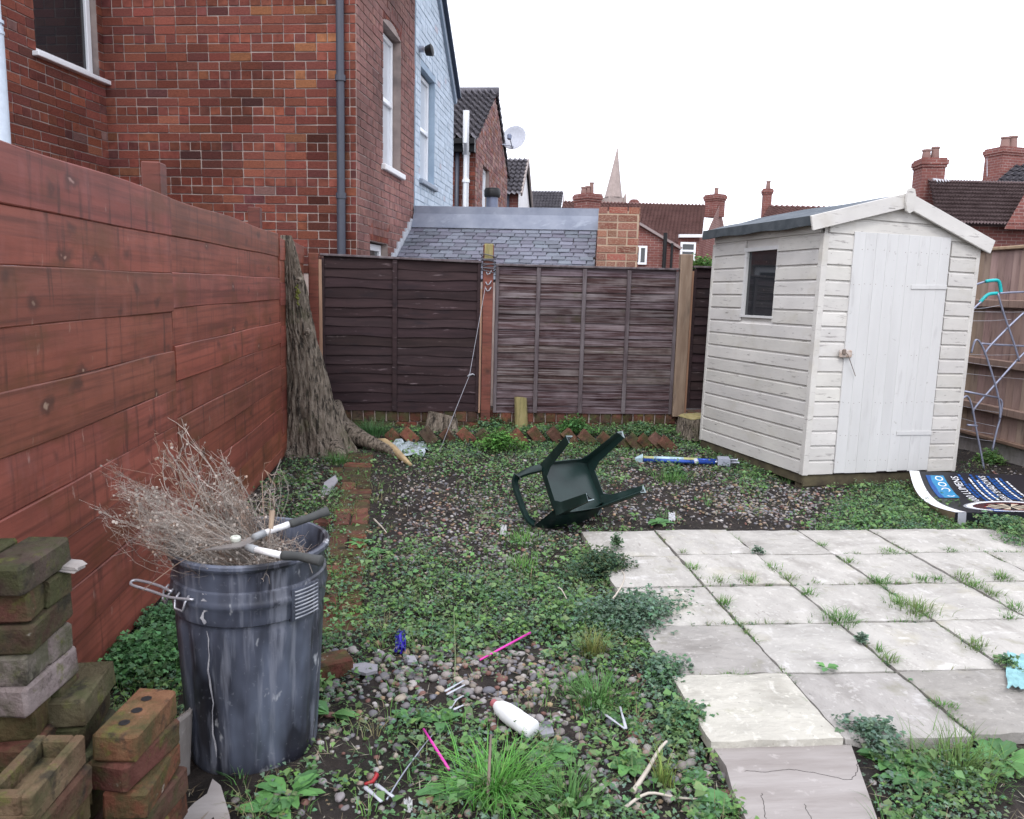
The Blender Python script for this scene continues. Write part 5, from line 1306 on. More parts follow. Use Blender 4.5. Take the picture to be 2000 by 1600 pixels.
# ------------------------------------------------------------------ blue and silver pole tool on the ground
pt0, pt1 = GP(1212, 903, .03), GP(1437, 912, .035); pd = (pt1-pt0).normalized(); pnrm = Vector((-pd.y, pd.x, 0))
pump = empty('pole_tool', pt0.lerp(pt1, .5), 'blue and silver telescopic tool with forked end lying before the shed', 'tool')
L_ = (pt1-pt0).length; PP = lambda t, s=0, z=0: pt0+pd*(L_*t)+pnrm*s+Vector((0, 0, z))
q = MB(); q.tube([PP(0), PP(.03), PP(.035), PP(.15)], [.016, .016, .01, .01], 10); q.build('shaft', M_rust, pump, smooth=True, sharp=40)
q = MB(); q.lathe([(.012, 0), (.02, .005), (.045, .05), (.052, .06), (.052, .065), (0, .065)], 6, TR(*PP(.125)) @ RZ(math.atan2(pd.y, pd.x)) @ RY(PI/2)); q.build('collar', flat('silver_paint', (.42, .56, .62), .35, metal=.3), pump)
M_pblue = flat('blue_metal', (.025, .07, .33), .3, metal=.3)
q = MB(); q.tube([PP(.2, -.022), PP(.82, -.022)], .017, 12); q.build('barrel', M_pblue, pump, smooth=True)
q = MB(); q.tube([PP(.2, .02, .012), PP(.66, .02, .012)], .017, 12); q.build('sleeve', flat('label_yellow', (.42, .42, .2), .5), pump, smooth=True)
q = MB(); q.tube([PP(.29, .02, .012), PP(.55, .02, .012)], .0178, 12); q.build('label_wrap', flat('label_white', (.5, .68, .75), .4, var=.4, scale=14), pump, smooth=True)
q = MB(); q.tube([PP(.64, .02, .012), PP(.83, .02, .012)], .013, 12); q.build('barrel', M_pblue, pump, smooth=True)
q = MB(); q.box((0, 0, 0), (.04, .085, .04), TR(*PP(.655, 0, .005)) @ RZ(math.atan2(pd.y, pd.x)), .01); q.build('clamp', flat('pale_plastic', (.5, .53, .58), .4), pump)
for s in (-.02, .02): q = MB(); q.tube([PP(.78, s, .006), PP(.87, s, .006)], .011, 10); q.build('rod', M_steel, pump, smooth=True)
q = MB(); q.prism([(0, -.045), (.1, -.07), (.1, .07), (0, .045)], -.03, .03, TR(*PP(.84, 0, .012)) @ RZ(math.atan2(pd.y, pd.x))); q.build('head', flat('head_grey', (.3, .32, .38), .5), pump)
for s in (-.055, .05): q = MB(); q.tube([PP(.93, s, .012), PP(1.01, s*1.05, .012), PP(1.02, s*1.05, .012)], [.012, .012, .02], 8); q.build('prong', M_steel, pump, smooth=True)

# ------------------------------------------------------------------ green plastic armchair, tipped over
CR = Matrix(((-.862, -.268, -.430, .877), (-.506, .496, .705, 4.77), (.024, .826, -.564, .240), (0, 0, 0, 1)))
cq = CR.to_quaternion().to_matrix().to_4x4(); CM = TR(.877, 4.77, .242) @ cq
chair = empty('plastic_chair', label='dark green plastic armchair tipped over with its legs in the air', cat='chair', M=CM)
M_green = mat('green_plastic', (.0045, .0165, .0145), (.008, .024, .021), scale=6, rough=.38, bump=.06, bscale=60, spec=.5, layers=[((.05, .08, .075), 5, (1, 1, 1), .58, .75, .5)])
M_green_edge = flat('scuffed_plastic', (.22, .27, .28), .6)
hw, hb, sy = .19, .195, .158
def cpart(mb, name, m=None, parent=None, **kw): return mb.build(name, m or M_green, parent or chair, M=CM, **kw)
# seat: dished shell with a skirt
n_ = 12; v = []
for a in range(n_+1):
    for b in range(n_+1):
        s, t = a/n_*2-1, b/n_*2-1; wdt = hb+(hw-hb)*(t+1)/2
        x = s*wdt*(1-.06*abs(t)**6); yv = t*sy*1.02*(1-.06*abs(s)**6)
        lip = .02*max(0, t-.6)/.4
        v.append((x, yv, -.012*(1-s*s)*(1-t*t)-lip*lip*20))
top = [(a*(n_+1)+b, (a+1)*(n_+1)+b, (a+1)*(n_+1)+b+1, a*(n_+1)+b+1) for a in range(n_) for b in range(n_)]
v2 = [(x, y, z-.006) for x, y, z in v]; q = MB(); q.add(v, top); q.add(v2, [t[::-1] for t in top])
seat = cpart(q, 'seat', smooth=True)
q = MB(); ring = [(a, 0) for a in range(n_+1)]+[(n_, b) for b in range(1, n_+1)]+[(a, n_) for a in range(n_-1, -1, -1)]+[(0, b) for b in range(n_-1, 0, -1)]
vv = []; 
for a, b in ring:
    p = Vector(v[a*(n_+1)+b]); o_ = Vector((p.x, p.y, 0)).normalized()*.006
    vv += [tuple(p+Vector((0, 0, .004))), tuple(p+o_+Vector((0, 0, -.006))), tuple(p+o_+Vector((0, 0, -.048))), tuple(p+o_*.2+Vector((0, 0, -.048))), tuple(p-o_*.4+Vector((0, 0, -.006)))]
m_ = len(ring); q.add(vv, [(k*5+e, ((k+1) % m_)*5+e, ((k+1) % m_)*5+(e+1) % 5, k*5+(e+1) % 5) for k in range(m_) for e in range(5)]); cpart(q, 'skirt', smooth=True, sharp=50)
def chan(pts, wds, th=.006, depth=.02, out=(0, 0, 1)):
    """open L/U channel strip along a path, as in moulded chairs"""
    return None
def leg(sx, sgy, x0, y0, x1, y1, L0):
    """leg: tapering angle section with a hollow foot"""
    q = MB(); segs = 8; v = []
    for k in range(segs+1):
        t = k/segs; x = x0+(x1-x0)*t; yv = y0+(y1-y0)*t; z = -.02-(L0-.02)*t; wv = .062-.022*t; fl = .03*max(0, .25-t)/.25
        ox, oy = sx, sgy; th = .005
        P = [(x+ox*.008, yv+oy*.008), (x-ox*(wv+fl), yv+oy*.004), (x-ox*(wv+fl), yv+oy*.004-oy*th), (x-ox*.3*wv, yv-oy*.012), (x-ox*.012, yv-oy*.3*wv), (x+ox*.004-ox*th, yv-oy*(wv+fl)), (x+ox*.004, yv-oy*(wv+fl))]
        v += [(a, b, z) for a, b in P]
    m = 7; f = []
    for k in range(segs):
        for e in range(m):
            t = (k*m+e, k*m+(e+1) % m, (k+1)*m+(e+1) % m, (k+1)*m+e); f.append(t)
    q.add(v, f); L = cpart(q, 'leg', smooth=False)
    end = v[segs*m:]; c = Vector(end[0])*.0
    for p in end: c += Vector(p)/m
    e_ = MB(); inner = [tuple(c+(Vector(p)-c)*.62+Vector((0, 0, .004))) for p in end]; ev = [tuple(Vector(p)+Vector((0, 0, -.0015))) for p in end]+inner
    e_.add(ev, [(k, (k+1) % m, m+(k+1) % m, m+k) for k in range(m)]); cpart(e_, 'foot_edge', M_green_edge, L)
    e2 = MB(); e2.add([(p[0], p[1], p[2]+.002) for p in inner], [tuple(range(m))]); cpart(e2, 'hollow_shade', M_black, L)  # black cap, the shade inside the hollow put into its colour
leg(1, 1, hw, sy, hw+.03, sy+.039, .366); leg(-1, 1, -hw, sy, -hw-.03, sy+.039, .366); leg(1, -1, hb, -sy, hb+.03, -sy-.039, .366); leg(-1, -1, -hb, -sy, -hb-.03, -sy-.039, .366)
def ribbon(name, pts, nrm_, w0, w1, th=.007, lip=.016):
    """moulded strip with a turned-down lip along a path"""
    q = MB(); v = []; pts = smooth_path([Vector(p) for p in pts], 5); n = len(pts)
    for i, p in enumerate(pts):
        t = (pts[min(i+1, n-1)]-pts[max(i-1, 0)]).normalized(); nv_ = Vector(nrm_(i/(n-1))) if callable(nrm_) else Vector(nrm_); nv_ = (nv_-t*nv_.dot(t)).normalized(); s = t.cross(nv_); wv = (w0+(w1-w0)*i/(n-1))/2
        for a, b in ((-wv, -lip), (-wv, 0), (-wv*.5, .004), (wv*.5, .004), (wv, 0), (wv, -lip), (wv-.004, -lip), (wv-.005, -th), (-wv+.005, -th), (-wv+.004, -lip)): v.append(tuple(p+s*a+nv_*b))
    m = 10; q.add(v, [(k*m+e, k*m+(e+1) % m, (k+1)*m+(e+1) % m, (k+1)*m+e) for k in range(n-1) for e in range(m)]+[tuple(range(m))[::-1], tuple(range((n-1)*m, n*m))]); return cpart(q, name, smooth=True, sharp=35)
for s in (1, -1):
    ax_ = hw+.115
    ribbon('armrest', [(s*(hw+.005), sy-.01, -.03), (s*(hw+.055), sy+.006, .06), (s*(ax_-.012), sy-.004, .128), (s*ax_, sy-.05, .152), (s*ax_, 0, .155), (s*(ax_-.01), -sy*.7, .15), (s*(ax_-.05), -sy-.0, .15)], lambda t, s=s: (s*1.0, .5, .3) if t < .3 else (s*.35, 0, 1), .05, .045)
# low backrest shell joining the arms
v = []; nx_, nz_ = 14, 8
for a in range(nx_+1):
    for b in range(nz_+1):
        s, t = a/nx_*2-1, b/nz_
        v.append((s*(hb+.06*t), -sy-.012-.028*t+.045*s*s*(1-.2*t), -.03+.2*t*(1-.12*abs(s)**3)))
f = [(a*(nz_+1)+b, (a+1)*(nz_+1)+b, (a+1)*(nz_+1)+b+1, a*(nz_+1)+b+1) for a in range(nx_) for b in range(nz_)]
q = MB(); q.add(v, f); q.add([(x, y-.006, z) for x, y, z in v], [t[::-1] for t in f]); cpart(q, 'backrest', smooth=True)
# ------------------------------------------------------------------ dustbin
BX, BY = -.553, 2.43
binE = empty('dustbin', (BX, BY, 0), 'scuffed black plastic dustbin with wire handle, full of dead stalks', 'dustbin')
M_bin = mat('bin_plastic', (.0075, .008, .012), (.017, .018, .027), scale=4, stretch=(1, 1, .5), rough=.42, bump=.12, bscale=40, spec=.5,
            layers=[((.105, .12, .165), 2.4, (1.4, 1.4, .5), .42, .6, .9), ((.2, .21, .25), 8, (3.0, 3.0, .25), .53, .66, .55), ((.5, .51, .53), 9, (1.2, 1.2, .6), .62, .69, .8), ((.2, .21, .24), 60, (1, 1, 1), .62, .7, .5)])
BH = .672
BM = TR(BX, BY, gh(BX, BY)-.004) @ RZ(.4) @ RX(rad(.8))
def bin_r(z): return .196+(.232-.196)*z/BH
prof = [(0, .006), (.165, .004), (.186, .0), (.196, .02)]
for k in range(1, 14): prof.append((bin_r(k*.034), k*.034+.02))
prof += [(.214, .482), (.216, .49), (.224, .496), (.2265, .515), (.2265, .54), (.231, .548), (.233, .556), (.2305, .566), (.2285, .572), (.229, .588), (.228, .594), (.2215, .598), (.2225, .64), (.225, .655), (.235, .66), (.2395, .668), (.2385, .677), (.232, .682), (.2235, .68), (.219, .672), (.213, .60), (.2, .45), (.18, .2), (.165, .05), (0, .045)]
n = 96; mb = MB(); mb.lathe(prof, n, BM)
# vertical flutes below the band
for i, (r_, z_) in enumerate(prof[:17]):
    if z_ < .035 or z_ > .47: continue
    for k in range(n):
        g = 1-.03*(1 if (k % 6) in (0, 1) else 0)
        th = 2*PI*k/n; mb.v[i*n+k] = tuple(BM @ Vector((r_*g*math.cos(th), r_*g*math.sin(th), z_)))
mb.build('body', M_bin, binE, smooth=True, sharp=32)
# moulded grip pad on the right of the band, ribbed
def bin_pt(px, py, r): 
    """point on the bin's side of radius r seen at a pixel"""
    d = ray(px, py); o = _c-np.array([BX, BY, 0]); a = d[0]**2+d[1]**2; b = 2*(o[0]*d[0]+o[1]*d[1]); c = o[0]**2+o[1]**2-r*r
    t = (-b-math.sqrt(max(0, b*b-4*a*c)))/(2*a); return Vector(_c+d*t)
th0 = rad(-36); pad = MB()
for (dt, zc, hh, th_, out) in [(0, .532, .105, .46, .2405)]:
    v = []; nn = 10
    for k in range(nn+1):
        a = th0-th_/2+th_*k/nn
        for r_, z_ in ((.22, zc-hh/2), (out, zc-hh/2+.004), (out, zc+hh/2-.004), (.22, zc+hh/2)): v.append((BX+r_*math.cos(a), BY+r_*math.sin(a), z_))
    pad.add(v, [(k*4+e, (k+1)*4+e, (k+1)*4+e+1, k*4+e+1) for k in range(nn) for e in range(3)]+[(0, 1, 2, 3), (nn*4+3, nn*4+2, nn*4+1, nn*4)])
pad.build('grip_pad', M_bin, binE)
M_binrib = mat('worn_rib', (.2, .21, .24), (.4, .41, .44), scale=30, rough=.6, bump=.2)
rb = MB()
for k in range(8):
    z = .492+k*.0115; rb.tube([(BX+.242*math.cos(th0-.19+.38*q/8), BY+.242*math.sin(th0-.19+.38*q/8), z) for q in range(9)], .0022, 5)
rb.build('grip_ribs', M_binrib, binE, kind='stuff')
hq = MB(); z = .575; a0 = rad(-140)
lug = lambda a, r, z: (BX+r*math.cos(a), BY+r*math.sin(a), z)
for a in (a0-.13, a0+.22):
    hq.tube([lug(a-.09, .235, .575), lug(a-.09, .25, .56), lug(a-.07, .255, .535), lug(a+.07, .255, .535), lug(a+.09, .25, .56), lug(a+.09, .235, .575)], .0035, 8)
HL = hq.build('handle_lug', M_wire, binE, smooth=True, kind='stuff')
hq = MB(); hq.tube(smooth_path([Vector(lug(a0+.42, .245, .572)), Vector(lug(a0+.1, .262, .567)), Vector(lug(a0-.15, .285, .57)), Vector(lug(a0-.3, .325, .578)), Vector(lug(a0-.36, .335, .581)), Vector(lug(a0-.38, .32, .586)), Vector(lug(a0-.2, .27, .582)), Vector(lug(a0+.05, .248, .576))], 4), .0042, 8)
hq.build('handle', M_wire, binE, smooth=True)
drip = MB()
for (a_, z0_, z1_, w_) in ((-1.93, .475, .07, .016), (-1.93, .592, .50, .03), (-1.89, .592, .54, .02)):
    n_ = 16; v = []
    for k in range(n_+1):
        z = z0_+(z1_-z0_)*k/n_; aa = a_+.018*math.sin(k*.9)+.008*math.sin(k*2.3); ww = w_*(.7+.3*math.sin(k*.8+a_*5))*(1 if 0 < k < n_ else .3)
        rr = (bin_r(z-.02)+.0012 if z < .49 else .2345)
        for s in (-1, 1): v.append((BX+rr*math.cos(aa+s*ww), BY+rr*math.sin(aa+s*ww), z+gh(BX, BY)-.004))
    drip.add(v, [(2*k, 2*k+1, 2*k+3, 2*k+2) for k in range(n_)])
drip.build('paint_drip', mat('dried_paint', (.42, .42, .44), (.25, .25, .28), scale=30, rough=.8, bump=.2), binE, kind='stuff')
fill = MB(); fill.lathe([(0, .60), (.1, .59), (.2, .56), (.212, .55)], 32, BM); fill.build('dead_leaf_litter', M_soil, binE)

# ------------------------------------------------------------------ bundles of dead stalks in the bin
M_stalk = mat('dead_stalk', (1, 1, 1), (.75, .72, .7), scale=40, rough=.95, bump=0, tone=1)
def stalks(name, label, tips, base, nst, spread, seed, twig=9, rad0=.0017, fuzz=.06, starts=.05):
    rs = np.random.default_rng(seed); mb = MB()
    for k in range(nst):
        (tx, ty, tt) = tips[rs.integers(len(tips))]; T = UD(tx+rs.normal(0, spread), ty+rs.normal(0, spread*.8), tt+rs.normal(0, .07))
        B = Vector(base)+Vector(rs.normal(0, starts, 3)*np.array([1, 1, .5])); L = (T-B).length; fr = rs.uniform(.45, 1.0); T = B+(T-B)*fr
        bend = Vector(rs.normal(0, .05, 3)); P = [B, B.lerp(T, .35)+bend*.6, B.lerp(T, .7)+bend*.7+Vector((0, 0, -.01)), T+Vector((0, 0, -.02*rs.random()))]
        g = rs.uniform(.65, 1.35); col = tuple(np.array([.30, .268, .238])*g) if rs.random() < .75 else tuple(np.array([.24, .17, .13])*g)
        r_ = rad0*rs.uniform(.6, 1.3); pp = smooth_path(P, 3); mb.tube(pp, [r_*(1-.6*i/(len(pp)-1)) for i in range(len(pp))], 3, cap=False, col=col)
        for q in range(int(twig*rs.uniform(.5, 1.5))):
            s = rs.uniform(.35, 1.0)**.7; i = min(int(s*(len(pp)-1)), len(pp)-2); a = pp[i].lerp(pp[i+1], rs.random()); dirv = (pp[i+1]-pp[i]).normalized()
            d = dirv*rs.uniform(.5, 1.2)+Vector(rs.normal(0, .38, 3)); d.normalize(); l = fuzz*rs.uniform(.3, 1.2)
            m_ = a+d*l*.5+Vector(rs.normal(0, .006, 3)); e = a+d*l+Vector(rs.normal(0, .012, 3))
            kk = rs.uniform(.8, 1.5); c2 = tuple(x*kk for x in col); mb.tube([a, m_, e], [r_*.55, r_*.45, r_*.3], 3, cap=False, col=c2)
            if rs.random() < .12:
                s_ = .0022*rs.uniform(.6, 1.5); v, f = cbox(s_*2, s_*2, s_*2); mb.add(v, f, TR(*e), tuple(x*1.3 for x in c2))
    return mb.build(name, M_stalk, label=label, cat='dead plant')
stalks('dead_plant', 'bushy bundle of grey dead stalks flopping over the side of the dustbin', [(185, 985, 2.3), (205, 905, 2.35), (235, 965, 2.3), (275, 1005, 2.2), (270, 945, 2.35), (300, 990, 2.3), (215, 1010, 2.2), (230, 930, 2.25)], (-.535, 2.36, .6), 230, 13, 3, 11, .0009, .042, .042)
stalks('dead_plant', 'upright bundle of dead stalks standing at the back of the dustbin', [(445, 910, 2.5), (472, 940, 2.5), (432, 930, 2.5), (455, 965, 2.5), (438, 885, 2.5)], (-.58, 2.55, .55), 140, 9, 4, 10, .0009, .038, .036)
stalks('dead_plant', 'few tall reddish stalks rising highest from the dustbin', [(305, 842, 2.45), (325, 815, 2.45), (350, 808, 2.45), (372, 835, 2.45), (312, 870, 2.45), (340, 800, 2.45), (415, 862, 2.5)], (-.59, 2.5, .55), 55, 8, 5, 7, .0019, .045, .03)
stalks('dead_plant', 'spray of thin straw stalks leaning out behind the dustbin rim', [(545, 900, 2.62), (530, 925, 2.62), (520, 935, 2.62), (500, 960, 2.6)], (-.52, 2.55, .6), 26, 7, 6, 4, .0014, .05, .03)
stalks('dead_plant', 'short broken stalks lying inside the dustbin mouth', [(430, 1095, 2.3), (480, 1090, 2.3), (520, 1085, 2.3), (560, 1060, 2.45), (590, 1070, 2.4), (400, 1080, 2.3), (540, 1040, 2.55)], (-.54, 2.42, .54), 170, 12, 8, 7, .0013, .035, .08)
# ------------------------------------------------------------------ garden shears lying on the bin
ZS = .705
sh = empty('garden_shears', U(462, 1057, ZS), 'open garden shears with white shafts and grey grips lying across the dustbin', 'shears')
S = lambda x, y, z=ZS: U(x, y, z)
M_grip = mat('grip_rubber', (.045, .047, .047), (.07, .072, .07), scale=12, rough=.75, bump=.2); M_blade = mat('old_blade', (.2, .18, .17), (.3, .27, .25), scale=14, rough=.5, bump=.2, metal=.6)
def blade(pts, z):
    q = MB(); P = [S(x, y, z) for x, y in pts]; q.add([tuple(p) for p in P]+[tuple(p-Vector((0, 0, .004))) for p in P], [tuple(range(len(P)))[::-1], tuple(range(len(P), 2*len(P)))]+[(i, (i+1) % len(P), len(P)+(i+1) % len(P), len(P)+i) for i in range(len(P))]); q.build('blade', M_blade, sh)
blade([(366, 1030), (400, 1035), (440, 1043), (474, 1053), (496, 1062), (490, 1072), (465, 1066), (430, 1054), (395, 1042)], ZS)
blade([(398, 1073), (430, 1066), (462, 1059), (487, 1049), (505, 1043), (508, 1050), (490, 1060), (470, 1068), (430, 1072)], ZS+.005)
for a, b, c, d, e in (((496, 1050), (515, 1042), (565, 1024), (600, 1013), (641, 998)), ((484, 1069), (500, 1074), (550, 1085), (585, 1087), (628, 1096))):
    k = 1 if a[1] < 1060 else 0; zz = (ZS+.012, ZS+.012, ZS+.02*k+.01, ZS+.03*k+.01, ZS+.05*k+.006)
    A, B, Cc, Dd, Ee = (S(*p, z) for p, z in zip((a, b, c, d, e), zz))
    q = MB(); q.tube([A, B], [.011, .012], 10); q.build('ferrule', flat('ferrule_grey', (.28, .29, .3), .5) if 'ferrule_grey' not in bpy.data.materials else bpy.data.materials['ferrule_grey'], sh, smooth=True)
    q = MB(); q.tube([B, Cc], .0098, 12); q.build('shaft', M_white, sh, smooth=True)
    q = MB(); q.tube([Cc, Cc.lerp(Dd, .15), Dd, Dd.lerp(Ee, .6), Ee.lerp(Dd, .04), Ee], [.0115, .0135, .012, .0135, .0155, .013], 12); q.build('grip', M_grip, sh, smooth=True)
q = MB(); c = S(460, 1055, ZS+.008); q.lathe([(.013, -.004), (.0155, .0), (.0155, .008), (.012, .012), (.005, .012), (.0045, .006), (0, .006)], 6 if False else 12, TR(*c)); q.build('pivot_nut', flat('pivot_white', (.55, .57, .5), .5), sh, smooth=True, sharp=40)
tt = empty('hand_tool', U(525, 1035, .78), 'thin steel spike with a wooden handle stuck upright in the dustbin', 'tool')
q = MB(); q.tube([UD(529, 1033, 2.35), UD(532, 997, 2.36)], [.007, .0085], 8); q.build('handle', M_tanwood, tt, smooth=True, sharp=50)
q = MB(); q.tube([UD(528, 1032, 2.35), UD(521, 1108, 2.3)], .0016, 5); q.build('spike', M_rust, tt)

# ------------------------------------------------------------------ loose bricks stacked at the near corner
G_BR = 'old bricks stacked in the near corner'
def loose_mesh(seed, frog=False, holes=False, chamf=False):
    rs = random.Random(seed); q = MB(); L, D, Hh = .215, .1025, .068
    v, f = cbox(L, D, Hh, .006 if not chamf else .005); v = [(x+rs.uniform(-.003, .003), y+rs.uniform(-.003, .003), z+rs.uniform(-.002, .002)) for x, y, z in v]
    if frog:
        q.add(*cbox(L, D, .028, .004), TR(0, 0, -.02)); 
        for (c, s) in (((0, -D/2+.011, .012), (L, .022, .044)), ((0, D/2-.011, .012), (L, .022, .044)), ((-L/2+.013, 0, .012), (.026, D-.044, .044)), ((L/2-.013, 0, .012), (.026, D-.044, .044))): q.box(c, s, None, .004)
    else: q.add(v, f)
    return q.mesh('loose_brick', M_mossbrick)
LB = [loose_mesh(s) for s in range(6)]; LBF = loose_mesh(9, True)
def lbrick(x, y, z, yaw, label, col, me=None, tilt=(0, 0), group=G_BR):
    o = link('loose_brick', me or random.choice(LB), None, TR(x, y, z) @ RZ(yaw) @ RX(tilt[0]) @ RY(tilt[1])); o.color = (*col, 1); return tag(o, label, 'brick', group)
dk = lambda: tuple(c*random.uniform(.85, 1.15) for c in random.choice([(.09, .065, .042), (.1, .06, .042), (.075, .066, .044), (.12, .06, .042)]))
h = .07
# middle stack with the three-hole brick on top
hb_ = lbrick(-.695, 1.855, .403, PI/2-.12, 'orange brown brick with small round holes, lying on top of the stack nearest the bin', (.2, .105, .06))
for t in (-.055, 0, .055): link('hole', hole_me, hb_, WORLD[hb_.name] @ TR(t, random.uniform(-.004, .004), .0352) @ RX(-PI/2) @ TR(0, .0345, 0))
lbrick(-.70, 1.85, .333, PI/2-.28, 'mossy brick second from the top under the holed brick, patched with pale mortar', dk())
lbrick(-.685, 1.85, .263, PI/2-.05, 'brick with an orange upper edge, third from the top under the holed brick', (.2, .08, .05))
ORD = ['topmost', 'second', 'third', 'fourth', 'fifth', 'sixth', 'seventh', 'eighth', 'ninth', 'tenth', 'eleventh', 'lowest']
for k in range(3): lbrick(-.69+random.uniform(-.012, .012), 1.86, .193-.07*k, PI/2+random.uniform(-.2, .2), 'dark brick, %s one down in the stack under the holed brick' % ORD[3+k], dk())
# mossy brick and what carries it
lbrick(-.865, 1.945, .438, PI/2+.06, 'big moss covered brick with crumbling top, between tall stack and holed brick', (.115, .1, .06))
for k in range(5): lbrick(-.87+random.uniform(-.01, .01), 1.95, .368-.07*k, PI/2+random.uniform(-.15, .15), 'dark brick, %s one down beneath the moss covered brick' % ORD[1+k], dk())
# frogged brick in front
lbrick(-.80, 1.585, .443, PI/2-.05, 'hollow frogged brick, nearest of all, with rainwater stains', (.17, .12, .075), LBF)
for k in range(5): lbrick(-.80+random.uniform(-.008, .008), 1.59, .373-.07*k, PI/2+random.uniform(-.12, .12), 'shaded brick, %s one down beneath the frogged brick' % ORD[1+k], dk())
# tall stack against the fence
for k in range(12):
    z = .035+k*.07
    for j in range(2):
        top = k == 11
        if k % 2 == 0: x_, y_, a = -.985+random.uniform(-.012, .012), 1.80+j*.108+random.uniform(-.006, .006), random.uniform(-.1, .1)
        else: x_, y_, a = -1.035+j*.108+random.uniform(-.006, .006), 1.85+random.uniform(-.015, .015), PI/2+random.uniform(-.1, .1)
        col = dk() if k not in (7, 8) else (.24, .2, .19)
        side_ = ('nearer' if j == 0 else 'farther') if k % 2 == 0 else ('fence side' if j == 0 else 'bin side')
        lab = '%s %s brick, %s course of the tall stack against the plank fence' % ('pale mortar smeared' if k in (7, 8) else 'greenish', side_, ORD[11-k])
        lbrick(x_, y_, z, a, lab, col, tilt=(random.uniform(-.02, .02), random.uniform(-.02, .02)))
mb = MB()
v, f = cbox(.075, .05, .014, .004); mb.add([(x+random.uniform(-.006, .006), y+random.uniform(-.006, .006), z+random.uniform(-.003, .003)) for x, y, z in v], f, TR(-.872, 1.93, .775) @ RY(.12)); mb.build('mortar_lump', M_concrete, label='lump of pale mortar sticking out of the tall brick stack', cat='mortar')
mb = MB(); P0 = U(343, 1560); v, f = cbox(.018, .14, .2, .004); mb.add([(x+random.uniform(-.003, .003), y+random.uniform(-.01, .01), z+random.uniform(-.012, .012)) for x, y, z in v], f, TR(P0.x-.02, P0.y+.07, .1) @ RZ(-.35) @ RY(.06)); mb.build('slab_shard', M_concrete, label='broken concrete slab piece standing on edge between bricks and bin', cat='slab piece')
def shard(name, label, pix, m, th=.012, z=.02, cat='slate piece', rise=0.0):
    P = [GP(x, y, z) for x, y in pix]; c = sum(P, Vector())/len(P); q = MB(); n = len(P)
    for i, p in enumerate(P): p.z = c.z+rise*(p.y-c.y)*8
    v = [tuple(p) for p in P]+[tuple(p-Vector((0, 0, th))) for p in P]; q.add(v, [tuple(range(n)), tuple(range(n, 2*n))[::-1]]+[(i, n+i, n+(i+1) % n, (i+1) % n) for i in range(n)]); me = q.mesh(name, m)
    bm = bmesh.new(); bm.from_mesh(me); bmesh.ops.recalc_face_normals(bm, faces=bm.faces); bm.to_mesh(me); bm.free()
    o = link(name, me); o.color = (.26, .25, .27, 1); return tag(o, label, cat)
shard('slate_piece', 'big pale grey slate shard in the near corner beside the bricks', [(345, 1610), (380, 1585), (405, 1572), (416, 1553), (432, 1560), (448, 1598), (455, 1625), (380, 1640)], M_concrete, rise=.05)
shard('slate_piece', 'flat grey slate lying on pebbles right of the bin', [(668, 1316), (690, 1325), (715, 1330), (737, 1322), (738, 1310), (712, 1307), (690, 1312)], M_slate, z=.03)
shard('slate_piece', 'small slate propped in weeds beside the brick path', [(622, 972), (636, 968), (660, 954), (655, 950), (634, 956)], M_slate, z=.03, rise=.03)
shard('slate_piece', 'dark slate chip beside the white bottle', [(1048, 1434), (1058, 1450), (1082, 1447), (1078, 1432), (1062, 1430)], M_slate, z=.025)
shard('slate_piece', 'pale stone chip on the pebbles by the blue wrapper', [(794, 1295), (796, 1308), (816, 1307), (810, 1295)], M_slate, z=.03)
o = lbrick(*U(628, 1320)[:2], .035, .4, 'reddish brick half hidden behind the right side of the dustbin', (.14, .055, .042), group='loose bricks by the bin')

# ------------------------------------------------------------------ litter
def capsule_path(px): return [GP(x, y, z) for x, y, z in px]
bt = empty('bottle', GP(1000, 1430), 'white plastic bottle with a red cap lying in the weeds', 'bottle')
a, b = GP(966, 1405, .055), GP(1042, 1448, .035); dv = (b-a).normalized(); Lb = (b-a).length
M_bo = mat('bottle_plastic', (.72, .72, .73), (.62, .62, .62), scale=12, rough=.45, bump=.15, layers=[((.4, .36, .32), 14, (1, 1, 1), .64, .72, .5)])
q = MB(); q.tube([a, a+dv*Lb*.06, a+dv*Lb*.14, a+dv*Lb*.3, a+dv*Lb*.55, a+dv*Lb*.62, a+dv*Lb*.96, b], [.012, .018, .026, .032, .034, .0325, .034, .026], 18); q.build('body', M_bo, bt, smooth=True, sharp=60)
q = MB(); q.tube([a-dv*.012, a+dv*.006], [.014, .0145], 12); q.build('cap', flat('red_cap', (.3, .09, .1), .5), bt, smooth=True, sharp=40)
M_pink = flat('pink_plastic', (.62, .045, .36), .35)
def straw(label, p, q_, r=.0045):
    a, b = GP(*p), GP(*q_); m = MB(); m.tube([a, a.lerp(b, .3), a.lerp(b, .33), b], [r*.85, r*.85, r, r], 10); return m.build('straw', M_pink, label=label, cat='straw', smooth=True)
straw('pink plastic straw resting on the pebbles above the white bottle', (937, 1301, .025), (1035, 1258, .05)); straw('pink plastic straw lying nearest, by the big grass tuft', (827, 1449, .045), (877, 1521, .03))
def crumple(name, label, px, py, sx, sy_, h, col, cat, seed, rough=.35):
    rs = np.random.default_rng(seed); q = MB(); n = 9; v = []
    for a in range(n):
        for b in range(n):
            p = GP(px+(a/(n-1)-.5)*sx+rs.normal(0, sx*.04), py+(b/(n-1)-.5)*sy_+rs.normal(0, sy_*.04)); p.z += .006+abs(rs.normal(0, h)); v.append(tuple(p))
    q.add(v, [(a*n+b, (a+1)*n+b, (a+1)*n+b+1, a*n+b+1) for a in range(n-1) for b in range(n-1)]); o = q.build(name, flat(name+'_'+str(seed), col, rough, var=.3), label=label, cat=cat)
    md = o.modifiers.new('thickness', 'SOLIDIFY'); md.thickness = .0015; return o
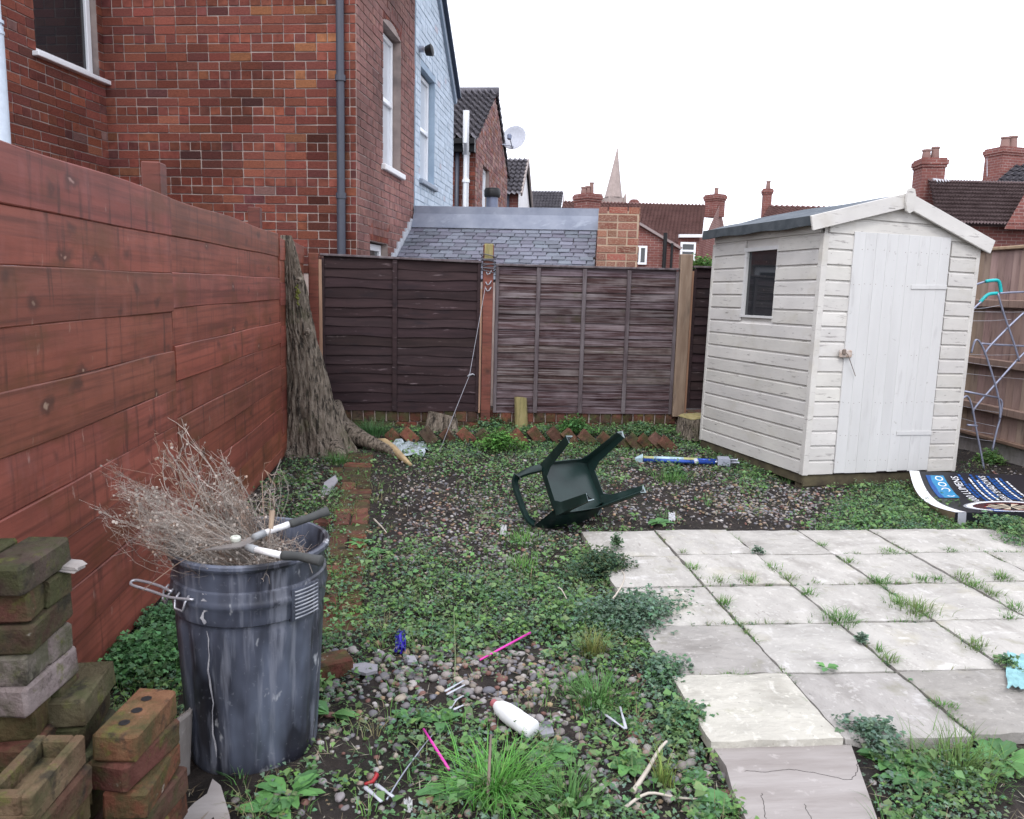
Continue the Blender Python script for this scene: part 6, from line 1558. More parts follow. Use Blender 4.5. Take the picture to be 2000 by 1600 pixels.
crumple('wrapper', 'crumpled shiny blue sweet wrapper among the weeds', 782, 1262, 20, 38, .02, (.03, .02, .3), 'wrapper', 1, .25)
crumple('plastic_bag', 'thin clear plastic scrap in the weeds by the tree root', 800, 880, 62, 26, .02, (.4, .46, .5), 'bag', 2, .25)
crumple('rag', 'turquoise cloth scrap lying on the patio edge', 1985, 1338, 46, 70, .003, (.24, .44, .46), 'cloth', 3, .8).location.z += .05
crumple('paper_scrap', 'scrap of white paper at the near edge beside cutlery', 797, 1583, 16, 20, .008, (.6, .6, .6), 'paper', 4, .7)
crumple('paper_scrap', 'faded white scrap in the soil below the green chair', 983, 1040, 12, 20, .01, (.5, .5, .5), 'paper', 5, .7)
crumple('paper_scrap', 'small white scrap on the dark gravel before the shed', 1312, 1013, 13, 16, .006, (.55, .55, .58), 'paper', 6, .7)
def peg(label, p, q_, r=.006, col=(.36, .37, .4), group=None):
    a, b = GP(*p), GP(*q_); m = MB(); m.tube([a, a.lerp(b, .1), a.lerp(b, .45), a.lerp(b, .7), b], [r*.6, r, r*.8, r*.55, r*.7], 8, flat=.5); return m.build('plastic_peg', bpy.data.materials.get('peg_grey') or flat('peg_grey', (.42, .43, .47), .4), label=label, cat='peg', group=group, smooth=True)
for k, (p, q_) in enumerate([((868, 1366, .03), (905, 1347, .035)), ((872, 1372, .03), (907, 1358, .04)), ((874, 1392, .03), (905, 1374, .03)), ((878, 1400, .03), (893, 1383, .035)), ((885, 1402, .03), (905, 1393, .03))]):
    peg('grey plastic peg in the little heap left of the white bottle', p, q_, group='pegs by the bottle')
peg('grey plastic peg lying open in weeds, its leg nearer the bottle', (1180, 1416, .04), (1220, 1440, .03)); peg('grey plastic peg lying open in weeds, its leg farther from the bottle', (1222, 1440, .03), (1210, 1404, .045))
peg('long white plastic peg nearest the red tip at the picture foot', (712, 1555, .03), (745, 1585, .03), .008); peg('shorter white plastic peg beside the red tip at the picture foot', (733, 1550, .03), (768, 1575, .03), .008)
q = MB(); q.tube([GP(712, 1550, .03), GP(728, 1545, .03), GP(736, 1535, .035), GP(733, 1527, .03)], [.004, .006, .007, .004], 8); q.build('red_clip', flat('red_plastic', (.3, .02, .025), .35), label='small bright red plastic clip at the picture foot', cat='clip', smooth=True)
def stick(name, label, pix, r, m, cat='stick'):
    P = smooth_path([GP(*p) for p in pix], 4); q = MB(); q.tube(P, [r*(1-.5*i/(len(P)-1)) for i in range(len(P))], 7); return q.build(name, m, label=label, cat=cat, smooth=True)
M_twig = flat('bleached_twig', (.45, .4, .34), .8); M_stem = flat('green_stem', (.16, .2, .1), .7)
stick('wire', 'grey stiff wire crossing the soil beside the nearest pink straw', [(755, 1575, .02), (790, 1525, .03), (830, 1470, .03), (845, 1452, .03)], .003, M_steel, 'wire')
stick('dry_stem', 'single upright pale weed stem among the pebbles', [(886, 1347, .0), (889, 1300, .02), (887, 1245, .05), (886, 1215, .06)], .0028, M_stem, 'stem')
stick('twig', 'bleached forked root lying near the concrete strip', [(1235, 1560, .02), (1262, 1530, .04), (1285, 1500, .06), (1300, 1488, .07)], .008, M_twig, 'twig')
stick('twig', 'long bleached twig along the soil at the picture foot', [(1220, 1590, .02), (1265, 1568, .03), (1320, 1570, .02), (1365, 1573, .02)], .005, M_twig, 'twig')
stick('twig', 'curved bleached twig on the weeds at the patio edge', [(1195, 1220, .12), (1212, 1200, .14), (1217, 1180, .14), (1212, 1160, .12)], .005, M_twig, 'twig')
stick('twig', 'short pale twig in the weed patch above the blue wrapper', [(1090, 1172, .06), (1096, 1176, .06), (1106, 1190, .05)], .004, M_twig, 'twig')
stick('twig', 'pale twig on bare gravel left of the chair', [(730, 1020, .02), (745, 1035, .02), (755, 1047, .02)], .006, M_twig, 'twig')
stick('twig', 'brown stick poking up through the big grass tuft', [(952, 1575, .02), (955, 1540, .1), (957, 1518, .14)], .006, M_rust, 'twig')
stick('twig', 'dark dry stem at the front corner of the patio', [(1387, 1488, .0), (1388, 1482, .03), (1389, 1477, .055)], .004, M_rust, 'twig')
# ------------------------------------------------------------------ pebbles
def map_density(px, rows, x0, y0, cell):
    """cover read off the survey grid: digits 0-9 per cell, smoothed between cells"""
    g = np.array([[0 if c in '. ' else int(c) for c in r] for r in rows], float)/9
    gx = np.clip((px[:, 0]-x0)/cell-.5, 0, g.shape[1]-1.001); gy = np.clip((px[:, 1]-y0)/cell-.5, 0, g.shape[0]-1.001)
    i, j = gx.astype(int), gy.astype(int); a, b = gx-i, gy-j
    i2, j2 = np.minimum(i+1, g.shape[1]-1), np.minimum(j+1, g.shape[0]-1)
    return g[j, i]*(1-a)*(1-b)+g[j, i2]*a*(1-b)+g[j2, i]*(1-a)*b+g[j2, i2]*a*b
#          200       400       600       800      1000      1200      1400      1600      1800
COVER = ["........0005667678775886555400000000",   # 820
         "......3332224544555543345675430000000"[:36],  # 870
         "......444521113343331111361125554430",   # 920
         "......45552112333321112111125888663",    # 970
         "......444442112233243110000477888886",   # 1020
         "......55555464331567742000000000888",    # 1070
         "..9.....876776787788876000000000000",    # 1120
         "789.....8787878988898885000000000000",   # 1170
         "999.....87678899898999986000000000",     # 1220
         "999.....644343431588889860000000000",    # 1270
         "999.....622122222235666650000000000",    # 1320
         "999.....544555553334666663000000000",    # 1370
         "999.....322465665325566665300000000",    # 1420
         "99......322346888644555665400788888",    # 1470
         "8....665432235888655444555500899999",    # 1520
         "8....665433346888655555565000089999"]    # 1570
GRAVEL = ["........0000022222222222222200000000",
          "......22200233333355555531000000000",
          "......5442225555444444477755500000333",
          "......66422267776655555589998533333",
          "......6443357888665430000022222222",
          "......442227766766533300000000000",
          "..2.....11233333222211000000000000",
          "000.....111112222222220000000000",
          "000.....2111112222222210000000000",
          "000.....788889999874344300000000000",
          "000.....688899999988777400000000000",
          "000.....343334566666554433000000000",
          "000.....433333446777555543000000000",
          "00......433333333345555443400033333",
          "2....333443333322335566554400022222",
          "2....333443333322335555544400022222"]
COVER = [r.ljust(37, '0') for r in COVER]; GRAVEL = [r.ljust(37, '0') for r in GRAVEL]
def on_soil(P):
    x, y = P[:, 0], P[:, 1]
    pat = (x > PX0-PS) & (y > PY0) & (y < PY0+5*PS) | ((x > PX0) & (y > PY0) & (y < PY0+5*PS))
    q = np.array([[SM.inverted() @ Vector((a, b, 0)) for a, b in zip(x, y)]]).reshape(-1, 3) if len(x) < 400 else None
    c, s = math.cos(-.184), math.sin(-.184); lx = (x-2.861)*c-(y-5.726)*s; ly = (x-2.861)*s+(y-5.726)*c
    inshed = (lx > -.03) & (lx < 1.47) & (ly > -.03) & (ly < 1.6)
    binr = (x-BX)**2+(y-BY)**2 < .19**2
    cx_ = project(P); con = (cx_[:, 1] > 1440) & (cx_[:, 0] > 1392+(cx_[:, 1]-1440)*.42) & (cx_[:, 0] < 1664+(cx_[:, 1]-1440)*.33)
    return ~pat & ~inshed & ~binr & ~con & (x > FX+.02) & (x < RX_-.03)
def scatter(n, seed):
    rs = np.random.default_rng(seed); P = np.zeros((0, 3))
    x = rs.uniform(-1.2, 5.25, n); y = rs.uniform(1.2, 7.9, n); P = np.stack([x, y, ground_h(x, y)], -1)
    px = project(P); return P, px
def ico(sub=1):
    bm = bmesh.new(); bmesh.ops.create_icosphere(bm, subdivisions=sub, radius=1); V = np.array([v.co[:] for v in bm.verts]); F = np.array([[v.index for v in f.verts] for f in bm.faces]); bm.free(); return V, F
IV, IF = ico(1); IV2, IF2 = ico(2)
STONE = np.array([(.2, .175, .165), (.25, .23, .22), (.16, .15, .16), (.28, .24, .2), (.2, .15, .13), (.13, .13, .15), (.3, .28, .27), (.2, .185, .19), (.25, .175, .11), (.17, .085, .07), (.15, .145, .155)])
# the larger pebbles one by one
PEB = []
for k in range(6):
    rs = np.random.default_rng(k); n3 = rs.normal(0, 1, (4, 3)); V = IV2.copy(); V *= (1+.10*np.sin(V@n3[0]*1.7)+.07*np.sin(V@n3[1]*2.6))[:, None]
    PEB.append(np_mesh('pebble', V, IF2, M_pebble, smooth=True))
P, px = scatter(60000, 5); dn = map_density(px, GRAVEL, 200, 820, 50); rs = np.random.default_rng(2)
ok = on_soil(P) & (px[:, 0] > 215) & (px[:, 0] < 1995) & (px[:, 1] > 1240) & (px[:, 1] < 1598) & (rs.random(len(P)) < dn**2.2)
idx = np.nonzero(ok)[0]; kept = []
for i in idx:
    r_ = rs.uniform(.010, .019)
    if all((P[i, 0]-a)**2+(P[i, 1]-b)**2 > (r_+c)**2*.8 for a, b, c in kept):
        kept.append((P[i, 0], P[i, 1], r_))
        if len(kept) >= 280: break
zones = lambda x, y: ('smooth rounded pebble in the bare patch between dustbin and white bottle' if x < .25 else 'smooth rounded pebble among weeds beside the patio edge')
for x, y, r_ in kept:
    s = r_*np.array([rs.uniform(.9, 1.45), rs.uniform(.8, 1.1), rs.uniform(.55, .85)])
    o = link('pebble', PEB[rs.integers(6)], None, TR(x, y, gh(x, y)+s[2]*.45) @ RZ(rs.uniform(0, 6.28)) @ RX(rs.normal(0, .2)) @ SCL(*s)); c = STONE[rs.integers(len(STONE))]*rs.uniform(.85, 1.35); o.color = (*c, 1)
    tag(o, zones(x, y), 'pebble', 'pebbles between bin and bottle' if x < .25 else 'pebbles beside the patio')
def stones(n, seed, lo, hi, power, name, mask=None):
    P, px = scatter(n, seed); rs = np.random.default_rng(seed+1); dn = map_density(px, GRAVEL, 200, 820, 50)
    ok = on_soil(P) & (px[:, 0] > -150) & (px[:, 0] < 2150) & (px[:, 1] > 800) & (px[:, 1] < 1700) & (rs.random(len(P)) < dn**power)
    P = P[ok]; m = len(P); r_ = rs.uniform(lo, hi, m)*(.7+.6*rs.random(m)); S = np.stack([r_*rs.uniform(.9, 1.4, m), r_*rs.uniform(.8, 1.1, m), r_*rs.uniform(.5, .8, m)], -1)
    a = rs.uniform(0, 6.28, m); ca, sa = np.cos(a), np.sin(a)
    V = IV[None]*S[:, None]*(1+.12*np.sin(IV[None]@rs.normal(0, 1.5, (m, 3, 1))))
    X = V[..., 0]*ca[:, None]-V[..., 1]*sa[:, None]; Y = V[..., 0]*sa[:, None]+V[..., 1]*ca[:, None]
    V = np.stack([X+P[:, 0:1], Y+P[:, 1:2], V[..., 2]+P[:, 2:3]+S[:, 2:3]*.35], -1); k = len(IV)
    F = (IF[None]+(np.arange(m)*k)[:, None, None]).reshape(-1, 3); col = STONE[rs.integers(0, len(STONE), m)]*rs.uniform(.7, 1.5, (m, 1))
    o = link(name, np_mesh(name, V.reshape(-1, 3), F, M_pebble_tone, np.repeat(col, k, 0), True)); tag(o, kind='stuff'); return m
n1 = stones(62000, 21, .005, .0135, 1.3, 'gravel')

# ------------------------------------------------------------------ leaves
def leaf_cloud(P, per, rs, size, height, spread, cols, up=.6, tri=True, jit=.2):
    """clumps of small three-part leaves: per leaves round each point of P"""
    m = len(P)*per; base = np.repeat(P, per, 0); az = rs.uniform(0, 6.28, m); rr = spread*np.sqrt(rs.random(m))*np.repeat(rs.uniform(.5, 1.2, len(P)), per)
    hh = height*(.15+rs.random(m)**.8)*np.repeat(rs.uniform(.4, 1.25, len(P)), per)*(1.1-.6*rr/spread)
    c = base+np.stack([rr*np.cos(az), rr*np.sin(az), hh], -1)
    tilt = rs.uniform(.1, 1.1, m); l = size*rs.uniform(.6, 1.35, m)
    d = np.stack([np.cos(az)*np.cos(tilt*.6), np.sin(az)*np.cos(tilt*.6), np.sin(rs.normal(.15, .45, m))], -1); d /= np.linalg.norm(d, axis=1, keepdims=True)
    upv = np.array([0, 0, 1.0])+rs.normal(0, .35, (m, 3)); s = np.cross(d, upv); s /= np.linalg.norm(s, axis=1, keepdims=True); nn = np.cross(s, d)
    V = []; F = []; parts = ((0, 1.0), (1.05, .8), (-1.05, .8)) if tri else ((0, 1.2),)
    for pi, (ang_, k) in enumerate(parts):
        dd = d*math.cos(ang_)+s*math.sin(ang_); ss = np.cross(dd, nn); L = (l*k)[:, None]
        b0 = c; t_ = c+dd*L+nn*L*-.15; w1 = c+dd*L*.55+ss*L*.36+nn*L*.12; w2 = c+dd*L*.55-ss*L*.36+nn*L*.12
        V.append(np.stack([b0, w1, t_, w2], 1))
    V = np.stack(V, 1).reshape(-1, 3); q = len(parts)*m; F = np.arange(q*4).reshape(q, 4)
    col = np.repeat(cols(rs, m, P, per), len(parts)*4, 0); return V, F, col
def greens(pal, var=.25):
    pal = np.array(pal)
    def f(rs, m, P, per):
        n = len(P); c = pal[rs.integers(0, len(pal), n)]; c = np.repeat(c, per, 0)*rs.uniform(1-var, 1+var, (m, 1))*rs.uniform(.88, 1.12, (m, 3)); return c
    return f
PAL_WEED = [(.09, .185, .09), (.115, .22, .108), (.08, .16, .09), (.125, .215, .085), (.155, .25, .095), (.17, .22, .105)]
PAL_BRIGHT = [(.13, .24, .07), (.16, .28, .08), (.11, .21, .08)]
PAL_BLUE = [(.13, .2, .14), (.155, .23, .165), (.115, .18, .125)]
def cover(n, seed, power, per, size, height, spread, pal, name, thr=0.0, tri=True, area=None, label=None, noise_s=2.2):
    P, px = scatter(n, seed); rs = np.random.default_rng(seed+3); dn = map_density(px, COVER, 200, 820, 50)
    pat = np.clip(.5+.45*np.sin(P[:, 0]*noise_s*3.1+seed)*np.cos(P[:, 1]*noise_s*2.7+seed*.7)+.35*np.sin(P[:, 0]*noise_s*8.7+P[:, 1]*5+seed*2)*np.sin(P[:, 1]*noise_s*9.9-P[:, 0]*4+seed), 0, 1)
    vis = (px[:, 0] > -120) & (px[:, 0] < 2120) & (px[:, 1] > 800) & (px[:, 1] < 1690)
    ps = (P[:, 0]-pA.x)*pdir.x+(P[:, 1]-pA.y)*pdir.y; po = (P[:, 0]-pA.x)*pn.x+(P[:, 1]-pA.y)*pn.y
    onpath = (np.abs(po) < .12) & (ps > 0) & (ps < Lp*.75) & (rs.random(len(P)) < .72)
    ok = on_soil(P) & vis & ~onpath & (rs.random(len(P)) < np.clip(dn, 0, 1)**power*(.18+.95*pat))
    V, F, c = leaf_cloud(P[ok], per, rs, size, height, spread, greens(pal), tri=tri)
    return V, F, c
def join(name, sets, m=M_leaf, label=None, **kw):
    off = 0; Vs, Fs, Cs = [], [], []
    for V, F, c in sets: Vs.append(V); Fs.append(F+off); Cs.append(c); off += len(V)
    o = link(name, np_mesh(name, np.concatenate(Vs), np.concatenate(Fs), m, np.concatenate(Cs))); return tag(o, label, **kw)
sets = [cover(38000, 31, 1.9, 8, .0125, .045, .055, PAL_WEED, 'a'), cover(26000, 41, 2.0, 8, .0105, .04, .05, PAL_BLUE, 'b', noise_s=1.3), cover(17000, 51, 2.0, 7, .015, .055, .05, PAL_BRIGHT, 'c', noise_s=3.1), cover(9000, 61, 1.0, 3, .009, .012, .03, PAL_WEED+[(.16, .13, .07)], 'd'),
        cover(8200, 91, 1.6, 6, .027, .055, .05, [(.14, .25, .09), (.12, .22, .08), (.17, .27, .11)], 'e', tri=False, noise_s=1.7), cover(6000, 95, 1.3, 6, .007, .07, .03, [(.13, .2, .12), (.16, .22, .12), (.2, .2, .1)], 'f', noise_s=2.6)]
join('ground_cover', sets, kind='stuff')
# leaf litter and straw bits on the soil
def bits(n, seed):
    P, px = scatter(n, seed); rs = np.random.default_rng(seed); ok = on_soil(P) & (px[:, 1] > 830) & (px[:, 1] < 1650) & (px[:, 0] > -50) & (px[:, 0] < 2050); P = P[ok]; m = len(P)
    a = rs.uniform(0, 6.28, m); L = rs.uniform(.008, .035, m); d = np.stack([np.cos(a), np.sin(a), rs.normal(0, .2, m)], -1)*L[:, None]; s = np.stack([-np.sin(a), np.cos(a), 0*a], -1)*rs.uniform(.0008, .0025, m)[:, None]; c = P+np.array([0, 0, .012])
    V = np.stack([c-d, c+s, c+d, c-s], 1).reshape(-1, 3); F = np.arange(m*4).reshape(m, 4); col = np.repeat(np.array([(.3, .24, .17), (.2, .15, .1), (.36, .32, .26), (.1, .08, .06)])[rs.integers(0, 4, m)], 4, 0)
    return V, F, col
join('plant_litter', [bits(16000, 71)], kind='stuff')
# ------------------------------------------------------------------ grass
def blades(P, per, rs, L, spread, lean, cols, w_=.0022, seg=3):
    m = len(P)*per; base = np.repeat(P, per, 0)+np.concatenate([rs.normal(0, spread, (m, 2)), np.zeros((m, 1))], 1)
    az = np.arctan2(base[:, 1]-np.repeat(P[:, 1], per), base[:, 0]-np.repeat(P[:, 0], per))+rs.normal(0, .6, m); l = L*rs.uniform(.45, 1.15, m); k = lean*rs.uniform(.3, 1.5, m)
    h = np.stack([np.cos(az), np.sin(az), 0*az], -1); sd = np.stack([-np.sin(az), np.cos(az), 0*az], -1); rows = []
    for i in range(seg+1):
        t = i/seg; out = (k*l*t*t)[:, None]; zz = (l*(t-.35*k*t*t))[:, None]; c = base+h*out+np.array([0, 0, 1.0])*zz; ww = w_*(1-t*.92)
        rows.append(np.stack([c-sd*ww, c+sd*ww], 1))
    V = np.stack(rows, 1).reshape(-1, 3); n = (seg+1)*2; o = (np.arange(m)*n)[:, None]; F = np.concatenate([o+np.array([[2*i, 2*i+1, 2*i+3, 2*i+2]]) for i in range(seg)], 0)
    col = np.repeat(cols(rs, m, P, per), n, 0); return V, F, col
P, px = scatter(9500, 81); rs = np.random.default_rng(82); dn = map_density(px, COVER, 200, 820, 50); ok = on_soil(P) & (px[:, 0] > -100) & (px[:, 0] < 2100) & (px[:, 1] > 815) & (px[:, 1] < 1680) & (rs.random(len(P)) < dn*.75)
GR = [(.11, .24, .06), (.09, .2, .055), (.14, .27, .07), (.17, .22, .09)]
join('grass', [blades(P[ok][::2], 10, rs, .055, .018, .9, greens(GR, .35), .0016), blades(P[ok][1::4], 12, rs, .085, .022, 1.1, greens(GR+[(.25, .22, .12)], .35), .0018), blades(P[ok][3::4], 7, rs, .05, .012, 1.3, greens([(.28, .24, .15), (.2, .17, .1)], .3), .0013)], kind='stuff')
def tuft(label, px, py, n, L, sp, pal=GR, lean=.8, onslab=False, w_=.0022, group=None, seed=0):
    p = U(px, py, PZ) if onslab else GP(px, py); rs = np.random.default_rng(int(px*7+py)); V, F, c = blades(np.array([tuple(p)]), n, rs, L, sp, lean, greens(pal, .35), w_, 4)
    o = link('grass_tuft', np_mesh('grass_tuft', V, F, M_leaf, c)); return tag(o, label, 'grass tuft', group)
tuft('biggest lush grass tuft at the picture foot below the white bottle', 965, 1545, 360, .135, .05, [(.11, .28, .06), (.13, .33, .07), (.09, .23, .055)], 1.0, w_=.0028)
tuft('broad grass tuft between white bottle and patio corner', 1165, 1375, 320, .11, .05, w_=.0024)
tuft('grass tuft below the twig heap near the concrete strip', 1110, 1570, 200, .1, .045); tuft('yellowing grass clump by the feathery weeds at the patio edge', 1160, 1280, 160, .12, .025, [(.2, .21, .07), (.26, .24, .1), (.13, .18, .06)], .6)
tuft('bright grass tuft on the soil below the tipped chair, farther one', 1022, 1062, 160, .09, .05, [(.1, .24, .05), (.12, .26, .06)]); tuft('bright grass tuft on the soil below the tipped chair, nearer one', 1022, 1112, 150, .09, .05, [(.1, .24, .05), (.12, .26, .06)])
tuft('grass tuft at the foot of the dead trunk', 662, 905, 200, .12, .05); tuft('rounded grass clump in the bed beside the trunk roots', 728, 848, 360, .17, .08, [(.06, .15, .05), (.08, .18, .05)]); tuft('pale grass sprouting among bleached roots near the concrete strip', 1290, 1530, 60, .13, .015, [(.2, .27, .07), (.25, .3, .1)], .5)
tuft('grass tuft in the weeds right of the concrete strip', 1865, 1510, 260, .12, .06, [(.11, .18, .05), (.08, .15, .045)]); tuft('grass patch between weeds and pole tool', 1315, 940, 200, .1, .07)
for k, (x, y, n_, L_, s_, lab) in enumerate([(1640, 1212, 190, .07, .035, 'dense round grass tuft in the patio joints, largest of all'), (1790, 1195, 200, .085, .04, 'spreading grass tuft in the patio joint right of the largest tuft'), (1718, 1138, 110, .055, .028, 'grass tuft on the patio joint in the middle row'), (1752, 1178, 110, .05, .03, 'low grass strip leading up to the spreading tuft'),
        (1460, 1136, 90, .055, .022, 'small bright grass tuft on the far patio joint'), (1404, 1137, 60, .05, .02, 'tiny grass tuft left of the small bright tuft'), (1355, 1110, 60, .045, .022, 'grass tuft on the first long patio joint'), (1335, 1080, 26, .04, .012, 'sparse grass sprig in the far patio row by the left edge'),
        (1955, 1130, 110, .06, .024, 'grass tuft at the right edge of the patio'), (1800, 1132, 60, .045, .018, 'small grass tuft in the same row as the right edge one'), (1832, 1133, 50, .045, .016, 'tiny grass tuft just right of its neighbour in the row'), (1880, 1128, 90, .05, .03, 'grass growing along the right long patio joint'),
        (1905, 1145, 110, .05, .03, 'thick grass line on the right long joint'), (1940, 1162, 90, .05, .025, 'end of the grass line on the right long joint'), (1985, 1190, 80, .05, .025, 'grass tuft where the right joint leaves the picture'), (1605, 1066, 40, .04, .015, 'wispy grass in the second far joint'),
        (1510, 1110, 70, .045, .022, 'grass along the second long joint'), (1540, 1130, 70, .045, .02, 'grass nearer along the second long joint'), (1655, 1098, 60, .045, .02, 'grass along the third long joint'), (1578, 1160, 60, .05, .018, 'grass clump in the second joint halfway down'), (1415, 1180, 60, .055, .015, 'upright grass sprig in the first long joint'),
        (1905, 1262, 100, .05, .025, 'grass by the right joint near the turquoise cloth'), (1735, 1290, 60, .05, .016, 'sparse blades in the middle joint low down'), (1715, 1272, 24, .06, .008, 'two thin blades in the middle joint'), (1740, 1078, 80, .03, .03, 'low grass in the far row joint'), (1855, 1076, 60, .035, .02, 'low grass in the far row joint further right'),
        (1590, 1138, 24, .03, .012, 'few blades on the middle row joint'), (1845, 1380, 60, .03, .02, 'low green sprout in the lower middle joint'), (1970, 1207, 50, .035, .02, 'low sprout in the right row joint')]):
    tuft(lab, x, y, int(n_*.85), L_*.78, s_, [(.13, .24, .06), (.1, .21, .05), (.16, .23, .08)], 1.0, True, .0021)
# short growth all along the open joints of the paving
rs = np.random.default_rng(123); JP = []
for k in range(2600):
    if rs.random() < .5: x = PX0+rs.integers(0, 9)*PS+rs.normal(0, .004); y = rs.uniform(PY0+.01, PY0+5*PS)
    else: y = PY0+rs.integers(1, 5)*PS+rs.normal(0, .004); x = rs.uniform(PX0-PS, 5.1)
    dens = .5+.5*math.sin(x*5.1+y*3.3)*math.sin(y*6.7-x*2.9)
    if rs.random() < dens**2.2: JP.append((x, y, PZ-.012))
JP = np.array(JP)
Vj, Fj, cj = leaf_cloud(JP[::3], 4, rs, .008, .012, .012, greens(PAL_WEED+PAL_BLUE, .3))
join('joint_weeds', [blades(JP, 5, rs, .032, .005, 1.2, greens([(.13, .22, .07), (.1, .19, .05), (.2, .21, .1)], .35), .0013, 3), (Vj, Fj, cj)], kind='stuff')
# ------------------------------------------------------------------ leafy plants one by one
def rosette(label, px, py, n, L, w_, pal=((.11, .25, .075), (.09, .21, .075)), up=.45, onslab=False, name='weed_plant'):
    p = U(px, py, PZ) if onslab else GP(px, py); rs = np.random.default_rng(int(px*3+py)); mb = MB()
    for k in range(n):
        a = 2*PI*k/n*1.618*3+rs.normal(0, .3); l = L*rs.uniform(.6, 1.15); u_ = up*rs.uniform(.5, 1.5); col = tuple(np.array(pal[rs.integers(len(pal))])*rs.uniform(.75, 1.3)); seg = 6; v = []
        h = Vector((math.cos(a), math.sin(a), 0)); s = Vector((-math.sin(a), math.cos(a), 0))
        for i in range(seg+1):
            t = i/seg; wd = w_*l/L*(math.sin(PI*min(1, t*.95+.05))**.7)*(1 if i % 2 else .78)*(.25 if t < .2 else 1)
            c = p+h*(l*t)+Vector((0, 0, .006+l*u_*(t-.75*t*t)))
            v += [tuple(c-s*wd+Vector((0, 0, wd*.25))), tuple(c), tuple(c+s*wd+Vector((0, 0, wd*.25)))]
        mb.add(v, [(i*3+e, i*3+e+1, i*3+e+4, i*3+e+3) for i in range(seg) for e in (0, 1)], None, col)
    return mb.build(name, M_leaf, label=label, cat='weed')
for args in [('leafy dandelion at the near edge right of the slate shard', 565, 1560, 14, .11, .022), ('broad leaved weed just below the dustbin', 520, 1590, 10, .09, .025), ('dandelion rosette left of the white bottle', 860, 1415, 14, .09, .02), ('broad leaf weed right of the dustbin foot', 645, 1400, 10, .09, .018), ('dandelion rosette beside the nearest pink straw', 800, 1410, 10, .08, .02),
             ('weed rosette between bottle and patio', 1215, 1415, 10, .07, .018), ('dark green rosette near the concrete strip', 1225, 1500, 12, .075, .02), ('rosette beside the broken concrete edge', 1360, 1530, 14, .055, .014), ('long stalked round leaved weed by the concrete strip', 1425, 1575, 10, .09, .022), ('second round leaved weed nearest the concrete strip', 1385, 1590, 9, .08, .022),
             ('plantain in front of the white bottle', 1075, 1475, 11, .09, .022), ('weed rosette left of the big grass tuft', 870, 1555, 11, .09, .022), ('jagged weed beside the brick path', 705, 1065, 9, .1, .02), ('dandelion at the end of the brick path', 735, 1085, 9, .09, .018), ('weed with broad leaves in the row right of the chair', 1285, 1025, 9, .1, .022),
             ('tiny four leaved sprout in the lower patio joint', 1614, 1308, 6, .05, .016), ('wide dock leaves in the corner right of the concrete strip', 1960, 1490, 11, .14, .03), ('weed near the right picture foot', 1780, 1530, 12, .1, .022), ('leafy weed in the patch right of the concrete strip', 1735, 1490, 12, .09, .02)]:
    rosette(*args, onslab=('patio joint' in args[0]))
def bushlet(label, px, py, n, per, R, Hh, size, pal, onslab=False, at=None, name='weed_clump'):
    p = at or (U(px, py, PZ) if onslab else GP(px, py)); rs = np.random.default_rng(int(px*5+py)); a = rs.uniform(0, 6.28, n); r_ = R*np.sqrt(rs.random(n))*(.75+.35*np.sin(a*2+px)+.25*np.sin(a*3+py*.7)+rs.normal(0, .12, n)).clip(.1, 1.5); P = np.stack([p.x+r_*np.cos(a), p.y+r_*np.sin(a), np.full(n, p.z)+Hh*.55*rs.random(n)*(1-(r_/R)**2).clip(0, 1)], -1)
    V, F, c = leaf_cloud(P, per, rs, size, Hh*.5, R*.3, greens(pal, .3)); o = link(name, np_mesh(name, V, F, M_leaf, c)); return tag(o, label, 'weed')
bushlet('feathery blue green weed mound spilling onto the patio corner', 1232, 1220, 460, 9, .25, .15, .013, PAL_BLUE+[(.09, .17, .09)]); bushlet('feathery weed clump on the patio edge with a dried leaf', 1175, 1118, 260, 8, .18, .13, .013, [(.06, .11, .06), (.08, .11, .05), (.05, .1, .06)])
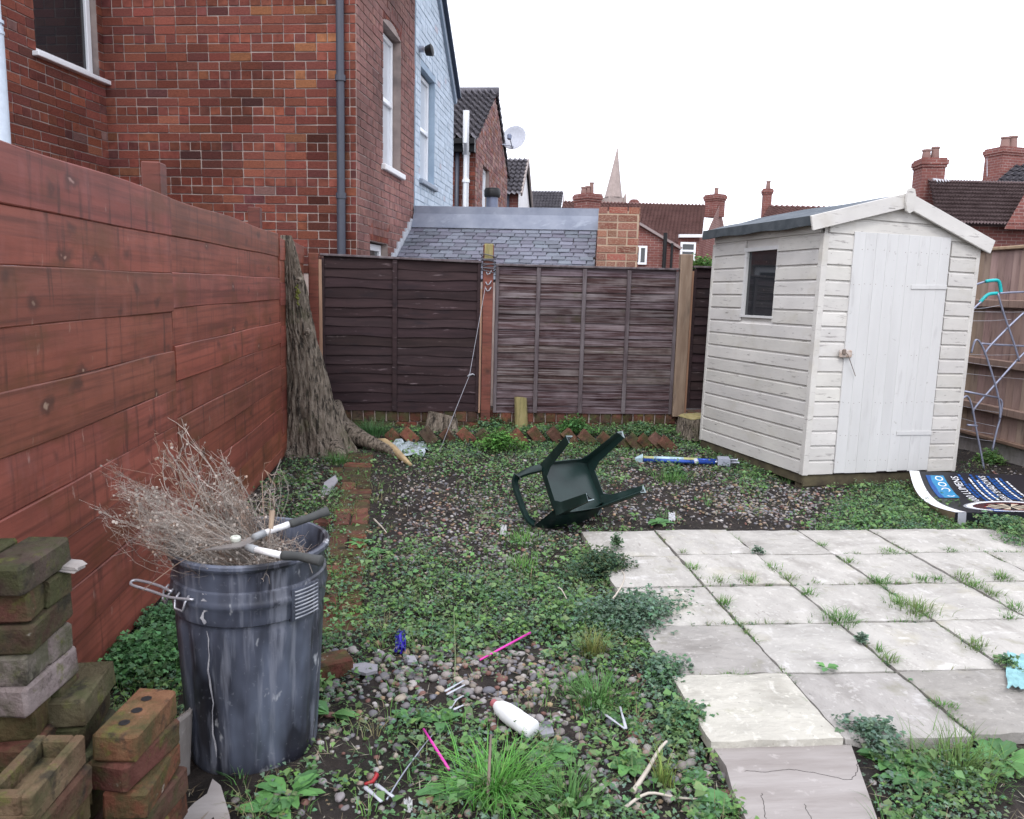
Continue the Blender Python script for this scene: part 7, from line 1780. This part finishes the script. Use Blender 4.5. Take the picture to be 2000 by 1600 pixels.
bushlet('small upright weed rooted on the far patio slab', 1205, 1072, 26, 8, .04, .1, .013, [(.09, .16, .08), (.11, .18, .1)], True); bushlet('bright green leafy weed in front of the brick edging', 975, 880, 150, 8, .2, .2, .02, [(.1, .24, .05), (.13, .28, .06), (.09, .2, .05)]); bushlet('bushy weed behind the chair legs in the bed', 1120, 848, 150, 8, .18, .2, .018, [(.08, .19, .06), (.1, .23, .06)])
bushlet('weed clump in the bed by the middle post', 960, 835, 150, 8, .22, .14, .018, PAL_WEED); bushlet('weed clump in the bed near the rotten stump', 1255, 848, 160, 8, .25, .14, .017, PAL_WEED); bushlet('lush bright weed patch between fence and dustbin', 290, 1290, 300, 8, .32, .09, .018, [(.09, .22, .08), (.12, .27, .1), (.08, .18, .075)])
bushlet('weed patch at the foot of the plank fence behind the bin', 330, 1225, 160, 8, .16, .1, .014, [(.09, .2, .09), (.11, .23, .1)]); bushlet('green weed beside the bent carton and airer foot', 1935, 905, 70, 8, .14, .14, .02, PAL_BRIGHT); bushlet('dark weeds spreading over the patio corner at the right edge', 1985, 1035, 200, 8, .24, .1, .016, PAL_WEED, at=U(1985, 1040, .05))
bushlet('blue green weed creeping over the near patio edge', 1700, 1455, 90, 8, .11, .1, .014, PAL_BLUE); bushlet('small weed against the shed corner', 1470, 905, 60, 7, .09, .09, .013, PAL_WEED); bushlet('weed tuft before the gravel beside the pole tool', 1318, 930, 90, 8, .1, .1, .015, PAL_WEED)
bushlet('blue green weed in the gap by the first patio joint', 1478, 1081, 22, 7, .03, .05, .01, PAL_BLUE, True); bushlet('leafy sprout in the second patio joint lower down', 1682, 1254, 20, 7, .03, .04, .012, PAL_BLUE, True); bushlet('leafy sprout in the right patio joint by the cloth', 1965, 1300, 24, 7, .05, .05, .012, PAL_WEED, True)
bushlet('dark feathery weed against the patio edge below the larger mound', 1300, 1330, 150, 8, .13, .1, .013, PAL_BLUE+PAL_WEED[:2]); bushlet('low leafy weed along the patio edge near its front corner', 1345, 1420, 130, 8, .12, .09, .014, PAL_WEED)
hedge_p = UD(1376, 522, 11.5); bushlet('green hedge top showing between pale post and shed', 1376, 522, 200, 8, .3, .3, .03, [(.13, .25, .06), (.1, .2, .05)], at=Vector((hedge_p.x, hedge_p.y, hedge_p.z-.12)), name='hedge')
